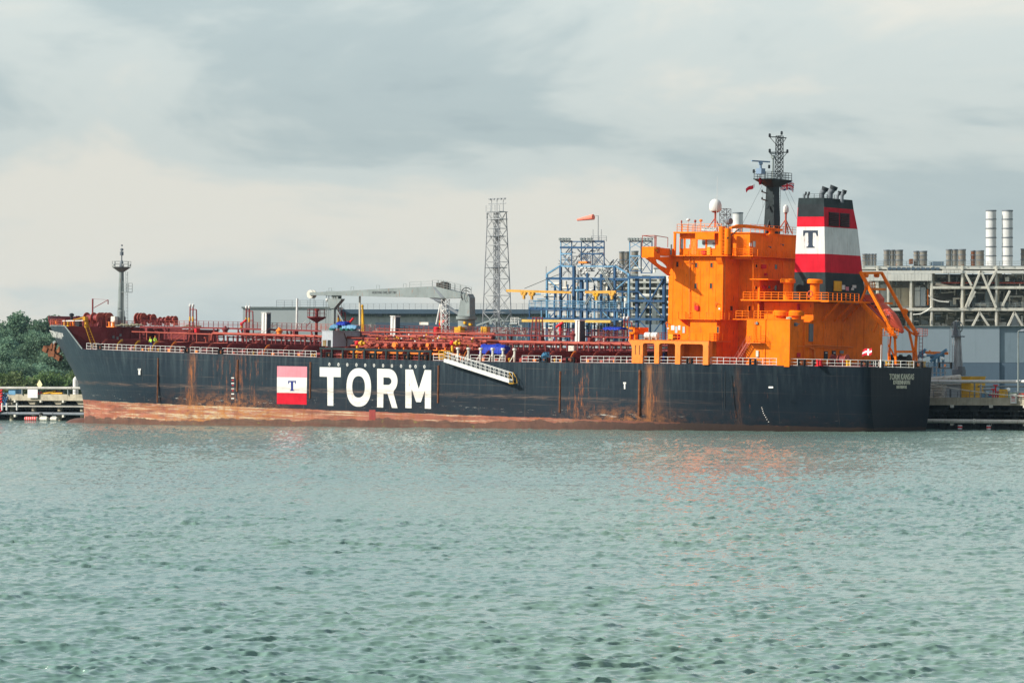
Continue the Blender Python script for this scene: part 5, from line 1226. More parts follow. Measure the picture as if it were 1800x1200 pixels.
for s_ in (-.4, .4):
    mb.bar(A+Vector((0, s_, 0)), B+Vector((0, s_, 0)), .06, .22); mb.path([A+Vector((0, s_, 1)), B+Vector((0, s_, 1))], .04, 5)
    for k in range(4): v = A.lerp(B, k/3)+Vector((0, s_, 0)); mb.tube(v, v+Vector((0, 0, 1)), .04, 4)
for k in range(12): v = A.lerp(B, k/11); mb.box((v.x-.12, v.y-.4, v.z-.03), (v.x+.12, v.y+.4, v.z+.03))
ship.part('inclined_stair', mb, SALMON)
mb = MB(); 
for (x, y) in ((1331, 622),): pbox(mb, 1330, 616, 1334, 627, PQ, .2)
ship.part('notice', mb, BEIGE, QB)
mb = MB(); abox(mb, 1422, 569, 1428, 600, 11.55, .15); ship.part('exhaust_grille', mb, MIDG)
for (x, y) in ((1397, 570),): c = S(x, y, u=uq0); mb = MB(); mb.tube(c, c-Vector((.4, 0, 0)), .28, 10); mb.tube(c-Vector((.3, 0, 0)), c-Vector((.3, .9, -.1)), .07); ship.part('lamp', mb, MIDG)
# poop deck doors and gear on the aft bulkhead
for (x0, y0, x1, y1, mt_) in ((1448.5, 617, 1454, 632, BLACKP), (1462.5, 616, 1468, 630, BLACKP), (1449.5, 619, 1453, 621, WHITE), (1464, 619, 1467, 621, WHITE), (1476, 616, 1482, 621, GREYP), (1401, 620, 1406, 627, RED), (1413, 618, 1419, 624, MAROON), (1433, 628, 1438, 632, WHITE), (1440, 575, 1440.6, 600, BLACKP)):
    mb = MB(); abox(mb, x0, y0, x1, y1, 11.44 if x0 > 1440 else 11.75, .12 if mt_ not in (WHITE,) else .16); ship.part('aft_wall_fitting' if mt_ != BLACKP else 'door', mb, mt_, EC)
mb = MB(); mb.path([S(1425, 612, u=11.3), S(1430, 613, u=11.3), S(1432, 618, u=11.3), S(1432, 633, u=11.3)], .11, 6); mb.path([S(1415, 606, u=11.3), S(1500, 610, u=11.3)], .07, 5); mb.path([S(1403, 608, u=11.3), S(1490, 613, u=11.3)], .05, 5); ship.part('wall_pipe', mb, ORANGE2, EC)
for px, py, p, r, L_ in ((1476, 633, 7, .9, 2.6), (1583, 634, -6.5, 1.0, 3.0)):
    c = S(px, py, p=p); 
    mb = MB()
    for k in (-.5, 0, .5): mb.lathe(Vector((c.x+L_*k, p, 1.0)), [(r, -.05), (r, .05)], 18, (1, 0, 0))
    w_ = ship.part('aft_winch', mb, SALMON if px < 1500 else BLACKP)
    mb = MB(); mb.tube((c.x-L_/2, p, 1.0), (c.x+L_/2, p, 1.0), r*.7, 14); mb.box((c.x-L_/2-.6, p-.5, 0), (c.x-L_/2-.1, p+.5, 1.2)); ship.part('drum', mb, MAROON if px < 1500 else RUBBER, w_)
for px, p, mt_ in ((1492, 8, YELLOW), (1523, 6, RUBBER), (1535, 5, RUBBER), (1567, 3, YELLOW), (1577, -3, YELLOW), (1600, -4, YELLOW), (1624, -8, YELLOW), (1440, 13, RED)):
    u_ = max(.7, S(px, 640, p=p).x); mb = MB()
    for k in (-.4, .4): mb.lathe((u_, p+k, 0), [(.22, 0), (.22, .8), (.3, .85), (.3, 1.0)], 10)
    mb.box((u_-.3, p-.8, 0), (u_+.3, p+.8, .12)); ship.part('bollard', mb, mt_)
mb = MB(); ws_ = 9.4
mb.rail([(.5, ws_, 0), (.35, 2, 0)], .95, 2, 1.4, .045); mb.rail([(.35, -2, 0), (.5, -ws_, 0), (6, -11.5, 0)], .95, 2, 1.4, .045); ship.part('stern_railing', mb, DIRTYW)
mb = MB(); u_ = S(1549, 630, p=9.8).x; mb.box((u_-.1, 9.9, 0), (u_+.12, 10.05, 1.2)); mb.tube((u_, 9.9, 0), (u_, 9.9, S(1549, 606, p=9.9).z), .06, 6); staff = ship.part('ensign_staff', mb, WHITE)
# ---- free-fall lifeboat launching frame
pN, pF = -.6, -6.6
def FP(x, y, p): v = S(x, y, p=p); return Vector((v.x, p, v.z))
mb = MB()
mb.bar(FP(1512.5, 477.5, pN), FP(1575, 595, pN), .45, .45); mb.bar(FP(1524, 503, pN), FP(1513.5, 529, pN), .28, .28); 
fr_ = ship.part('launching_frame', mb, ORANGE)
mb = MB(); mb.bar(FP(1493, 531, pN), FP(1513, 530.5, pN), .5, .35); mb.bar(FP(1512, 530, pN), FP(1570, 588, pN), .5, .6); mb.bar(FP(1543, 566, pN), FP(1535.5, 584, pN), .22); mb.bar(FP(1512, 530, pF+3.0), FP(1560, 578, pF+3.0), .3, .3); ship.part('launching_skid', mb, ORANGE, fr_)
mb = MB(); mb.bar(FP(1549.5, 479, pF), FP(1590, 553, pF), .4, .4); mb.bar(FP(1590, 553, pF), FP(1612, 588, pF), .45, .5); mb.bar(FP(1588, 546, pF), FP(1594, 549, pF), .6, .8)
mb.bar(FP(1590, 574, pF), FP(1599, 583, pF), .35); mb.bar(FP(1598, 582, pF), FP(1606, 618, pF), .3); mb.bar(FP(1611, 586, pF), FP(1609, 618, pF), .35); mb.bar(FP(1599, 583, pF), FP(1611, 590, pF), .3); mb.bar(FP(1606, 618, pF), FP(1606, 645, pF), .3); mb.bar(FP(1610, 618, pF), FP(1612, 645, pF), .3); ship.part('launching_frame', mb, ORANGE)
mb = MB(); mb.bar(FP(1515, 480, pN), FP(1549.5, 479.5, pF), .4, .4)
a, b_ = FP(1522, 484, pN-1), FP(1541, 484, pF+1)
for v in (a, b_): mb.lathe(v, [(.35, -.35), (.35, .35)], 10, (0, 1, 0))
mb.bar(FP(1577, 618, pN), FP(1606, 618, pF), .3, .35); ship.part('frame_crossbeam', mb, ORANGE, fr_)
mb = MB(); mb.bar(FP(1573, 593, pN), FP(1575, 645, pN), .3); mb.bar(FP(1566, 590, pN), FP(1561, 645, pN), .2); mb.ladder(FP(1563, 592, pN+.4), FP(1563, 640, pN+.4), .7, .5, .05, (0, 1, 0)); mb.bar(FP(1562, 606, pN), FP(1573, 628, pN), .2); ship.part('frame_leg', mb, ORANGE, fr_)
for (x0, x1, y0, y1, p) in ((1551, 1575, 577, 589, pN+.9), (1612, 1626, 578, 590, pF)):
    a, b_ = FP(x0, y1, p), FP(x1, y1, p); w_ = abs(a.x-b_.x); mb = MB(); mb.box((min(a.x, b_.x), p-.7, a.z-.1), (max(a.x, b_.x), p+.7, a.z))
    mb.rail([(a.x, p+.7, a.z), (b_.x, p+.7, b_.z), (b_.x, p-.7, b_.z)], 1.1, 3, .7, .05); ship.part('frame_platform', mb, ORANGE if x0 < 1600 else SALMON)
mb = MB(); mb.ladder(FP(1619, 590, pF), FP(1618, 640, pF), .6, .5, .05, (1, 0, 0)); ship.part('ladder', mb, MAROON)
# lifeboat
LBT = Thing('lifeboat', 'red orange enclosed lifeboat sloping nose down in the stern launching frame', 'lifeboat', MS, FP(1552, 560, -3.6))
a, b_ = FP(1519, 521, -3.6), FP(1587, 584, -3.6); ax = (b_-a); Lb = ax.length; ax.normalize(); upn = Vector((0, 1, 0)).cross(ax); upn = -upn if upn.z < 0 else upn
Q = Matrix((Vector((0, 1, 0)), upn, ax)).transposed()
def hullsec(t):
    r = math.sin(math.pi*min(1, max(0, t*.93+.04)))**.55; return 1.45*r
mb = MB(); vs = []; n = 16; m = 14
for j in range(m+1):
    t = j/m; r = hullsec(t)*(1 if t < .75 else 1-(t-.75)*1.2)
    for i in range(n):
        th = 2*math.pi*i/n; x = r*math.cos(th); y = r*math.sin(th)
        y = y*(1.05 if y > 0 else .85)
        vs.append(a+Q@Vector((x, y, t*Lb)))
mb.add(vs, [(j*n+i, j*n+(i+1) % n, (j+1)*n+(i+1) % n, (j+1)*n+i) for j in range(m) for i in range(n)], True); mb.add(vs, [tuple(range(n)), tuple(m*n+i for i in range(n))])
LBT.part('hull', mb, LIFEB)
mb = MB()
c = a+Q@Vector((0, 1.3, Lb*.26)); mb.hexa([c+Q@Vector(v) for v in ((-.8, -.3, -.9), (.8, -.3, -.9), (.8, -.3, .9), (-.8, -.3, .9), (-.55, .7, -.6), (.55, .7, -.6), (.55, .55, .5), (-.55, .55, .5))]); LBT.part('conning_tower', mb, LIFEB)
mb = MB()
for k in range(5): c = a+Q@Vector((1.25, .55, Lb*(.28+.09*k))); mb.cbox(c, (.35, .5, .25))
LBT.part('side_window', mb, GLASS)
mb = MB()
for s_ in (1, -1): mb.path([a+Q@Vector((hullsec(t)*1.0*s_, -.15, t*Lb)) for t in np.linspace(.06, .75, 9)], .07, 5)
LBT.part('fender_rail', mb, PINKP)
mb = MB(); rr = random.Random(2)
for k in range(22):
    t = rr.uniform(.1, .7); th = rr.uniform(.2, 1.3); r = hullsec(t)+.02; c = a+Q@Vector((r*math.cos(th), r*math.sin(th), t*Lb)); mb.cbox(c, (rr.uniform(.1, .35), rr.uniform(.08, .3), .08))
LBT.part('reflective_tape', mb, PINKP)
mb = MB(); c = FP(1537, 510, -4.4); mb.box((c.x-.9, -6.5, c.z), (c.x+1, -3.0, c.z+.35)); mb.rail([(c.x+1, -3, c.z+.35), (c.x+1, -6.2, c.z+.35)], .9, 2, .8, .05); ship.part('boat_cradle_platform', mb, ORANGE2)
# ================= loose things aboard =================
def flag(name, label, M, o, dx, dz, w, h, fn, mats, nx=24, nz=14, wave=.12, group=None):
    """a waving cloth: o = hoist top corner, dx = fly direction"""
    o, dx = Vector(o), Vector(dx).normalized(); up = Vector((0, 0, 1)); nrm = dx.cross(up).normalized(); mb = MB()
    for side in (0, 1):
        vs = []
        for j in range(nz+1):
            for i in range(nx+1):
                x, y = i/nx, j/nz
                vs.append(o+dx*(x*w)+up*(-y*h-dz*x*w-.06*w*math.sin(x*7))+nrm*(wave*math.sin(x*9+y*2)*x+.012*side))
        b = len(mb.v); mb.v += [tuple(v) for v in vs]
        for j in range(nz):
            for i in range(nx):
                f = (b+j*(nx+1)+i, b+j*(nx+1)+i+1, b+(j+1)*(nx+1)+i+1, b+(j+1)*(nx+1)+i)
                mb.f.append(f if side else f[::-1]); mb.m.append(fn((i+.5)/nx, (j+.5)/nz)); mb.sm.append(True)
    ob = single(name, mb, mats, label, 'flag', M, o, group); return ob
FR = paint('flag_red', (.62, .02, .04), .8, .1); FW = paint('flag_white', (.75, .75, .75), .8, .05); FB = paint('flag_blue', (.02, .03, .16), .8, .1)
a = S(1532.5, 611, p=9.9)
flag('ensign', 'red flag with a white cross flying from the stern staff', MS, a, (1, .1, 0), .22, 1.55, 1.0, lambda x, y: 1 if (.28 < x < .44 or .38 < y < .62) else 0, [FR, FW])
def jack(x, y):
    X, Y = x*2-1, y*2-1
    if abs(X) < .10 or abs(Y) < .18: return 0
    if abs(X) < .18 or abs(Y) < .32: return 1
    d = min(abs(X-Y), abs(X+Y)); return 0 if d < .09 else 1 if d < .26 else 2
mlc = S(1366, 318, u=mu)
flag('courtesy_flag', 'blue, white and red crossed flag on the right of the black mast', MS, (mu-.6, mlc.y, mlc.z+.1), (-.35, -.95, 0), .12, 2.8, 1.4, jack, [FR, FW, FB], 36, 20)
a = S(1334, 311.5, u=mu); flag('signal_flag', 'upper plain red flag under the mast platform', MS, a, (.3, -.95, 0), .12, 2.0, 1.05, lambda x, y: 0, [FR], 12, 6)
a = S(1327, 322.5, u=mu); flag('signal_flag', 'small red and white pennant hanging below the plain red flag', MS, a, (.5, .85, 0), .55, 1.6, .6, lambda x, y: 1 if x < .15 else 0, [FR, FW], 12, 6)
a = S(1405, 534, u=9); mb = MB()
# red cloth sheet by the casing
a, b_ = S(1402, 534, u=14), S(1417, 550, u=14); mb.box((14, a.y, b_.z), (14.1, b_.y, a.z)); mb.box((13.97, a.y-.3, b_.z-.4), (14.0, b_.y, b_.z+.8)); single('red_screen', mb, RED, 'crimson cloth screen hung beside the mushroom vents on the quarter house', 'screen', MS, (14, 9, 8))
# crumpled blue tarpaulin
def tarp(name, label, x0, y0, x1, y1, p0, p1, seed, mat, sag=.5, cat='tarpaulin'):
    rr = np.random.RandomState(seed); a, b_ = S(x0, y1, p=p0), S(x1, y0, p=p0); nx, ny = 22, 10; mb = MB(); vs = []; top = b_.z-.0; bot = a.z
    ph = rr.uniform(0, 6, 8)
    for i in range(nx+1):
        t = i/nx; u = a.x+(b_.x-a.x)*t
        hh = (top-bot)*(1-.10*math.sin(t*5+ph[0])**2-.09*abs(math.sin(t*17+ph[1])))
        for j in range(ny+1):
            s = j/ny; ang = s*math.pi; p = p0+(p1-p0)*(1-math.cos(ang))/2; z = bot+hh*math.sin(ang)**.45
            vs.append((u+.08*math.sin(j*2+ph[2]), p+.1*math.sin(i*1.7+j+ph[3]), z+.1*math.sin(i*2.3+ph[4])*math.sin(ang)+.06*math.sin(j*3+i+ph[5])))
    mb.add(vs, [(i*(ny+1)+j, (i+1)*(ny+1)+j, (i+1)*(ny+1)+j+1, i*(ny+1)+j+1) for i in range(nx) for j in range(ny)], True)
    mb.add(vs, [tuple(range(ny+1)), tuple(nx*(ny+1)+j for j in range(ny, -1, -1))])
    return single(name, mb, mat, label, cat, MS, (a.x, p0, bot))
tarp('tarpaulin', 'crumpled bright blue tarpaulin on deck just aft of the gangway head', 842.5, 604, 884, 621, 13.8, 11.6, 3, BLUETARP)
tarp('tarpaulin', 'small flat blue tarpaulin on the catwalk near the orange side screen', 1059, 575, 1089, 579.5, 1.5, -1, 4, BLUETARP)
tz = deck_store_top[3]+.12
for lab, x0, x1, y0, y1, mt_, sd_ in (('light blue canvas bundle at the front corner of the grey deck store roof', 580, 593, 570, 577, LBLUE, 5), ('dark blue canvas bundle raised behind the others on the grey deck store roof', 591, 606, 565.5, 571, BLUETARP, 6), ('wide mid-blue canvas bundle at the after end of the grey deck store roof', 600, 625, 571, 577.5, LBLUE, 7)):
    tarp('canvas_bundle', lab, x0, y0, x1, y1, 8.2, 6.6, sd_, mt_, cat='bundle')
GRN = paint('green_plastic', (.03, .16, .13), .5, .3)
mb = MB(); a = S(584, 581, p=8.0); 
for k, x in enumerate((584, 603, 612, 621)):
    c = S(x, 580.5, p=7.6); m2 = MB(); m2.lathe((c.x, 7.6, tz), [(.45, 0), (.62, .35), (.6, .5)], 12)
    single('green_tub', m2, GRN, ('green tub nearest the pale port end on the deck store roof', 'second green tub on the deck store roof', 'third green tub on the deck store roof', 'aftermost green tub on the deck store roof')[k], 'tub', MS, (c.x, 7.6, tz), 'tubs on the deck store')
c = S(606, 576, p=7.4)
# raft canisters on the poop
zt_ = S(1180, 597.5, p=PS).z+.01
for k, x in enumerate((1139.5, 1151.5)):
    c = S(x, 589.5, p=14.6); T_ = Thing('life_raft_canister', ('forward of the two white raft canisters on the orange side screen', 'after one of the two white raft canisters, nearer the orange house')[k], 'life raft', MS, (c.x, 14.6, zt_), 'raft canisters')
    m2 = MB(); m2.lathe((c.x-.62, 14.6, c.z), [(.35, 0), (.5, .12), (.5, .6), (.54, .6), (.54, .68), (.5, .68), (.5, 1.12), (.35, 1.24)], 18, (1, 0, 0)); T_.part('canister', m2, WHITE)
    m2 = MB(); m2.box((c.x-.5, 14.2, zt_), (c.x-.4, 15.0, c.z-.35)); m2.box((c.x+.4, 14.2, zt_), (c.x+.5, 15.0, c.z-.35)); T_.part('cradle', m2, DIRTYW)
a, b_ = S(1175.5, 597, p=14.5), S(1184.5, 587, p=14.5); T_ = Thing('yellow_box', 'small bright yellow box on the poop deck at the forward house corner', 'box', MS, (a.x, 14.2, zt_)); m2 = MB(); m2.box((b_.x, 14, zt_+.15), (a.x, 14.8, b_.z)); T_.part('body', m2, YELLOW)
m2 = MB(); m2.box((b_.x-.04, 13.96, b_.z), (a.x+.04, 14.84, b_.z+.08)); T_.part('lid', m2, YELLOW); m2 = MB()
for x in (b_.x+.1, a.x-.2): m2.box((x, 14.1, zt_), (x+.1, 14.7, zt_+.15))
T_.part('feet', m2, BLACKP)
a, b_ = S(1186, 590, p=13.5), S(1194, 585, p=13.5); m2 = MB(); m2.tube((a.x, 13.5, zt_+.5), (b_.x, 13.5, zt_+.5), .45, 12); single('red_drum', m2, RED, 'red drum lying beside the yellow box on the poop deck', 'drum', MS, (a.x, 13.5, zt_))
m2 = MB(); c = S(1387, 558.5, p=12.8); m2.lathe((c.x, 12.8, c.z-.35), [(.55, 0), (.55, .1), (.4, .4), (.1, .5)], 14); single('green_cover', m2, paint('pale_green_cover', (.25, .38, .28), .6, .2), 'pale green domed cover on top of the quarter house', 'cover', MS, (c.x, 12.8, c.z-.35))
# heaps of net and rope by the rail
rr = random.Random(9); m2 = MB()
for k in range(46):
    px_ = rr.uniform(951, 966); y_ = 620+abs(px_-961)*.9+rr.uniform(0, 12); c = S(px_, y_, p=14.8)
    m2.path([c+Vector((rr.uniform(-.4, .4), rr.uniform(-.3, .3), rr.uniform(-.3, .3))) for _ in range(5)], .07, 4)
m2.ell(S(958, 627, p=14.6), (.75, .4, .75), 10); single('rope_heap', m2, ROPEM, 'tangled heap of blue rope and net hung over the ship rail', 'rope', MS, S(958, 632, p=14.8))
# people
def person(name, label, M, feet, face, h=1.78, lean=0, top=HIVIS, legs=NAVY, helmet=YELLOW, arm=.3):
    T_ = Thing(name, label, 'person', M, feet); k = h/1.78
    q = Matrix.Rotation(face, 3, 'Z')
    V_ = [(0, 0, .95, .15), (0, 0, 1.15, .14), (lean*.5, 0, 1.38, .17), (lean, 0, 1.52, .07), (lean*1.2, 0, 1.60, .10), (lean*1.2+.02, 0, 1.70, .10),
          (0, .10, .88, .10), (.03, .12, .48, .07), (0, .13, .08, .05), (.14, .14, .04, .04),
          (0, -.10, .88, .10), (.05, -.12, .48, .07), (.0, -.13, .08, .05), (.14, -.14, .04, .04),
          (lean*.7, .20, 1.42, .065), (lean*.7+.04, .26, 1.16, .05), (lean*.7+arm, .2, 1.05, .035),
          (lean*.7, -.20, 1.42, .065), (lean*.7+.02, -.26, 1.16, .05), (lean*.7+arm*.5, -.24, .98, .035)]
    E_ = [(0, 1), (1, 2), (2, 3), (3, 4), (4, 5), (0, 6), (6, 7), (7, 8), (8, 9), (0, 10), (10, 11), (11, 12), (12, 13), (2, 14), (14, 15), (15, 16), (2, 17), (17, 18), (18, 19)]
    me = bpy.data.meshes.new('body'); me.from_pydata([tuple((q@Vector(v[:3]))*k) for v in V_], E_, []); ob = bpy.data.objects.new('body', me); COL.objects.link(ob)
    mod = ob.modifiers.new('skin', 'SKIN'); mod.use_smooth_shade = True
    for i, sv in enumerate(me.skin_vertices[0].data): sv.radius = (V_[i][3]*k, V_[i][3]*k); sv.use_root = (i == 0)
    ob.modifiers.new('sub', 'SUBSURF').levels = 1
    dg = bpy.context.evaluated_depsgraph_get(); me2 = bpy.data.meshes.new_from_object(ob.evaluated_get(dg)); me2.name = 'body'
    bpy.data.objects.remove(ob); b2 = bpy.data.objects.new('body', me2); COL.objects.link(b2); b2.parent = T_.o
    me2.materials.clear()
    for m_ in (top, legs, SKINM): me2.materials.append(m_)
    for f in me2.polygons: z = f.center.z/k; f.material_index = 0 if .93 < z < 1.53 else 1 if z <= .93 else 2
    c = q@Vector((lean*1.2, 0, 1.72))*k; m2 = MB(); m2.lathe(c+Vector(feet)-Vector((0, 0, .02)), [(.16, 0), (.17, .03), (.13, .03), (.12, .1), (.05, .15)], 12); T_.part('helmet', m2, helmet)
def deckpt(px, p): u = S(px, 620, p=p).x; return (u, p, zd(u))
person('person', 'crew member in yellow helmet and hi-vis jacket, leaning at the forward rail', MS, deckpt(265, 14.2)[:2]+(.55,), R(100), lean=.2)
person('person', 'crew member in orange helmet standing just behind the leaning one', MS, deckpt(272, 13.4)[:2]+(.75,), R(150), helmet=ORANGE2, lean=.1)
person('person', 'crew member in dark overalls under the orange side screen', MS, deckpt(1167, 13.4)[:2]+(.1,), R(80), top=NAVY, helmet=WHITE)
# ================= water =================
def water_mat():
    m, nt, b = mat_base('sea_water', .05, 0, .5); b.inputs['IOR'].default_value = 1.38
    v = coords(nt, (1, 1, 1), True)
    c = mix(nt, ramp(nt, [(.35, 0), (.65, 1)], noise(nt, coords(nt, (.02, .008, .02), True), 1, 3)).outputs[0], (.092, .168, .150), (.140, .212, .168))
    nt.links.new(c, b.inputs['Base Color'])
    n1 = noise(nt, coords(nt, (1.0, .9, 1), True), 1.6, 6, .62, .5); n2 = noise(nt, v, 7.0, 4, .6, .3)
    h = math_(nt, 'MULTIPLY_ADD', n2, .16, n1)
    g_ = N(nt, 'ShaderNodeNewGeometry'); sy_ = N(nt, 'ShaderNodeSeparateXYZ'); nt.links.new(g_.outputs['Position'], sy_.inputs[0]); mr_ = N(nt, 'ShaderNodeMapRange'); nt.links.new(sy_.outputs[1], mr_.inputs[0])
    for i_, q_ in enumerate((110, 380, .05, 1.0)): mr_.inputs[1+i_].default_value = q_
    bp = N(nt, 'ShaderNodeBump', i_Distance=.30); nt.links.new(mr_.outputs[0], bp.inputs['Strength']); nt.links.new(h, bp.inputs['Height']); nt.links.new(bp.outputs[0], b.inputs['Normal'])
    return m
SEA = water_mat()
def waves(X, Y):
    rs = np.random.RandomState(21)
    def field(spec, th0, spread):
        H = np.zeros_like(X); DX = np.zeros_like(X); DY = np.zeros_like(X)
        for lam, amp, n in spec:
            for _ in range(n):
                L_ = lam*rs.uniform(.75, 1.3); th = th0+rs.normal(0, spread); k = 2*math.pi/L_; kx, ky = k*math.cos(th), k*math.sin(th); ph = rs.uniform(0, 6.283)
                A = amp*rs.uniform(.6, 1.3)*1.75/math.sqrt(n); a_ = kx*X+ky*Y+ph; H += A*np.sin(a_); c_ = A*.7*np.cos(a_); DX += c_*math.cos(th); DY += c_*math.sin(th)
        return H, DX, DY
    H, DX, DY = field(((13, .024, 4), (7, .020, 6), (4, .017, 8)), R(-62), .55)
    # wavelets come in small groups with smoother water between them
    E = sum(np.sin(X*a+Y*b+c+1.4*np.sin(X*b*.7+Y*a*.9+c)) for a, b, c in ((1.5, .9, 0), (-.9, 1.7, 2), (2.6, -1.3, 4), (.3, .25, 1)))/2.0
    E = .62+.62*np.clip(E*.5+.5, 0, 1)**1.6
    h, dx, dy = field(((2.2, .016, 14), (1.3, .0165, 20), (.8, .0175, 28), (.5, .0125, 30), (.33, .0065, 24)), R(-68), .7)
    g = 1+.3*np.sin(X*.043+1.3*np.sin(Y*.021)+.6)*np.sin(Y*.033+.5*np.sin(X*.03))
    h = h*E
    return (H+h)*g, (DX+dx*E)*g, (DY+dy*E-1.25*h-.5*H)*g   # crests lean towards the lee: steep fronts, long backs
def build_sea():
    ys = [84.]
    while ys[-1] < 640: ys.append(ys[-1]+.095*(ys[-1]/90)**1.7)
    ys = np.array(ys); nx = 980; fx = np.linspace(-1, 1, nx)
    Yg, Fg = np.meshgrid(ys, fx, indexing='ij'); Xg = np.clip(Fg/.75, -1, 1)*.168*(Yg+6)+np.sign(Fg)*np.clip((np.abs(Fg)-.75)/.25, 0, 1)*45
    H, DX, DY = waves(Xg, Yg)
    fade = np.clip((640-Yg)/40, 0, 1)*np.clip((1-np.abs(Fg))/.04, 0, 1)
    V = np.stack([Xg+DX*fade, Yg+DY*fade, H*fade], -1).reshape(-1, 3); ny = len(ys)
    i = (np.arange(ny-1)[:, None]*nx+np.arange(nx-1)[None]).reshape(-1)
    F = np.stack([i, i+1, i+nx+1, i+nx], -1)
    me = bpy.data.meshes.new('sea'); me.vertices.add(len(V)); me.vertices.foreach_set('co', V.astype(np.float32).ravel())
    me.loops.add(F.size); me.loops.foreach_set('vertex_index', F.astype(np.int32).ravel()); me.polygons.add(len(F))
    me.polygons.foreach_set('loop_start', np.arange(0, F.size, 4, dtype=np.int32)); me.polygons.foreach_set('loop_total', np.full(len(F), 4, np.int32))
    me.polygons.foreach_set('use_smooth', np.ones(len(F), bool)); me.update(calc_edges=True); me.materials.append(SEA)
    o = bpy.data.objects.new('sea_surface', me); COL.objects.link(o); tag(o, 'choppy grey-green sea in front of the tanker', None, kind='structure')
    # the rest of the sea: a flat sheet all round that patch
    mb = MB(); a, b_, y0, y1 = -.168, .168, 84, float(ys[-1])
    xl0, xr0, xl1, xr1 = a*(y0+6)-45, b_*(y0+6)+45, a*(y1+6)-45, b_*(y1+6)+45; Lg = 6000
    vs = [(-Lg, -300, 0), (Lg, -300, 0), (Lg, y0, 0), (xr0, y0, 0), (xl0, y0, 0), (-Lg, y0, 0), (-Lg, y1, 0), (xl1, y1, 0), (xr1, y1, 0), (Lg, y1, 0), (-Lg, 9000, 0), (Lg, 9000, 0)]
    mb.add(vs, [(0, 1, 2, 3, 4, 5), (5, 4, 7, 6), (3, 2, 9, 8), (6, 7, 8, 9, 11, 10)]); SEA2 = SEA.copy(); SEA2.name = 'open_sea_water'
    for n_ in SEA2.node_tree.nodes:
        if n_.type == 'MAP_RANGE': n_.inputs[3].default_value = .8
    o = mesh_obj('sea', mb, SEA2); o['kind'] = 'structure'
build_sea()
# ================= land =================
GRASS = paint('scrub_ground', (.045, .065, .025), .95, .5, sc=.05, streak=0)
mb = MB(); mb.add([(-5000, 735, -1), (5000, 735, -1), (5000, 745, 1.4), (-5000, 745, 1.4), (-5000, 9000, 2.4), (5000, 9000, 2.4)], [(0, 1, 2, 3), (3, 2, 5, 4)]); o = mesh_obj('ground', mb, GRASS); o['kind'] = 'structure'
# wooded hill
nx, ny = 70, 40; mb = MB(); vs = []
def hillz(x, y):
    d = max(0, 1-((x+260)/165)**2) if x > -260 else 1
    t = min(1, max(0, (y-840)/330)); return 1.6+13.5*math.sin(t*math.pi/2)*d**.5+1.2*math.sin(x*.06)+1.0*math.sin(y*.05+x*.02)
for j in range(ny+1):
    for i in range(nx+1): x = -700+700*i/nx; y = 830+620*j/ny; vs.append((x, y, hillz(x, y)-.8))
mb.add(vs, [(j*(nx+1)+i, j*(nx+1)+i+1, (j+1)*(nx+1)+i+1, (j+1)*(nx+1)+i) for j in range(ny) for i in range(nx)], True); o = mesh_obj('hill', mb, GRASS); o['kind'] = 'structure'
def leaf_mat(name, c0, c1):
    m, nt, b = mat_base(name, .7, 0, .25); oi = N(nt, 'ShaderNodeObjectInfo')
    n = noise(nt, coords(nt, (1, 1, 1), True), .45, 3, .6); c = mix(nt, ramp(nt, [(.3, 0), (.7, 1)], n).outputs[0], c0, c1)
    hs = N(nt, 'ShaderNodeHueSaturation'); nt.links.new(c, hs.inputs['Color']); nt.links.new(math_(nt, 'MULTIPLY_ADD', oi.outputs['Random'], .7, .65), hs.inputs['Value']); nt.links.new(math_(nt, 'MULTIPLY_ADD', oi.outputs['Random'], .04, .475), hs.inputs['Hue'])
    nt.links.new(hs.outputs[0], b.inputs['Base Color'])
    tr = N(nt, 'ShaderNodeBsdfTranslucent'); nt.links.new(hs.outputs[0], tr.inputs[0]); ms = N(nt, 'ShaderNodeMixShader', i_0=.4); nt.links.new(b.outputs[0], ms.inputs[1]); nt.links.new(tr.outputs[0], ms.inputs[2])
    nt.links.new(ms.outputs[0], nt.nodes['Material Output'].inputs[0]); return m
LEAF = leaf_mat('tree_leaves', (.10, .19, .135), (.15, .235, .14)); LEAF2 = leaf_mat('shrub_leaves', (.075, .13, .045), (.12, .18, .06)); BARK = paint('bark', (.07, .055, .04), .9, .3)  # tree leaf tones lightened to carry some of the distance haze
def leaf_cloud(rs, blobs, n, size):
    V = []; F = []
    tot = sum(r[0]*r[1] for _, r in blobs)
    for c, r in blobs:
        m = int(n*r[0]*r[1]/tot); d = rs.normal(size=(m, 3)); d /= np.linalg.norm(d, axis=1)[:, None]; rad = rs.uniform(.5, 1.18, m)[:, None]
        P_ = np.array(c)+d*rad*np.array([r[0], r[0], r[1]])
        a = rs.normal(size=(m, 3)); b = rs.normal(size=(m, 3)); a /= np.linalg.norm(a, axis=1)[:, None]; b = np.cross(a, b); b /= np.linalg.norm(b, axis=1)[:, None]
        s = size*rs.uniform(.6, 1.3, m)[:, None]
        for k in range(m):
            i = len(V); V += [tuple(P_[k]-a[k]*s[k]), tuple(P_[k]+b[k]*s[k]*.8), tuple(P_[k]+a[k]*s[k]), tuple(P_[k]-b[k]*s[k]*.8)]; F.append((i, i+1, i+2, i+3))
    return V, F
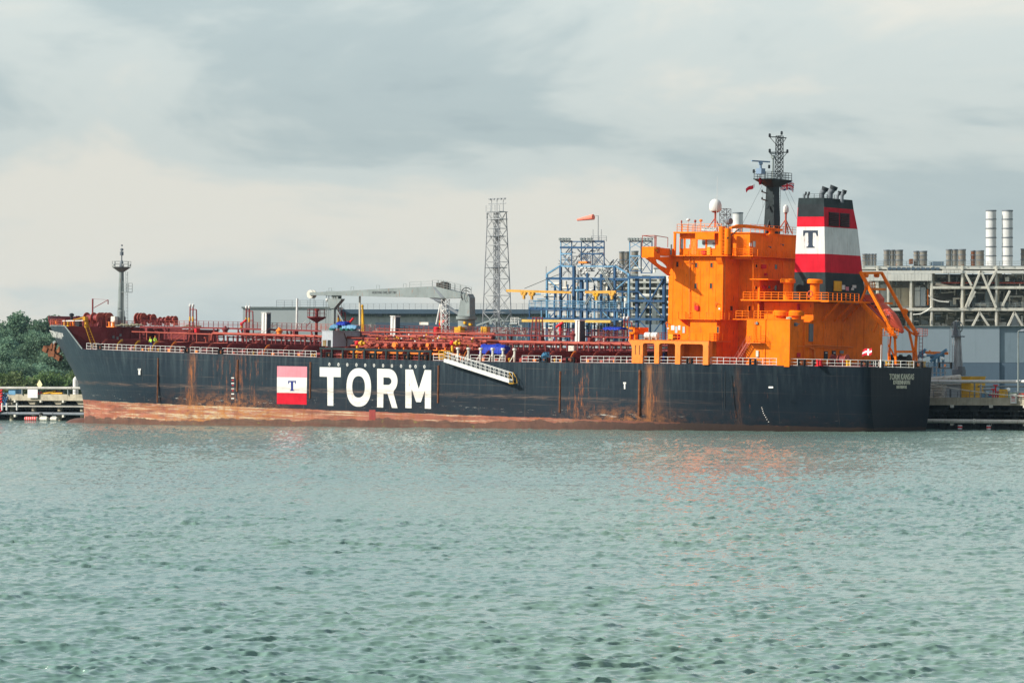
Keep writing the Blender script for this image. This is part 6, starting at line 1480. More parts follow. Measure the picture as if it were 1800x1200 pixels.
def make_tree(seed, h, w, n=4400, leaf=LEAF, nm='broadleaf_tree', trunk_frac=.35, size=.42):
    rs = np.random.RandomState(seed); T_ = Thing(nm, 'tree', 'tree', MW, (0, 0, 0)); mb = MB(); tf = h*trunk_frac
    mb.tube((0, 0, 0), (0, 0, tf), .035*h, 8, .025*h); blobs = []
    for k in range(11):
        a = rs.uniform(0, 6.28); rr_ = w*.5*rs.uniform(.1, .75); z = rs.uniform(tf, h*.86); sh = 1-abs((z/h)-.55)*.7; r = w*rs.uniform(.17, .27)
        c = (rr_*sh*math.cos(a), rr_*sh*math.sin(a), z); blobs.append((c, (r, r*rs.uniform(.65, .9)))); mb.tube((0, 0, tf*rs.uniform(.7, 1)), c, .012*h, 5, .004*h)
    T_.part('trunk', mb, BARK); V, F = leaf_cloud(rs, blobs, n, size); mb = MB(); mb.add(V, F); T_.part('crown', mb, leaf, stuff=False); return T_.o
protos = [make_tree(1, 16, 14), make_tree(2, 15, 15), make_tree(3, 18, 13), make_tree(4, 12, 13, leaf=LEAF), make_tree(6, 14, 16, leaf=LEAF)]
shr = [make_tree(11, 6, 9, 1500, LEAF2, 'shrub_tree', .15, .4), make_tree(12, 7, 12, 1800, LEAF2, 'shrub_tree', .15, .4)]
placed = set()
def put(proto, px, Y, zb, label, group, sc=1, rot=0):
    x = (px-900)/FPX*Y; M = Matrix.Translation((x, Y, zb)) @ Matrix.Rotation(rot, 4, 'Z') @ Matrix.Scale(sc, 4)
    if proto.name in placed: r = copy_thing(proto, M)
    else: placed.add(proto.name); r = proto; r.matrix_world = M
    r['label'] = label; r['group'] = group; return r
rr = random.Random(4)
ORD = ['first', 'second', 'third', 'fourth', 'fifth', 'sixth', 'seventh', 'eighth', 'ninth', 'tenth', 'eleventh', 'twelfth', 'thirteenth', 'fourteenth', 'fifteenth', 'sixteenth', 'seventeenth', 'eighteenth']
sky_line = [(-60, 595), (-25, 575), (5, 562), (38, 550), (72, 552), (98, 553), (122, 562), (150, 585), (180, 600)]
for k, (px, yt) in enumerate(sky_line):
    Y = 1150+rr.uniform(-25, 25); z1 = CH+(667-yt)/FPX*Y; p_ = protos[k % 3]; hh = (16, 15, 18)[k % 3]; sc = rr.uniform(1.0, 1.15); put(p_, px, Y, z1-hh*sc*.98, 'tall dark tree on the hill skyline, %s from the left picture edge' % ORD[k], 'trees on the hill skyline', sc, rr.uniform(0, 6))
for row, (Y, yt, n_) in enumerate(((1100, 583, 11), (1060, 600, 11), (1010, 622, 11), (960, 640, 12))):
    for k in range(n_):
        px = -70+k*25+rr.uniform(-9, 9)+(row % 2)*12; y_ = yt+rr.uniform(-8, 9)+max(0, px-90)*.25; z1 = CH+(667-y_)/FPX*Y; i_ = rr.randrange(5); hh = (16, 15, 18, 12, 14)[i_]; sc = rr.uniform(.75, .95)
        put(protos[i_], px, Y+rr.uniform(-12, 12), z1-hh*sc*.97, 'bushy tree in the %s row of the wooded slope, %s from the left' % (('highest', 'second highest', 'third highest', 'lowest')[row], ORD[k]), 'trees on the hill slope', sc, rr.uniform(0, 6))
for k in range(18):
    px = -60+k*13.5+rr.uniform(-5, 5); Y = 890+rr.uniform(-12, 12); y_ = rr.uniform(656, 668); z1 = CH+(667-y_)/FPX*Y; i_ = k % 2; hh = (6, 7)[i_]; sc = rr.uniform(.8, 1.15)
    put(shr[i_], px, Y, z1-hh*sc*.95, 'low light green scrub tree at the hill foot, %s from the left' % ORD[k], 'scrub at the foot of the hill', sc, rr.uniform(0, 6))
rsw = np.random.RandomState(77); blobs = []
for k in range(190):
    x, y = rsw.uniform(-420, -182), rsw.uniform(900, 1180); r_ = rsw.uniform(4, 7.5); blobs.append(((x, y, hillz(x, y)+r_*rsw.uniform(.7, 1.6)), (r_, r_*.8)))
V, F = leaf_cloud(rsw, blobs, 34000, .55); mb = MB(); mb.add(V, F); o = mesh_obj('woodland', mb, LEAF); o['kind'] = 'stuff'
# ================= jetty =================
JT = Thing('jetty', 'long concrete jetty on piles with pale pipes running behind the tanker', 'jetty', MJ, (0, -20, 0))
PJ = -19.5
for k, u in enumerate(np.arange(-64, 262, 13)):
    mb = MB(); mb.box((u+.03, PJ-13, 3.9), (u+12.97, PJ, 5.0)); mb.box((u+.03, PJ-.35, 5.0), (u+12.97, PJ, 5.15)); JT.part('deck_slab', mb, CONC)
    for p in (PJ-1.2, PJ-6, PJ-11.5):
        for du in (3, 10):
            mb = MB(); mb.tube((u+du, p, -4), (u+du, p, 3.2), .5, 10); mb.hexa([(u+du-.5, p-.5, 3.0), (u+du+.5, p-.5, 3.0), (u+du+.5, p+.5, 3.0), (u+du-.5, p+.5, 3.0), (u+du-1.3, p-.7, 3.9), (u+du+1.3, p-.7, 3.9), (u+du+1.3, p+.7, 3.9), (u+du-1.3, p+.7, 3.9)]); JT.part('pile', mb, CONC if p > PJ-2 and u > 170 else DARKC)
    mb = MB(); mb.box((u, PJ-12.6, -1), (u+12.9, PJ-12.3, 3.9)); JT.part('added_dark_wall', mb, DARKC)  # dark wall added so the gaps under the deck read as shade
    mb = MB(); mb.tube((u+6.5, PJ+.3, -3), (u+6.5, PJ+.3, 1.2), .45, 10, .45); mb.lathe((u+6.5, PJ+.3, 1.2), [(.5, 0), (.5, .25), (.3, .35)], 10); JT.part('fender_pile', mb, DARKC)
    for du, z_ in ((.5, 3.75), (6.5, 3.75), (.5, .9), (6.5, .9)): mb = MB(); mb.cbox((u+du, PJ+.45, z_), (.45, .5, .45)); JT.part('fender_cap', mb, DIRTYW)
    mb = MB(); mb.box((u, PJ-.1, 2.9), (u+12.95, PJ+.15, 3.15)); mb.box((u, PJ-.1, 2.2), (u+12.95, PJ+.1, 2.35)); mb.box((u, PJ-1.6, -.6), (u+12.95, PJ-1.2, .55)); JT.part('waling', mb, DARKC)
for u0_, u1_, z_, r, dp, mt_, nm in ((170, 262, 6.35, .27, .2, PIPEG, 'overhead_pipe'), (175, 262, 2.75, .14, .6, PIPEG, 'lower_pipe'), (175, 262, 1.35, .3, .2, MIDG, 'lower_pipe'), (-64, 12, 1.35, .34, .7, DIRTYW, 'lower_pipe'), (-64, 20, 7.7, .25, -1.5, WHITE, 'overhead_pipe'), (-64, 60, 6.9, .12, -5, GREYP, 'overhead_pipe')):
    mb = MB(); us = list(np.arange(u0_, u1_, 12.3))+[u1_]
    for a, b_ in zip(us, us[1:]):
        mb.tube((a, PJ+dp, z_), (b_-.1, PJ+dp, z_), r, 10); mb.tube((b_-.2, PJ+dp, z_), (b_, PJ+dp, z_), r*1.25, 10)
    JT.part(nm, mb, mt_)
    if z_ > 5:
        for a in us: mb = MB(); mb.bar((a+1, PJ+dp, 5), (a+1, PJ+dp, z_-r), .2); JT.part('pipe_support', mb, GREYP)
mb = MB(); mb.rail([(-60, PJ-.3, 5.1), (14, PJ-.3, 5.1)], 1.0, 2, 2.2, .04); JT.part('railing', mb, MIDG)
mb = MB(); mb.rail([(186, PJ-.6, 5.1), (222, PJ-.6, 5.1)], 1.0, 2, 1.6, .04); JT.part('railing', mb, MIDG)
# left jetty gear
def jbox(mb, x0, y0, x1, y1, p, d):
    a, b_ = J(x0, y1, p), J(x1, y0, p); mb.box((a.x, p, a.z), (b_.x, p-d, b_.z)); return a, b_
mb = MB(); jbox(mb, 48.5, 684, 66, 699, PJ+.5, .1); single('white_sign', mb, WHITE, 'large blank white board on the jetty left of the ship bow', 'sign', MJ, J(57, 699, PJ+.5))
mb = MB(); c = J(70, 675.5, PJ); mb.prism([[c+Vector((.75, 0, 0)), c+Vector((0, 0, .95)), c+Vector((-.75, 0, 0)), c+Vector((0, 0, -.95))]], (0, .08, 0)); T_ = Thing('diamond_sign', 'pale yellow diamond sign standing above the jetty pipe', 'sign', MJ, (c.x, PJ, 5)); T_.part('plate', mb, paint('cream_sign', (.65, .6, .35), .5, .1)); mb = MB(); mb.tube((c.x, PJ-.05, 5), (c.x, PJ-.05, c.z-.5), .06, 6); T_.part('post', mb, GREYP)
mb = MB(); a, b_ = J(133, 692, PJ-5), J(133, 662, PJ-5); mb.lathe((a.x, PJ-5, 5), [(.55, 0), (.55, b_.z-5.6), (.3, b_.z-5.1), (.05, b_.z-4.9)], 14); single('white_column', mb, WHITE, 'white round-topped column on the jetty behind the bow', 'column', MJ, (a.x, PJ-5, 5))
T_ = Thing('hose_crane', 'blue and red hose handling machine at the far left end of the jetty', 'crane', MJ, (J(14, 700, PJ).x, PJ, 5))
mb = MB(); a, b_ = jbox(mb, 15, 684, 27, 694, PJ, 2); jbox(mb, 5, 690, 13, 697, PJ, 1.5); mb.bar(J(24, 684, PJ-.5), J(32, 684, PJ-.5), .2); T_.part('cab', mb, LBLUE)
mb = MB(); 
for x0, x1 in ((4, 14), (14, 4), (9, 13), (6, 2)): mb.bar(J(x0, 697, PJ+.5), J(x1, 720, PJ+.5), .25)
T_.part('frame', mb, BLUEP)
mb = MB()
for k in range(8): mb.bar(J(-4, 690+k*5, PJ+.7), J(4, 685+k*5, PJ+.7), .22)
mb.bar(J(-4, 686, PJ+.6), J(-4, 726, PJ+.6), .35); T_.part('braced_leg', mb, RED)
mb = MB()
for x in (4, 12, 30): mb.tube(J(x, 721, PJ+.7), J(x, 708, PJ+.7), .22, 8)
T_.part('foot', mb, WHITE)
cl = Thing('deck_clutter', 'pale hoses and small red fittings lying on the left jetty deck', 'equipment', MJ, (J(95, 691, PJ-.5).x, PJ-.5, 5.1)); mb = MB(); rr = random.Random(3)
mb.path([J(74, 692, PJ-.6), J(84, 690.5, PJ-.6), J(97, 687.5, PJ-.6), J(90, 691.5, PJ-.6), J(110, 691, PJ-.6)], .2, 6); cl.part('hose', mb, YELLOW); mb = MB()
for x in (70, 83, 101): c = J(x, 690, PJ-1); mb.cbox((c.x, PJ-1, 5.4), (.7, .5, .6))
cl.part('fitting', mb, RED)
for k, (x0, x1, lab) in enumerate(((45, 66, 'red and white striped float under the left jetty'), (71.5, 84, 'white float to the right of the striped float under the jetty'), (90, 101, 'white float nearest the ship bow under the jetty'))):
    a, b_ = J(x0, 741, PJ+1.2), J(x1, 741, PJ+1.2); mb = MB(); L_ = abs(a.x-b_.x)
    mb.tube((a.x, PJ+1.2, .35), (b_.x, PJ+1.2, .35), .4, 10); f_ = Thing('float', lab, 'float', MJ, (a.x, PJ+1.2, 0)); f_.part('drum', mb, DIRTYW)
    if k == 0:
        for i in range(6): mb = MB(); x = b_.x+L_*(i+.5)/6; mb.tube((x-.18, PJ+1.2, .35), (x+.18, PJ+1.2, .35), .415, 10); f_.part('stripe', mb, RED)
    else: mb = MB(); mb.box((b_.x+.3, PJ+1.1, .75), (a.x-.3, PJ+1.3, .95)); f_.part('rail', mb, GREYP)
# right jetty gear
def jthing(nm, lab, cat, x0, y0, x1, y1, p, d, mat, group=None):
    T_ = Thing(nm, lab, cat, MJ, (J((x0+x1)/2, y1, p).x, p-d/2, 5), group); mb = MB(); a, b_ = jbox(mb, x0, y0, x1, y1, p, d); T_.part('body', mb, mat); return T_, a, b_
T_, a, b_ = jthing('yellow_container', 'tall yellow container standing on the jetty beside the loading arm', 'container', 1690, 663, 1706, 702, -22, 5, YELLOW)
mb = MB(); mb.box((a.x+.1, -21.9, b_.z), (b_.x-.1, -27.1, b_.z+.15)); T_.part('roof', mb, YELLOW); mb = MB()
for k in range(6): z = a.z+.3+k*.6; mb.box((b_.x-.06, -22.3, z), (b_.x, -26.8, z+.08))
T_.part('rib', mb, YELLOW)
T_, a, b_ = jthing('white_cabin', 'long pale cabin on the jetty between the stern and yellow container', 'cabin', 1664, 676, 1688, 703, -24, 3, paint('cabin_pale', (.46, .52, .56), .6, .1)); mb = MB(); mb.box((a.x+8, -23.9, a.z), (a.x+.02, -26, b_.z)); T_.part('end_wall', mb, WHITE); mb = MB(); mb.box((b_.x-.2, -23.7, b_.z), (a.x+8.3, -27.3, b_.z+.2)); T_.part('roof', mb, WHITE); mb = MB(); c, d = J(1669, 684, -23.95), J(1672, 698, -23.95); mb.box((c.x, -24, d.z), (d.x, -23.94, c.z)); T_.part('door', mb, MIDG)
T_, a, b_ = jthing('yellow_cabinet', 'small yellow cabinet on the right jetty edge beside the round lamp', 'cabinet', 1756, 684, 1763, 704, PJ-.3, 1.6, YELLOW); mb = MB(); mb.box((b_.x-.05, PJ-.35, a.z+.2), (b_.x, PJ-1.85, b_.z-.2)); T_.part('door', mb, YELLOW); mb = MB(); mb.path([(b_.x, PJ-.2, a.z), (b_.x-2.2, PJ-.1, 3.9)], .07); T_.part('stay', mb, BLACKP)
T_, a, b_ = jthing('notice_board', 'white notice board with red lettering on the right jetty edge', 'sign', 1776, 692, 1786.5, 709, PJ+.3, .1, WHITE)
mb = MB()
for y in (697, 699.5, 703.5): jbox(mb, 1778, y, 1784, y+1, PJ+.34, .03)
T_.part('red_lines', mb, RED)
T_ = Thing('lamp_post', 'tall slim lamp post standing at the right edge of the jetty', 'lamp post', MJ, (J(1790, 702, PJ-1).x, PJ-1, 5)); a, b_ = J(1790, 706, PJ-1), J(1791.5, 582, PJ-1); mb = MB(); mb.tube((a.x, PJ-1, 5), (a.x, PJ-1, b_.z), .17, 8, .1); mb.tube((a.x, PJ-1, b_.z), (a.x-.7, PJ-1, b_.z+.2), .08, 6); T_.part('post', mb, GREYP); mb = MB(); mb.lathe((a.x-1.0, PJ-1, b_.z+.0), [(.6, 0), (.45, .25), (.1, .35)], 12); T_.part('lamp_head', mb, MIDG)
T_ = Thing('globe_lamp', 'round white globe lamp behind the small yellow cabinet', 'lamp', MJ, (J(1772.5, 702, PJ-2).x, PJ-2, 5)); c = J(1772.5, 684.5, PJ-2); mb = MB(); mb.ell(c, (.33, .33, .33), 12); T_.part('globe', mb, LAMP); mb = MB(); mb.tube((c.x, PJ-2, 5), c, .06, 6); T_.part('post', mb, GREYP)
T_ = Thing('valve_stand', 'cluster of crimson valves and pipes on the right jetty', 'pipework', MJ, (J(1750, 704, PJ-2).x, PJ-2, 5)); mb = MB()
for x, y in ((1750, 677), (1746, 684), (1754, 688)): c = J(x, 703, PJ-2); t = J(x, y, PJ-2); mb.tube((c.x, PJ-2, 5), t, .13, 8); mb.lathe(t, [(.4, -.1), (.4, .1)], 10)
mb.path([J(1738, 694, PJ-2), J(1757, 694, PJ-2)], .1); mb.path([J(1733, 702, PJ-2), J(1752, 700, PJ-2)], .1); T_.part('valve', mb, RED); mb = MB()
for x0, y0, x1, y1 in ((1728, 684, 1744, 684), (1732, 698, 1748, 697), (1733, 690, 1733, 703), (1741, 688, 1741, 703), (1724, 675, 1724, 702)): mb.tube(J(x0, y0, PJ-3), J(x1, y1, PJ-3), .17, 6)
T_.part('pipe', mb, STEELM); mb = MB(); 
for x in (1728, 1739): mb.tube(J(x, 702, PJ-2.5), J(x, 691, PJ-2.5), .3, 8)
T_.part('pump', mb, LBLUE)
T_ = Thing('red_rail', 'short crimson guard rail at the right end of the jetty', 'railing', MJ, (J(1796, 702, PJ-.5).x, PJ-.5, 5)); mb = MB(); mb.rail([J(1791, 704, PJ-.5), J(1806, 704, PJ-.5)], 1.1, 3, .9, .06); T_.part('rail', mb, RED)
for k, x in enumerate((1687.5, 1738)):
    c = J(x, 757, PJ+1.2); T_ = Thing('marker_buoy', ('red and white float below the yellow container', 'red and white float below the red valves')[k], 'buoy', MJ, (c.x, PJ+1.2, 0)); mb = MB(); mb.tube((c.x, PJ+1.2, .1), (c.x, PJ+1.2, .75), .36, 12); T_.part('drum', mb, WHITE); mb = MB(); mb.tube((c.x, PJ+1.2, .3), (c.x, PJ+1.2, .55), .375, 12); T_.part('band', mb, RED)
# white fluff of pipework close to the stern
rr = random.Random(8)
T_ = Thing('pipe_rack', 'crowded rack of pale pipes on the jetty right behind the ship stern', 'pipework', MJ, (J(1650, 704, PJ-3).x, PJ-3, 5)); mb = MB()
for k in range(11): y = 672+k*2.9; mb.tube(J(1636, y, PJ-2-rr.uniform(0, 2)), J(1658+rr.uniform(-4, 4), y, PJ-2), rr.choice((.08, .12, .2)), 6)
for x in (1641, 1648, 1655): mb.bar(J(x, 704, PJ-3), J(x, 668, PJ-3), .14)
mb.tube(J(1634, 668.5, PJ-4), J(1688, 663.5, PJ-4), .5, 10); T_.part('pipe', mb, DIRTYW); mb = MB()
for x in (1639, 1646, 1653, 1661): mb.bar(J(x, 690, PJ-5), J(x, 645, PJ-5), .16)
for y in (645, 655, 663): mb.bar(J(1636, y, PJ-5), J(1664, y, PJ-5), .14)
T_.part('frame', mb, STEELM)
T_ = Thing('gangway_tower', 'small blue frame with raised sloping booms behind the ship stern', 'gangway', MJ, (J(1645, 700, -27).x, -27, 5)); mb = MB()
mb.bar(J(1611, 630, -27), J(1627, 613.5, -27), .35); mb.bar(J(1636, 635, -27), J(1664, 614.5, -27), .4); mb.bar(J(1620, 617, -28), J(1624, 628, -28), .8); mb.bar(J(1636, 628, -28), J(1650, 623, -28), .5)
for x in (1643, 1650, 1658): mb.bar(J(x, 660, -27.5), J(x, 624, -27.5), .3)
mb.bar(J(1626, 625, -27.5), J(1660, 624, -27.5), .35); T_.part('boom', mb, LBLUE); mb = MB(); mb.bar(J(1627, 619.5, -28.5), J(1666, 621, -28.5), .45); mb.tube(J(1634, 620, -28.5), J(1634.5, 615, -28.5), .3, 6, .1); T_.part('crane_beam', mb, ORANGE2)
for x, y in ((1626, 624), (1657, 630)): mb = MB(); mb.ell(J(x, y, -26.5), (.28, .28, .28), 10); T_.part('lamp', mb, LAMP)
# loading arm
T_ = Thing('loading_arm', 'grey folded loading arm tower on the jetty behind the stern', 'loading arm', MJ, (J(1684, 662, -27).x, -27, 5)); mb = MB()
mb.tube(J(1677, 702, -27), J(1681, 585, -27), .28, 8); mb.tube(J(1684, 662, -27), J(1684, 578, -27), .5, 10, .35); mb.tube(J(1692, 660, -27), J(1687, 580, -27), .14, 8); mb.ladder(J(1676, 660, -26.5), J(1677, 585, -26.5), .5, .5, .05, (1, 0, 0)); T_.part('riser', mb, STEELM)
mb = MB(); c = J(1682, 575, -27)
for t in range(8): a = t*.785; mb.tube(c, c+Vector((1.0*math.cos(a), 0, 1.0*math.sin(a))), .09, 5)
mb.path([c+Vector((1.05*math.cos(t), 0, 1.05*math.sin(t))) for t in np.linspace(0, 6.283, 13)], .1, 6); mb.lathe(c, [(.45, -.4), (.45, .4)], 12, (0, 1, 0)); T_.part('swivel_wheel', mb, GREYP)
for x, y, p, d, nm in ((1680, 585, -26.8, (1.0, .9, .9), 'joint_box'), (1684, 591.5, -26.7, (2.0, 1, .2), 'rest_platform'), (1686, 655, -26.7, (1.8, 1.2, 1.0), 'counterweight'), (1690, 651, -26.5, (.7, 1, 1.3), 'control_box'), (1681, 573, -26.9, (.5, 1.1, 1.4), 'counterweight')): mb = MB(); mb.cbox(J(x, y, p), d); T_.part(nm, mb, MIDG)
mb = MB(); mb.tube(J(1669.5, 640, -27), J(1670, 570, -27), .03, 4); T_.part('wire', mb, BLACKP)
mb = MB(); mb.path([J(1636, 676, PJ+.6), J(1700, 686, PJ+.6), J(1757, 693, PJ+.6), J(1800, 696, PJ+.6)], .07, 5); single('mooring_line', mb, DIRTYW, 'thin pale mooring line slung from the stern along the jetty edge', 'rope', MJ, J(1640, 678, PJ+.4))
# lattice flood tower
T_ = Thing('lattice_tower', 'tall grey steel lattice tower rising behind the tanker crane', 'tower', MJ, (J(874, 600, -30).x, -30, 5)); mb = MB()
b0 = J(874, 572, -30); t0 = J(873.5, 372, -30); base5 = Vector((b0.x, -30, 5)); mb.lattice(base5, t0, 4.6, 2.4, 11, .11, .05); T_.part('lattice', mb, STEELM)
mb = MB(); mb.lattice(base5+Vector((.2, 0, 0)), t0, .8, .8, 20, .045, .03); mb.tube(base5+Vector((-.5, .3, 0)), t0+Vector((-.5, .3, 0)), .12, 6); T_.part('ladder_cage', mb, MIDG)
mb = MB(); tt = J(874.5, 349, -30)
for dx in (-1.4, 0, 1.2): mb.tube((t0.x+dx, -30, t0.z), (t0.x+dx, -30, tt.z), .08, 5)
for dz in (0, -.9): mb.tube((t0.x-2.0, -30, tt.z+dz), (t0.x+1.9, -30, tt.z+dz), .09, 5)
for dz in (0,): 
    for k in range(5): mb.cbox((t0.x-1.7+.8*k, -29.9, tt.z-.1), (.35, .3, .3))
mb.box((t0.x-1.5, -31.3, t0.z-.1), (t0.x+1.5, -28.7, t0.z)); mb.rail([(t0.x-1.5, -28.7, t0.z), (t0.x+1.5, -28.7, t0.z)], 1.1, 2, 1, .05); z_ = J(874, 385, -30).z; mb.box((t0.x-1.7, -31, z_-.12), (t0.x+1.3, -28.6, z_)); mb.rail([(t0.x-1.7, -28.6, z_), (t0.x+1.3, -28.6, z_)], 1.1, 2, 1, .05)
T_.part('light_platform', mb, STEELM)
mb = MB(); z_ = J(874, 415, -30).z; mb.box((t0.x-1.4, -31, z_-.1), (t0.x+1.4, -28.6, z_)); z_ = J(874, 470, -30).z; mb.box((t0.x-1.6, -31, z_-.1), (t0.x+1.6, -28.4, z_)); T_.part('rest_platform', mb, MIDG)
# grey manifold cluster at the tower foot
T_ = Thing('jetty_pipework', 'jumble of pale grey pipes and walkways on the jetty under the lattice tower', 'pipework', MJ, (J(890, 590, -27).x, -27, 5)); rr = random.Random(12); mb = MB()
for k in range(70):
    x = rr.uniform(848, 925); y = rr.uniform(560, 592)+max(0, 872-x)*.1; c = J(x, y, -27+rr.uniform(-2, 2)); L_ = rr.uniform(.6, 2.4); m_ = rr.random()
    if m_ < .4: mb.tube(c, c+Vector((L_, 0, 0)), rr.choice((.08, .14, .2)), 6)
    elif m_ < .8: mb.tube(c, c+Vector((0, 0, -L_)), rr.choice((.08, .14)), 6)
    else: mb.lathe(c, [(.3, -.1), (.3, .1)], 10, (0, 1, 0))
for x in range(845, 930, 8): c = J(x, 575, -28); mb.bar((c.x, -28, 5), c, .16)
mb.bar(J(838, 572, -27), J(872, 560, -27), .3, .3); T_.part('pipe', mb, GREYP); mb = MB(); mb.rail([J(898, 570, -26), J(912, 570, -26)], 1.2, 4, .9, .05); mb.path([J(912, 570, -26), J(921, 590, -26)], .08); T_.part('walkway_rail', mb, WHITE)
# ---- blue steel loading platform
PB = -25.0
BT = Thing('blue_loading_platform', 'big blue steel loading platform with floodlights behind the middle of the tanker', 'loading platform', MJ, (J(1040, 600, PB).x, PB, 5))
def bm(nm, x0, y0, x1, y1, mat, w=.45, p=PB, h=None):
    w *= .78; mb = MB(); mb.bar(J(x0, y0, p), J(x1, y1, p), w, h or w); return BT.part(nm, mb, mat)
for x, yt, mt_, w_ in ((961.5, 482, LBLUE, .42), (985.5, 467, BLUEP, .5), (1009, 468, BLUEP, .6), (1032.5, 480, BLUEP, .45), (1057, 482, BLUEP, .45), (1081, 467, BLUEP, .5), (1105.5, 481, LBLUE, .45)):
    bm('column', x, yt, x, 600, mt_, w_)
for x in (1022, 1120, 1167.5): bm('column', x, 487, x, 600, BLUEP, .65, PB-.5)
for x in (975, 998, 1045, 1070, 1094, 1143): bm('column', x, 500 if x < 1100 else 487, x, 600, BLUEP, .3, PB-5)
for x0, y0, x1, y1, mt_, w_ in ((961, 482, 985, 467, LBLUE, .35), (985, 467.5, 1009, 468.5, LBLUE, .35), (1060, 468.5, 1081, 468, LBLUE, .3), (1081, 467, 1105, 482, LBLUE, .35), (1015, 468, 1060, 468, LBLUE, .3), (961, 489.5, 1105, 491, BLUEP, .5), (961, 488, 1105, 489.5, LBLUE, .22), (1105, 487.5, 1169, 487.5, BLUEP, .6), (1105, 512, 1122, 513, BLUEP, .3), (1081, 512.5, 1120, 513, BLUEP, .3), (1108, 528.5, 1169, 529, BLUEP, .5), (930, 540, 1092, 544, LBLUE, .3), (930, 542.5, 1092, 546, BLUEP, .45), (1092, 542, 1114, 542, BLUEP, .5), (928, 559.5, 1120, 561.5, BLUEP, .5), (1074, 561, 1169, 561, BLUEP, .55), (1008, 510, 1029, 509.5, LBLUE, .35), (930, 528, 1105, 530, LBLUE, .12), (930, 533, 1105, 535, LBLUE, .1)):
    bm('beam', x0, y0, x1, y1, mt_, w_)
for x0, y0, x1, y1, mt_, w_ in ((963, 491, 985, 510, LBLUE, .25), (1105, 489, 1083, 508, LBLUE, .25), (985, 530, 1008, 498, BLUEP, .2), (1122, 512, 1138, 528, BLUEP, .25), (1122, 562, 1165, 492, BLUEP, .3), (1140, 528, 1165, 558, BLUEP, .22), (1122, 562, 1138, 578, BLUEP, .2), (1165, 562, 1145, 590, BLUEP, .2), (965, 560, 978, 545, BLUEP, .18), (1045, 528, 1030, 512, LBLUE, .18), (1057, 545, 1072, 560, LBLUE, .2), (1000, 560, 1012, 547, BLUEP, .18)):
    bm('brace', x0, y0, x1, y1, mt_, w_)
for k, x in enumerate((931, 952, 975, 998, 1022, 1045, 1068, 1085)): bm('hanger', x, 544, x, 561, LBLUE if k % 2 else BLUEP, .25)
mb = MB(); a, b_ = J(930, 541, PB+.4), J(1105, 545, PB+.4); mb.rail([a, b_], 1.3, 4, 1.3, .05); BT.part('railing', mb, LBLUE)
mb = MB(); a, b_ = J(930, 545, PB), J(1105, 549, PB); mb.hexa([(a.x, PB, a.z-.1), (b_.x, PB, b_.z-.1), (b_.x, PB-4, b_.z-.1), (a.x, PB-4, a.z-.1), (a.x, PB, a.z), (b_.x, PB, b_.z), (b_.x, PB-4, b_.z), (a.x, PB-4, a.z)]); BT.part('walkway', mb, BLUEP)
# light towers
def ltower(x0, x1, yt, yb, p, mt_, nlev=2, cols=2):
    for k in range(cols): x = x0+(x1-x0)*k/(cols-1); bm('column', x, yt, x, yb, mt_ if k == 0 else BLUEP, .2, p)
    for k in range(nlev+1): y = yt+(yb-yt)*k/nlev; bm('beam', x0, y, x1, y, mt_ if k == 1 else BLUEP, .3 if k < 2 else .18, p)
    for k in range(nlev):
        ya, yb2 = yt+(yb-yt)*k/nlev, yt+(yb-yt)*(k+1)/nlev
        if k == 0: yb2 = ya+12
        bm('brace', x0, ya, x1, yb2, mt_, .12, p); bm('brace', x1, ya, x0, yb2, mt_, .12, p)
ltower(986, 1005, 424, 468, PB-1, LBLUE); ltower(1022, 1042, 424, 468, PB-1, BLUEP); ltower(1042, 1062, 424, 468, PB-1, BLUEP); ltower(1107, 1127, 424, 476, PB-1, LBLUE); ltower(1127, 1146, 424, 480, PB-1, BLUEP)
bm('beam', 985, 424.5, 1062, 425, BLUEP, .25, PB-1); bm('beam', 985, 435, 1062, 435.5, BLUEP, .45, PB-1)
for x in (984.5, 990, 995, 1000.5, 1022, 1027.5, 1034, 1039, 1106, 1110.5, 1115.5, 1121, 1127, 1133, 1139, 1145):
    c = J(x, 420.5, PB-.6); mb = MB(); mb.lathe(c, [(.16, -.25), (.3, .05), (.3, .12)], 10, (.3, 1, -.35)); mb.tube(c, c-Vector((0, 0, .6)), .05, 5); BT.part('floodlight', mb, GREYP)
mb = MB(); mb.rail([J(1040, 424.5, PB-.5), J(1066, 424.5, PB-.5)], .95, 3, 1.4, .04); mb.rail([J(985, 468, PB-1), J(1010, 468, PB-1)], 1.0, 2, 1.0, .04); mb.rail([J(1030, 462, PB-1), J(1062, 462, PB-1)], 1.0, 3, 1.0, .045); mb.rail([J(1020, 455, PB-1), J(1062, 450, PB-1)], 1.0, 3, 1.0, .04); BT.part('railing', mb, MIDG)
mb = MB(); 
for x in (1042.5, 1057): mb.tube(J(x, 424, PB-1), J(x, 403, PB-1), .04, 4)
for x in (960, 1078): mb.tube(J(x, 482 if x < 1000 else 467, PB), J(x, 468 if x < 1000 else 458, PB), .05, 4)
BT.part('antenna', mb, MIDG)
mb = MB(); a, b_ = J(1017, 459.5, PB-.5), J(1031, 462.5, PB-.5); mb.box((a.x, PB-.5, b_.z), (b_.x, PB-2, a.z)); BT.part('work_basket', mb, ORANGE2)
rr = random.Random(15); mb = MB(); m2 = MB()
for k in range(150):
    x = rr.uniform(984, 1108); y = rr.uniform(440, 487); 
    if x > 1062 or x < 990: y = rr.uniform(466, 487)
    c = J(x, y, PB-2-rr.uniform(0, 3)); t = (mb if rr.random() < .5 else m2); L_ = rr.uniform(.5, 2.2); t.tube(c, c+rr.choice((Vector((L_, 0, 0)), Vector((0, 0, -L_)), Vector((L_, 0, L_)), Vector((-L_, 0, L_)))), rr.choice((.05, .07, .12)), 5)
BT.part('pipework', mb, STEELM, stuff=True); BT.part('pipework', m2, MIDG, stuff=True)
mb = MB()
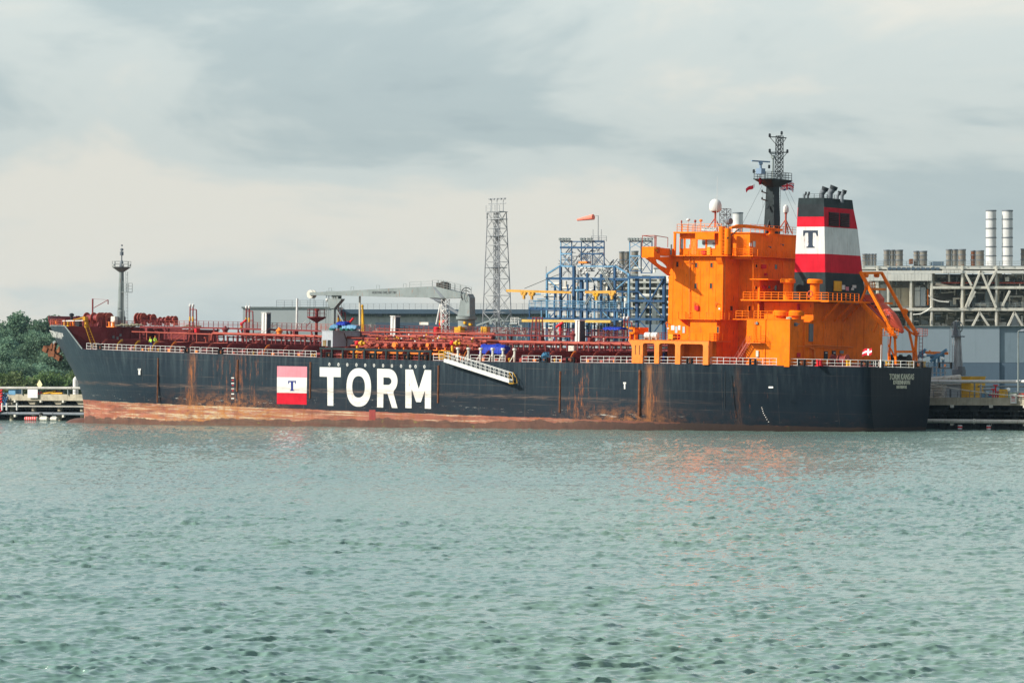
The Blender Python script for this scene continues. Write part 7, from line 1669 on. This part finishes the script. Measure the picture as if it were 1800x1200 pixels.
for k in range(26): c = J(rr.uniform(990, 1105), rr.uniform(470, 486), PB-2); mb.ell(c, (.25, .25, .25), 8)
BT.part('lamp_fitting', mb, WHITE, stuff=True)
mb = MB(); m2 = MB()
for k in range(260):
    x = rr.uniform(965, 1110); y = rr.uniform(555, 598) if rr.random() < .55 else rr.uniform(492, 556); c = J(x, y, PB-5-rr.uniform(0, 3)); t = (mb if rr.random() < .6 else m2); L_ = rr.uniform(.8, 4); t.tube(c, c+rr.choice((Vector((L_, 0, 0)), Vector((0, 0, -L_)))), rr.choice((.07, .12, .22)), 6)
BT.part('pipework', mb, DIRTYW, stuff=True); BT.part('pipework', m2, LBLUE, stuff=True)
mb = MB()
for x0, y0, x1, y1 in ((1038, 488, 1053, 512), (1055, 474, 1075, 508), (1058, 474, 1078, 508), (1027, 535, 1040, 515), (1030, 535, 1043, 515)): mb.bar(J(x0, y0, PB+.5), J(x1, y1, PB+.5), .14)
BT.part('loading_hose_boom', mb, GREYP)
# yellow runway beams with trolleys
YB = Thing('upper_gantry_beam', 'long yellow crane runway beam sticking out left of the blue platform', 'crane beam', MJ, J(960, 514, PB+1.5)); mb = MB()
OCH = paint('ochre_beam', (.60, .33, .06), .6, .2, rust=.3)
mb.bar(J(890.5, 510.8, PB+1.5), J(1004, 514, PB+1.5), .3, .42); mb.bar(J(1029, 513.5, PB+1.5), J(1083, 513, PB+1.5), .3, .45); YB.part('runway', mb, OCH); mb = MB()
mb.bar(J(922, 507, PB+1.5), J(985, 481, PB+1.5), .08); YB.part('tie_rod', mb, BLACKP)
for x, y in ((921, 517), (935, 518), (1076, 517.5), (1048, 519)):
    c = J(x, y, PB+1.5); mb = MB(); mb.cbox(c, (.9, .5, .4)); mb.lathe(c+Vector((.35, 0, .2)), [(.25, -.3), (.25, .3)], 8, (0, 1, 0)); mb.lathe(c-Vector((.35, 0, -.2)), [(.25, -.3), (.25, .3)], 8, (0, 1, 0)); mb.cbox(c-Vector((0, 0, .5)), (.35, .4, .7)); YB.part('trolley', mb, OCH if x != 1048 else YELLOW)
mb = MB(); mb.tube(J(921.5, 520, PB+1.5), J(921.5, 580, PB+1.5), .025, 3); YB.part('wire', mb, BLACKP)
YB2 = Thing('lower_gantry_beam', 'lower yellow beam running along the foot of the blue platform', 'crane beam', MJ, J(1000, 566, PB+1.5)); mb = MB(); mb.bar(J(918, 563.5, PB+1.5), J(1074, 565, PB+1.5), .35, .45); YB2.part('runway', mb, paint('yellow_beam', (.60, .40, .10), .6, .2, rust=.2)); mb = MB()
for x in (930, 960, 1000, 1040, 1065): c = J(x, 564, PB+1.5); mb.bar((c.x, PB+1.5, 5), c-Vector((0, 0, .3)), .18)
YB2.part('leg', mb, BLUEP)
# windsock
WS = Thing('windsock', 'faded orange windsock on a tall pole above the blue platform', 'windsock', MJ, J(1051.5, 424, PB-1)); a, t = J(1051.5, 424, PB-1), J(1051.5, 379, PB-1); mb = MB(); mb.tube(a, t, .06, 6); mb.tube(t, J(1046.5, 379.5, PB-1), .04, 4); WS.part('pole', mb, MIDG)
c0, c1 = J(1043, 381.5, PB-1), J(1015, 386.5, PB-1); mb = MB()
n = 10
for k in range(n): p0, p1 = c0.lerp(c1, k/n), c0.lerp(c1, (k+1)/n); mb.tube(p0, p1, .5-.3*k/n, 12, .5-.3*(k+1)/n, cap=False)
mb.lathe(c0, [(.5, -.02), (.5, .02)], 12, c1-c0); WS.part('sock', mb, paint('windsock_cloth', (.80, .20, .14), .8, .15))
# ================= far buildings =================
def wbox(mb, x0, y0, x1, y1, Y, d):
    a, b_ = W(x0, y1, Y), W(x1, y0, Y); mb.box((a.x, Y, a.z), (b_.x, Y+d, b_.z)); return a, b_
def ground(v): return (v[0], v[1], 1.5)
# pale storage tank (very large) left of centre
YT = 1000.; T_ = Thing('storage_building', 'plain pale flat-roofed block behind the forward deck and crane tip', 'building', MW, ground(W(512, 660, YT+15))); mb = MB(); a, b_ = W(427, 541.5, YT), W(596, 541.5, YT); cxx = (a.x+b_.x)/2; rad = abs(b_.x-a.x)/2
zz = (1.2, a.z*.25, a.z*.5, a.z*.75, a.z)
mb.box((a.x, YT, 1.2), (b_.x, YT+40, a.z)); T_.part('wall', mb, TANKW)
for z in zz[1:-1]: mb = MB(); mb.box((a.x-.05, YT-.05, z-.05), (b_.x, YT, z+.05)); T_.part('wall_joint', mb, TANKW)
mb = MB(); mb.box((a.x-.4, YT-.3, a.z), (b_.x+.1, YT+40, a.z+.4)); T_.part('roof_edge', mb, GREYP); mb = MB(); mb.rail([(a.x+10, YT, a.z+.4), (b_.x, YT, a.z+.4)], 1.9, 3, 2.4, .06); T_.part('railing', mb, MIDG)
T_ = Thing('process_hall', 'long low grey-green hall with a dark roof edge behind the deck crane', 'building', MW, ground(W(770, 660, 1010.))); mb = MB(); Yh = 1010.
a, b_ = wbox(mb, 594, 552, 955, 672, Yh, 60); T_.part('wall', mb, WALLG); mb = MB(); wbox(mb, 592, 543.5, 962, 551.5, Yh-1.5, 62); T_.part('roof_edge', mb, SCREENL)
mb = MB(); x = 600
m2 = MB()
while x < 950: wbox(m2, x, 552.2, x+9, 556.5, Yh-.25, .2); x += 10
T_.part('clerestory_glazing', m2, GREYP); mb = MB(); wbox(mb, 660, 567, 950, 577, Yh-.4, .3); wbox(mb, 596, 585, 950, 600, Yh-.4, .3); T_.part('lower_band', mb, SCREENL)
for x in range(604, 955, 12):
    mb = MB(); wbox(mb, x, 551.5, x+.7, 640, Yh-.3, .3); T_.part('pilaster', mb, WALLG)
for x in (628, 664, 705, 741, 905):
    mb = MB(); wbox(mb, x, 551.6, x+8, 556, Yh-.8, .8); T_.part('roof_monitor', mb, MIDG)
mb = MB(); a, b_ = W(594, 543.5, Yh-1), W(960, 543.5, Yh-1); mb.rail([a, b_], 1.7, 3, 1.8, .07); T_.part('railing', mb, STEELM)
# power station frame
YP = 850.
PS_ = Thing('power_station', 'long pale steel-framed industrial plant with open bays behind the stern', 'building', MW, ground(W(1600, 660, YP+6)))
def pm_(nm, x0, y0, x1, y1, mat, Y=YP, d=1.2, w=None):
    mb = MB()
    if w: mb.bar(W(x0, y0, Y), W(x1, y1, Y), w, d)
    else: wbox(mb, x0, y0, x1, y1, Y, d)
    return PS_.part(nm, mb, mat)
DKW = paint('rear_cladding', (.48, .48, .45), .8, .25, sc=.1)  # plain pale grey-beige cladding for the rear wall
pm_('rear_wall', 1515, 482, 1900, 680, DKW, YP+13, 1); pm_('rear_wall', 1050, 492, 1515, 680, paint('pale_cladding', (.34, .35, .34), .8, .2, sc=.1), YP+13, 1)
pm_('roof', 1512, 467, 1900, 473, BEIGEP, YP+.3, 14); pm_('roof', 1050, 486, 1512, 491, BEIGEP, YP+.3, 14)
pm_('floor_slab', 1512, 541.5, 1900, 547, BEIGE, YP+.6, 12); pm_('floor_slab', 1635, 503.5, 1900, 507.5, BEIGE, YP+.6, 12); pm_('floor_slab', 1050, 528, 1512, 532, BEIGE, YP+.6, 12)
cols = [1543, 1562, 1602, 1638, 1692, 1752, 1811, 1870]
for x in cols: pm_('column', x-2.2, 467, x+1.2, 600, BEIGE); pm_('column', x+1.6, 473, x+4.4, 600, CONC, YP+1.4, 1.2)
for x0 in range(1512, 1900, 48):
    pm_('roof_beam', x0, 475.5, x0+47.6, 480.5, BEIGEP, YP-.2, .8)
    pm_('floor_beam', x0, 541, x0+47.6, 546, BEIGE, YP-.2, .6)
for x0 in range(1640, 1900, 48): pm_('floor_beam', x0, 503, x0+47.6, 507.5, BEIGE, YP-.2, .6)
for x0, y0, x1, y1 in ((1697, 481, 1708, 502), (1724, 476, 1697, 541), (1724, 476, 1751, 541), (1750, 478, 1737, 502), (1722, 549, 1708, 576), (1722, 549, 1740, 576), (1714, 512, 1701, 538), (1775, 511, 1762, 538), (1783, 549, 1770, 577), (1783, 549, 1800, 577)):
    pm_('brace', x0, y0, x1, y1, BEIGE, YP-.3, .5, .55)
for x0 in range(1566, 1638, 6): pm_('cladding_panel', x0, 481, x0+5.7, 493.5, BEIGEP, YP-.3, .4)
for x0 in range(1518, 1562, 6): pm_('cladding_panel', x0, 481, x0+5.7, 493.5, BEIGEP, YP-.2, .3)
for x0 in range(1657, 1690, 7): pm_('cladding_panel', x0, 474, x0+6.6, 480, BEIGEP, YP-.5, .4)
for x0, y0, x1, y1, mt_ in ((1566, 506, 1573, 538, paint('tan_cladding', (.42, .36, .25), .8, .2)), (1574, 506, 1583, 538, MATS['tan_cladding']), (1584, 506, 1600, 538, MATS['tan_cladding']), (1608, 505, 1617, 538, BEIGEP), (1618, 505, 1627, 538, TANKW), (1630, 508, 1632, 536, ORANGE2), (1732, 508, 1740, 540, GREYP), (1778, 550, 1791, 573, TANKW), (1541, 500, 1560, 538, BEIGEP)):
    pm_('wall_panel', x0, y0, x1, y1, mt_, YP+2, .5)
for x in np.arange(1560, 1650, 8.5): pm_('roof_vent', x, 470, x+6.5, 474.5, SCREENL, YP-.2, .6)
mb = MB(); mb.rail([W(1512, 467, YP), W(1900, 467, YP)], 1.1, 2, 3, .07); mb.rail([W(1710, 541, YP), W(1750, 541, YP)], 1.3, 3, 2, .08); mb.rail([W(1755, 541, YP), W(1800, 541, YP)], 1.3, 3, 2, .08); PS_.part('railing', mb, GREYP)
mb = MB(); mb.bar(W(1655, 497, YP+2), W(1900, 497.5, YP+2), .35); PS_.part('red_pipe', mb, SALMON)
mb = MB(); mb.hexa([W(1643, 501, YP), W(1688, 508, YP), W(1688, 508, YP+6), W(1643, 501, YP+6), W(1646, 497, YP), W(1690, 506, YP), W(1690, 506, YP+6), W(1646, 497, YP+6)]); PS_.part('collapsed_canopy', mb, paint('brown_canopy', (.28, .25, .2), .8, .3))
rr = random.Random(31); mb = MB(); m2 = MB(); m3 = MB()
for k in range(560):
    x = rr.uniform(1515, 1880); y = rr.choice((rr.uniform(482, 502), rr.uniform(510, 541), rr.uniform(549, 576))); t = rr.choice((mb, mb, m2, m3)); c = W(x, y, YP+rr.uniform(1.5, 9)); L_ = rr.uniform(.8, 4.5)
    t.tube(c, c+rr.choice((Vector((L_, 0, 0)), Vector((L_, 0, 0)), Vector((0, 0, -L_*.6)), Vector((0, 0, L_*.5)))), rr.choice((.09, .12, .2, .32)), 6)
for k in range(70):
    x = rr.uniform(1540, 1880); y = rr.choice((rr.uniform(488, 501), rr.uniform(525, 541), rr.uniform(552, 576))); c = W(x, y, YP+rr.uniform(2, 8)); rr.choice((mb, m2)).cbox(c, (rr.uniform(.4, 2), 1, rr.uniform(.4, 2)))
PS_.part('plant_pipework', mb, BEIGE, stuff=True); PS_.part('plant_pipework', m2, GREYP, stuff=True); PS_.part('plant_pipework', m3, BEIGEP, stuff=True)
rr = random.Random(33); mb = MB(); m2 = MB()
for k in range(170):
    x = rr.uniform(1052, 1200); y = rr.uniform(470, 580); t = rr.choice((mb, m2)); c = W(x, y, YP+rr.uniform(-1, 8)); L_ = rr.uniform(1, 6); t.tube(c, c+rr.choice((Vector((L_, 0, 0)), Vector((L_, 0, 0)), Vector((0, 0, -L_)))), rr.choice((.12, .2, .35, .6)), 6)
PS_.part('plant_pipework', mb, BEIGEP, stuff=True); PS_.part('plant_pipework', m2, GREYP, stuff=True)
for x in (1058, 1081, 1110, 1133, 1157, 1180, 1204): pm_('column', x-2, 486, x+2, 600, BEIGEP, YP-.5, 1)
for y in (494, 505, 519, 538, 551): pm_('duct', 1100, y, 1200, y+3.5, BEIGEP, YP-1, 1)
for x0 in (1126, 1146, 1186): pm_('silo', x0, 533, x0+8, 575, GREYP, YP-1.2, 2)
# tangled cables
mb = MB(); mb.path([W(1605, 553, YP-1), W(1618, 552, YP-1), W(1630, 546, YP-1), W(1638, 539, YP-1)], .18, 6); mb.path([W(1632, 519, YP-1), W(1640, 526, YP-1), W(1652, 530, YP-1), W(1668, 531, YP-1)], .18, 6); PS_.part('loose_hose', mb, BEIGEP)
# stacks
def stack(x0, x1, yt, yb, mat, lab, grp, Y=YP+8, bands=2):
    a, b_ = W(x0, yt, Y), W(x1, yb, Y); c = (a.x+b_.x)/2; r = abs(b_.x-a.x)/2; T_ = Thing('chimney_stack', lab, 'chimney', MW, (c, Y, b_.z), grp); mb = MB()
    mb.lathe((c, Y, b_.z-.5), [(r, 0), (r, a.z-b_.z+.4), (r*.9, a.z-b_.z+.4), (r*.88, a.z-b_.z-1)], 20); T_.part('shaft', mb, mat)
    for k in range(bands): z = b_.z+(a.z-b_.z)*(k+1)/(bands+1); mb = MB(); mb.lathe((c, Y, z), [(r+.12, -.12), (r+.12, .12)], 20); T_.part('band', mb, MIDG)
    mb = MB(); mb.lathe((c, Y, a.z-.3), [(r+.1, 0), (r+.1, .3)], 20); T_.part('rim', mb, MIDG)
for k, (x0, x1) in enumerate(((1553.5, 1563), (1563.5, 1572.5), (1573, 1587))): stack(x0, x1, 439, 466, STACKM, ('left', 'middle', 'right')[k]+' brown stack of the three just right of the ship funnel', 'three stacks nearest the ship', YP+8+k*.1)
for k, (x0, x1) in enumerate(((1606, 1615), (1615.5, 1629.5))): stack(x0, x1, 441, 464, STACKM, ('left of the pair of short brown stacks above the davit frame', 'right of the pair of short brown stacks above the davit frame')[k], 'pair of stacks')
for k, (x0, x1) in enumerate(((1663, 1672.5), (1673, 1682.5), (1683, 1697.5))): stack(x0, x1, 438, 467, STACKM, ('left', 'middle', 'right')[k]+' brown stack of the three left of the tall pale chimneys', 'three stacks left of the tall ones')
for k, (x0, x1) in enumerate(((1706.5, 1714), (1714.5, 1729.5))): stack(x0, x1, 440, 465, RUST if k == 0 else STACKM, ('narrow rusty stack beside the tall pale pair', 'wide brown stack touching the tall pale pair')[k], 'rusty stacks')
for k, (x0, x1) in enumerate(((1516, 1524), (1524.5, 1529), (1529.5, 1535), (1535.5, 1540.5))): stack(x0, x1, 446, 463, STACKM, ('leftmost', 'second', 'third', 'rightmost')[k]+' small dark stack of the four against the funnel side', 'row of four small stacks')
stack(1733, 1751, 369.5, 466, STACKW, 'left of the two tall pale banded chimneys at the right edge', 'tall pale chimneys', YP+6, 5); stack(1761.5, 1780, 369.5, 466, STACKW, 'right of the two tall pale banded chimneys at the right edge', 'tall pale chimneys', YP+6, 5)
stack(1794.5, 1808, 437, 466, STACKM, 'short brown stack cut by the right picture edge', None)
for k, (x0, x1) in enumerate(((1088.5, 1097), (1097.5, 1106), (1110, 1122))): stack(x0, x1, 442 if k < 2 else 441, 486, STACKM, ('left brown stack behind the blue light tower', 'second brown stack behind the blue light tower', 'reddish stack half hidden by the blue light tower')[k], 'stacks behind the blue platform')
stack(1288, 1306, 373.5, 486, STACKW, 'tall pale stack showing above the wheelhouse roof', None, YP+6, 1)
mb = MB(); wbox(mb, 1640, 460, 1659, 467, YP+5, 5); single('roof_plant_room', mb, SCREENL, 'low dark blue plant room on the roof between the brown stacks', 'plant room', MW, ground(W(1648, 467, YP+5))); mb = MB(); wbox(mb, 1600, 455, 1605, 464, YP+5, 3); single('roof_tank', mb, RUST, 'small rusty box on the roof left of the stack pair', 'box', MW, ground(W(1602, 464, YP+5)))
# screen building in front
SB = Thing('screen_building', 'wide windowless blue-grey building below the pale steel-framed plant', 'building', MW, ground(W(1700, 660, 800.))); YS = 800.
for x0, x1, k in ((1480, 1757, 0), (1757.4, 1960, 1)):
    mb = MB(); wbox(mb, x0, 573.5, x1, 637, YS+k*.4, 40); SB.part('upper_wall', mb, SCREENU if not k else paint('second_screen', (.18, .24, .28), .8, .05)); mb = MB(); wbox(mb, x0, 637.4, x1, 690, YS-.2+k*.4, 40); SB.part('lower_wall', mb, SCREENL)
mb = MB(); wbox(mb, 1480, 572.6, 1960, 573.5, YS-.3, 40.5); SB.part('parapet', mb, GREYP)
for x in list(range(1500, 1757, 43)):
    mb = MB(); wbox(mb, x, 574, x+.2, 637, YS-.015, .1); SB.part('panel_joint', mb, SCREENU)
mb = MB(); wbox(mb, 1122, 570, 1200, 600, YS, 20); single('low_shed', mb, SCREENU, 'pale blue-grey shed seen between the blue frame and the orange house', 'shed', MW, ground(W(1150, 660, YS)))
# ================= air =================
HZ = bpy.data.materials.new('haze'); HZ.use_nodes = True; hn = HZ.node_tree; hn.nodes.clear()
ho = N(hn, 'ShaderNodeOutputMaterial'); hv = N(hn, 'ShaderNodeVolumePrincipled'); hv.inputs['Density'].default_value = .00003; hv.inputs['Color'].default_value = (.42, .62, .78, 1); hv.inputs['Anisotropy'].default_value = .1
hn.links.new(hv.outputs[0], ho.inputs['Volume'])
mb = MB(); mb.box((-1400, -200, -4), (1400, 2600, 95)); hz = mesh_obj('haze', mb, HZ); hz['kind'] = 'stuff'
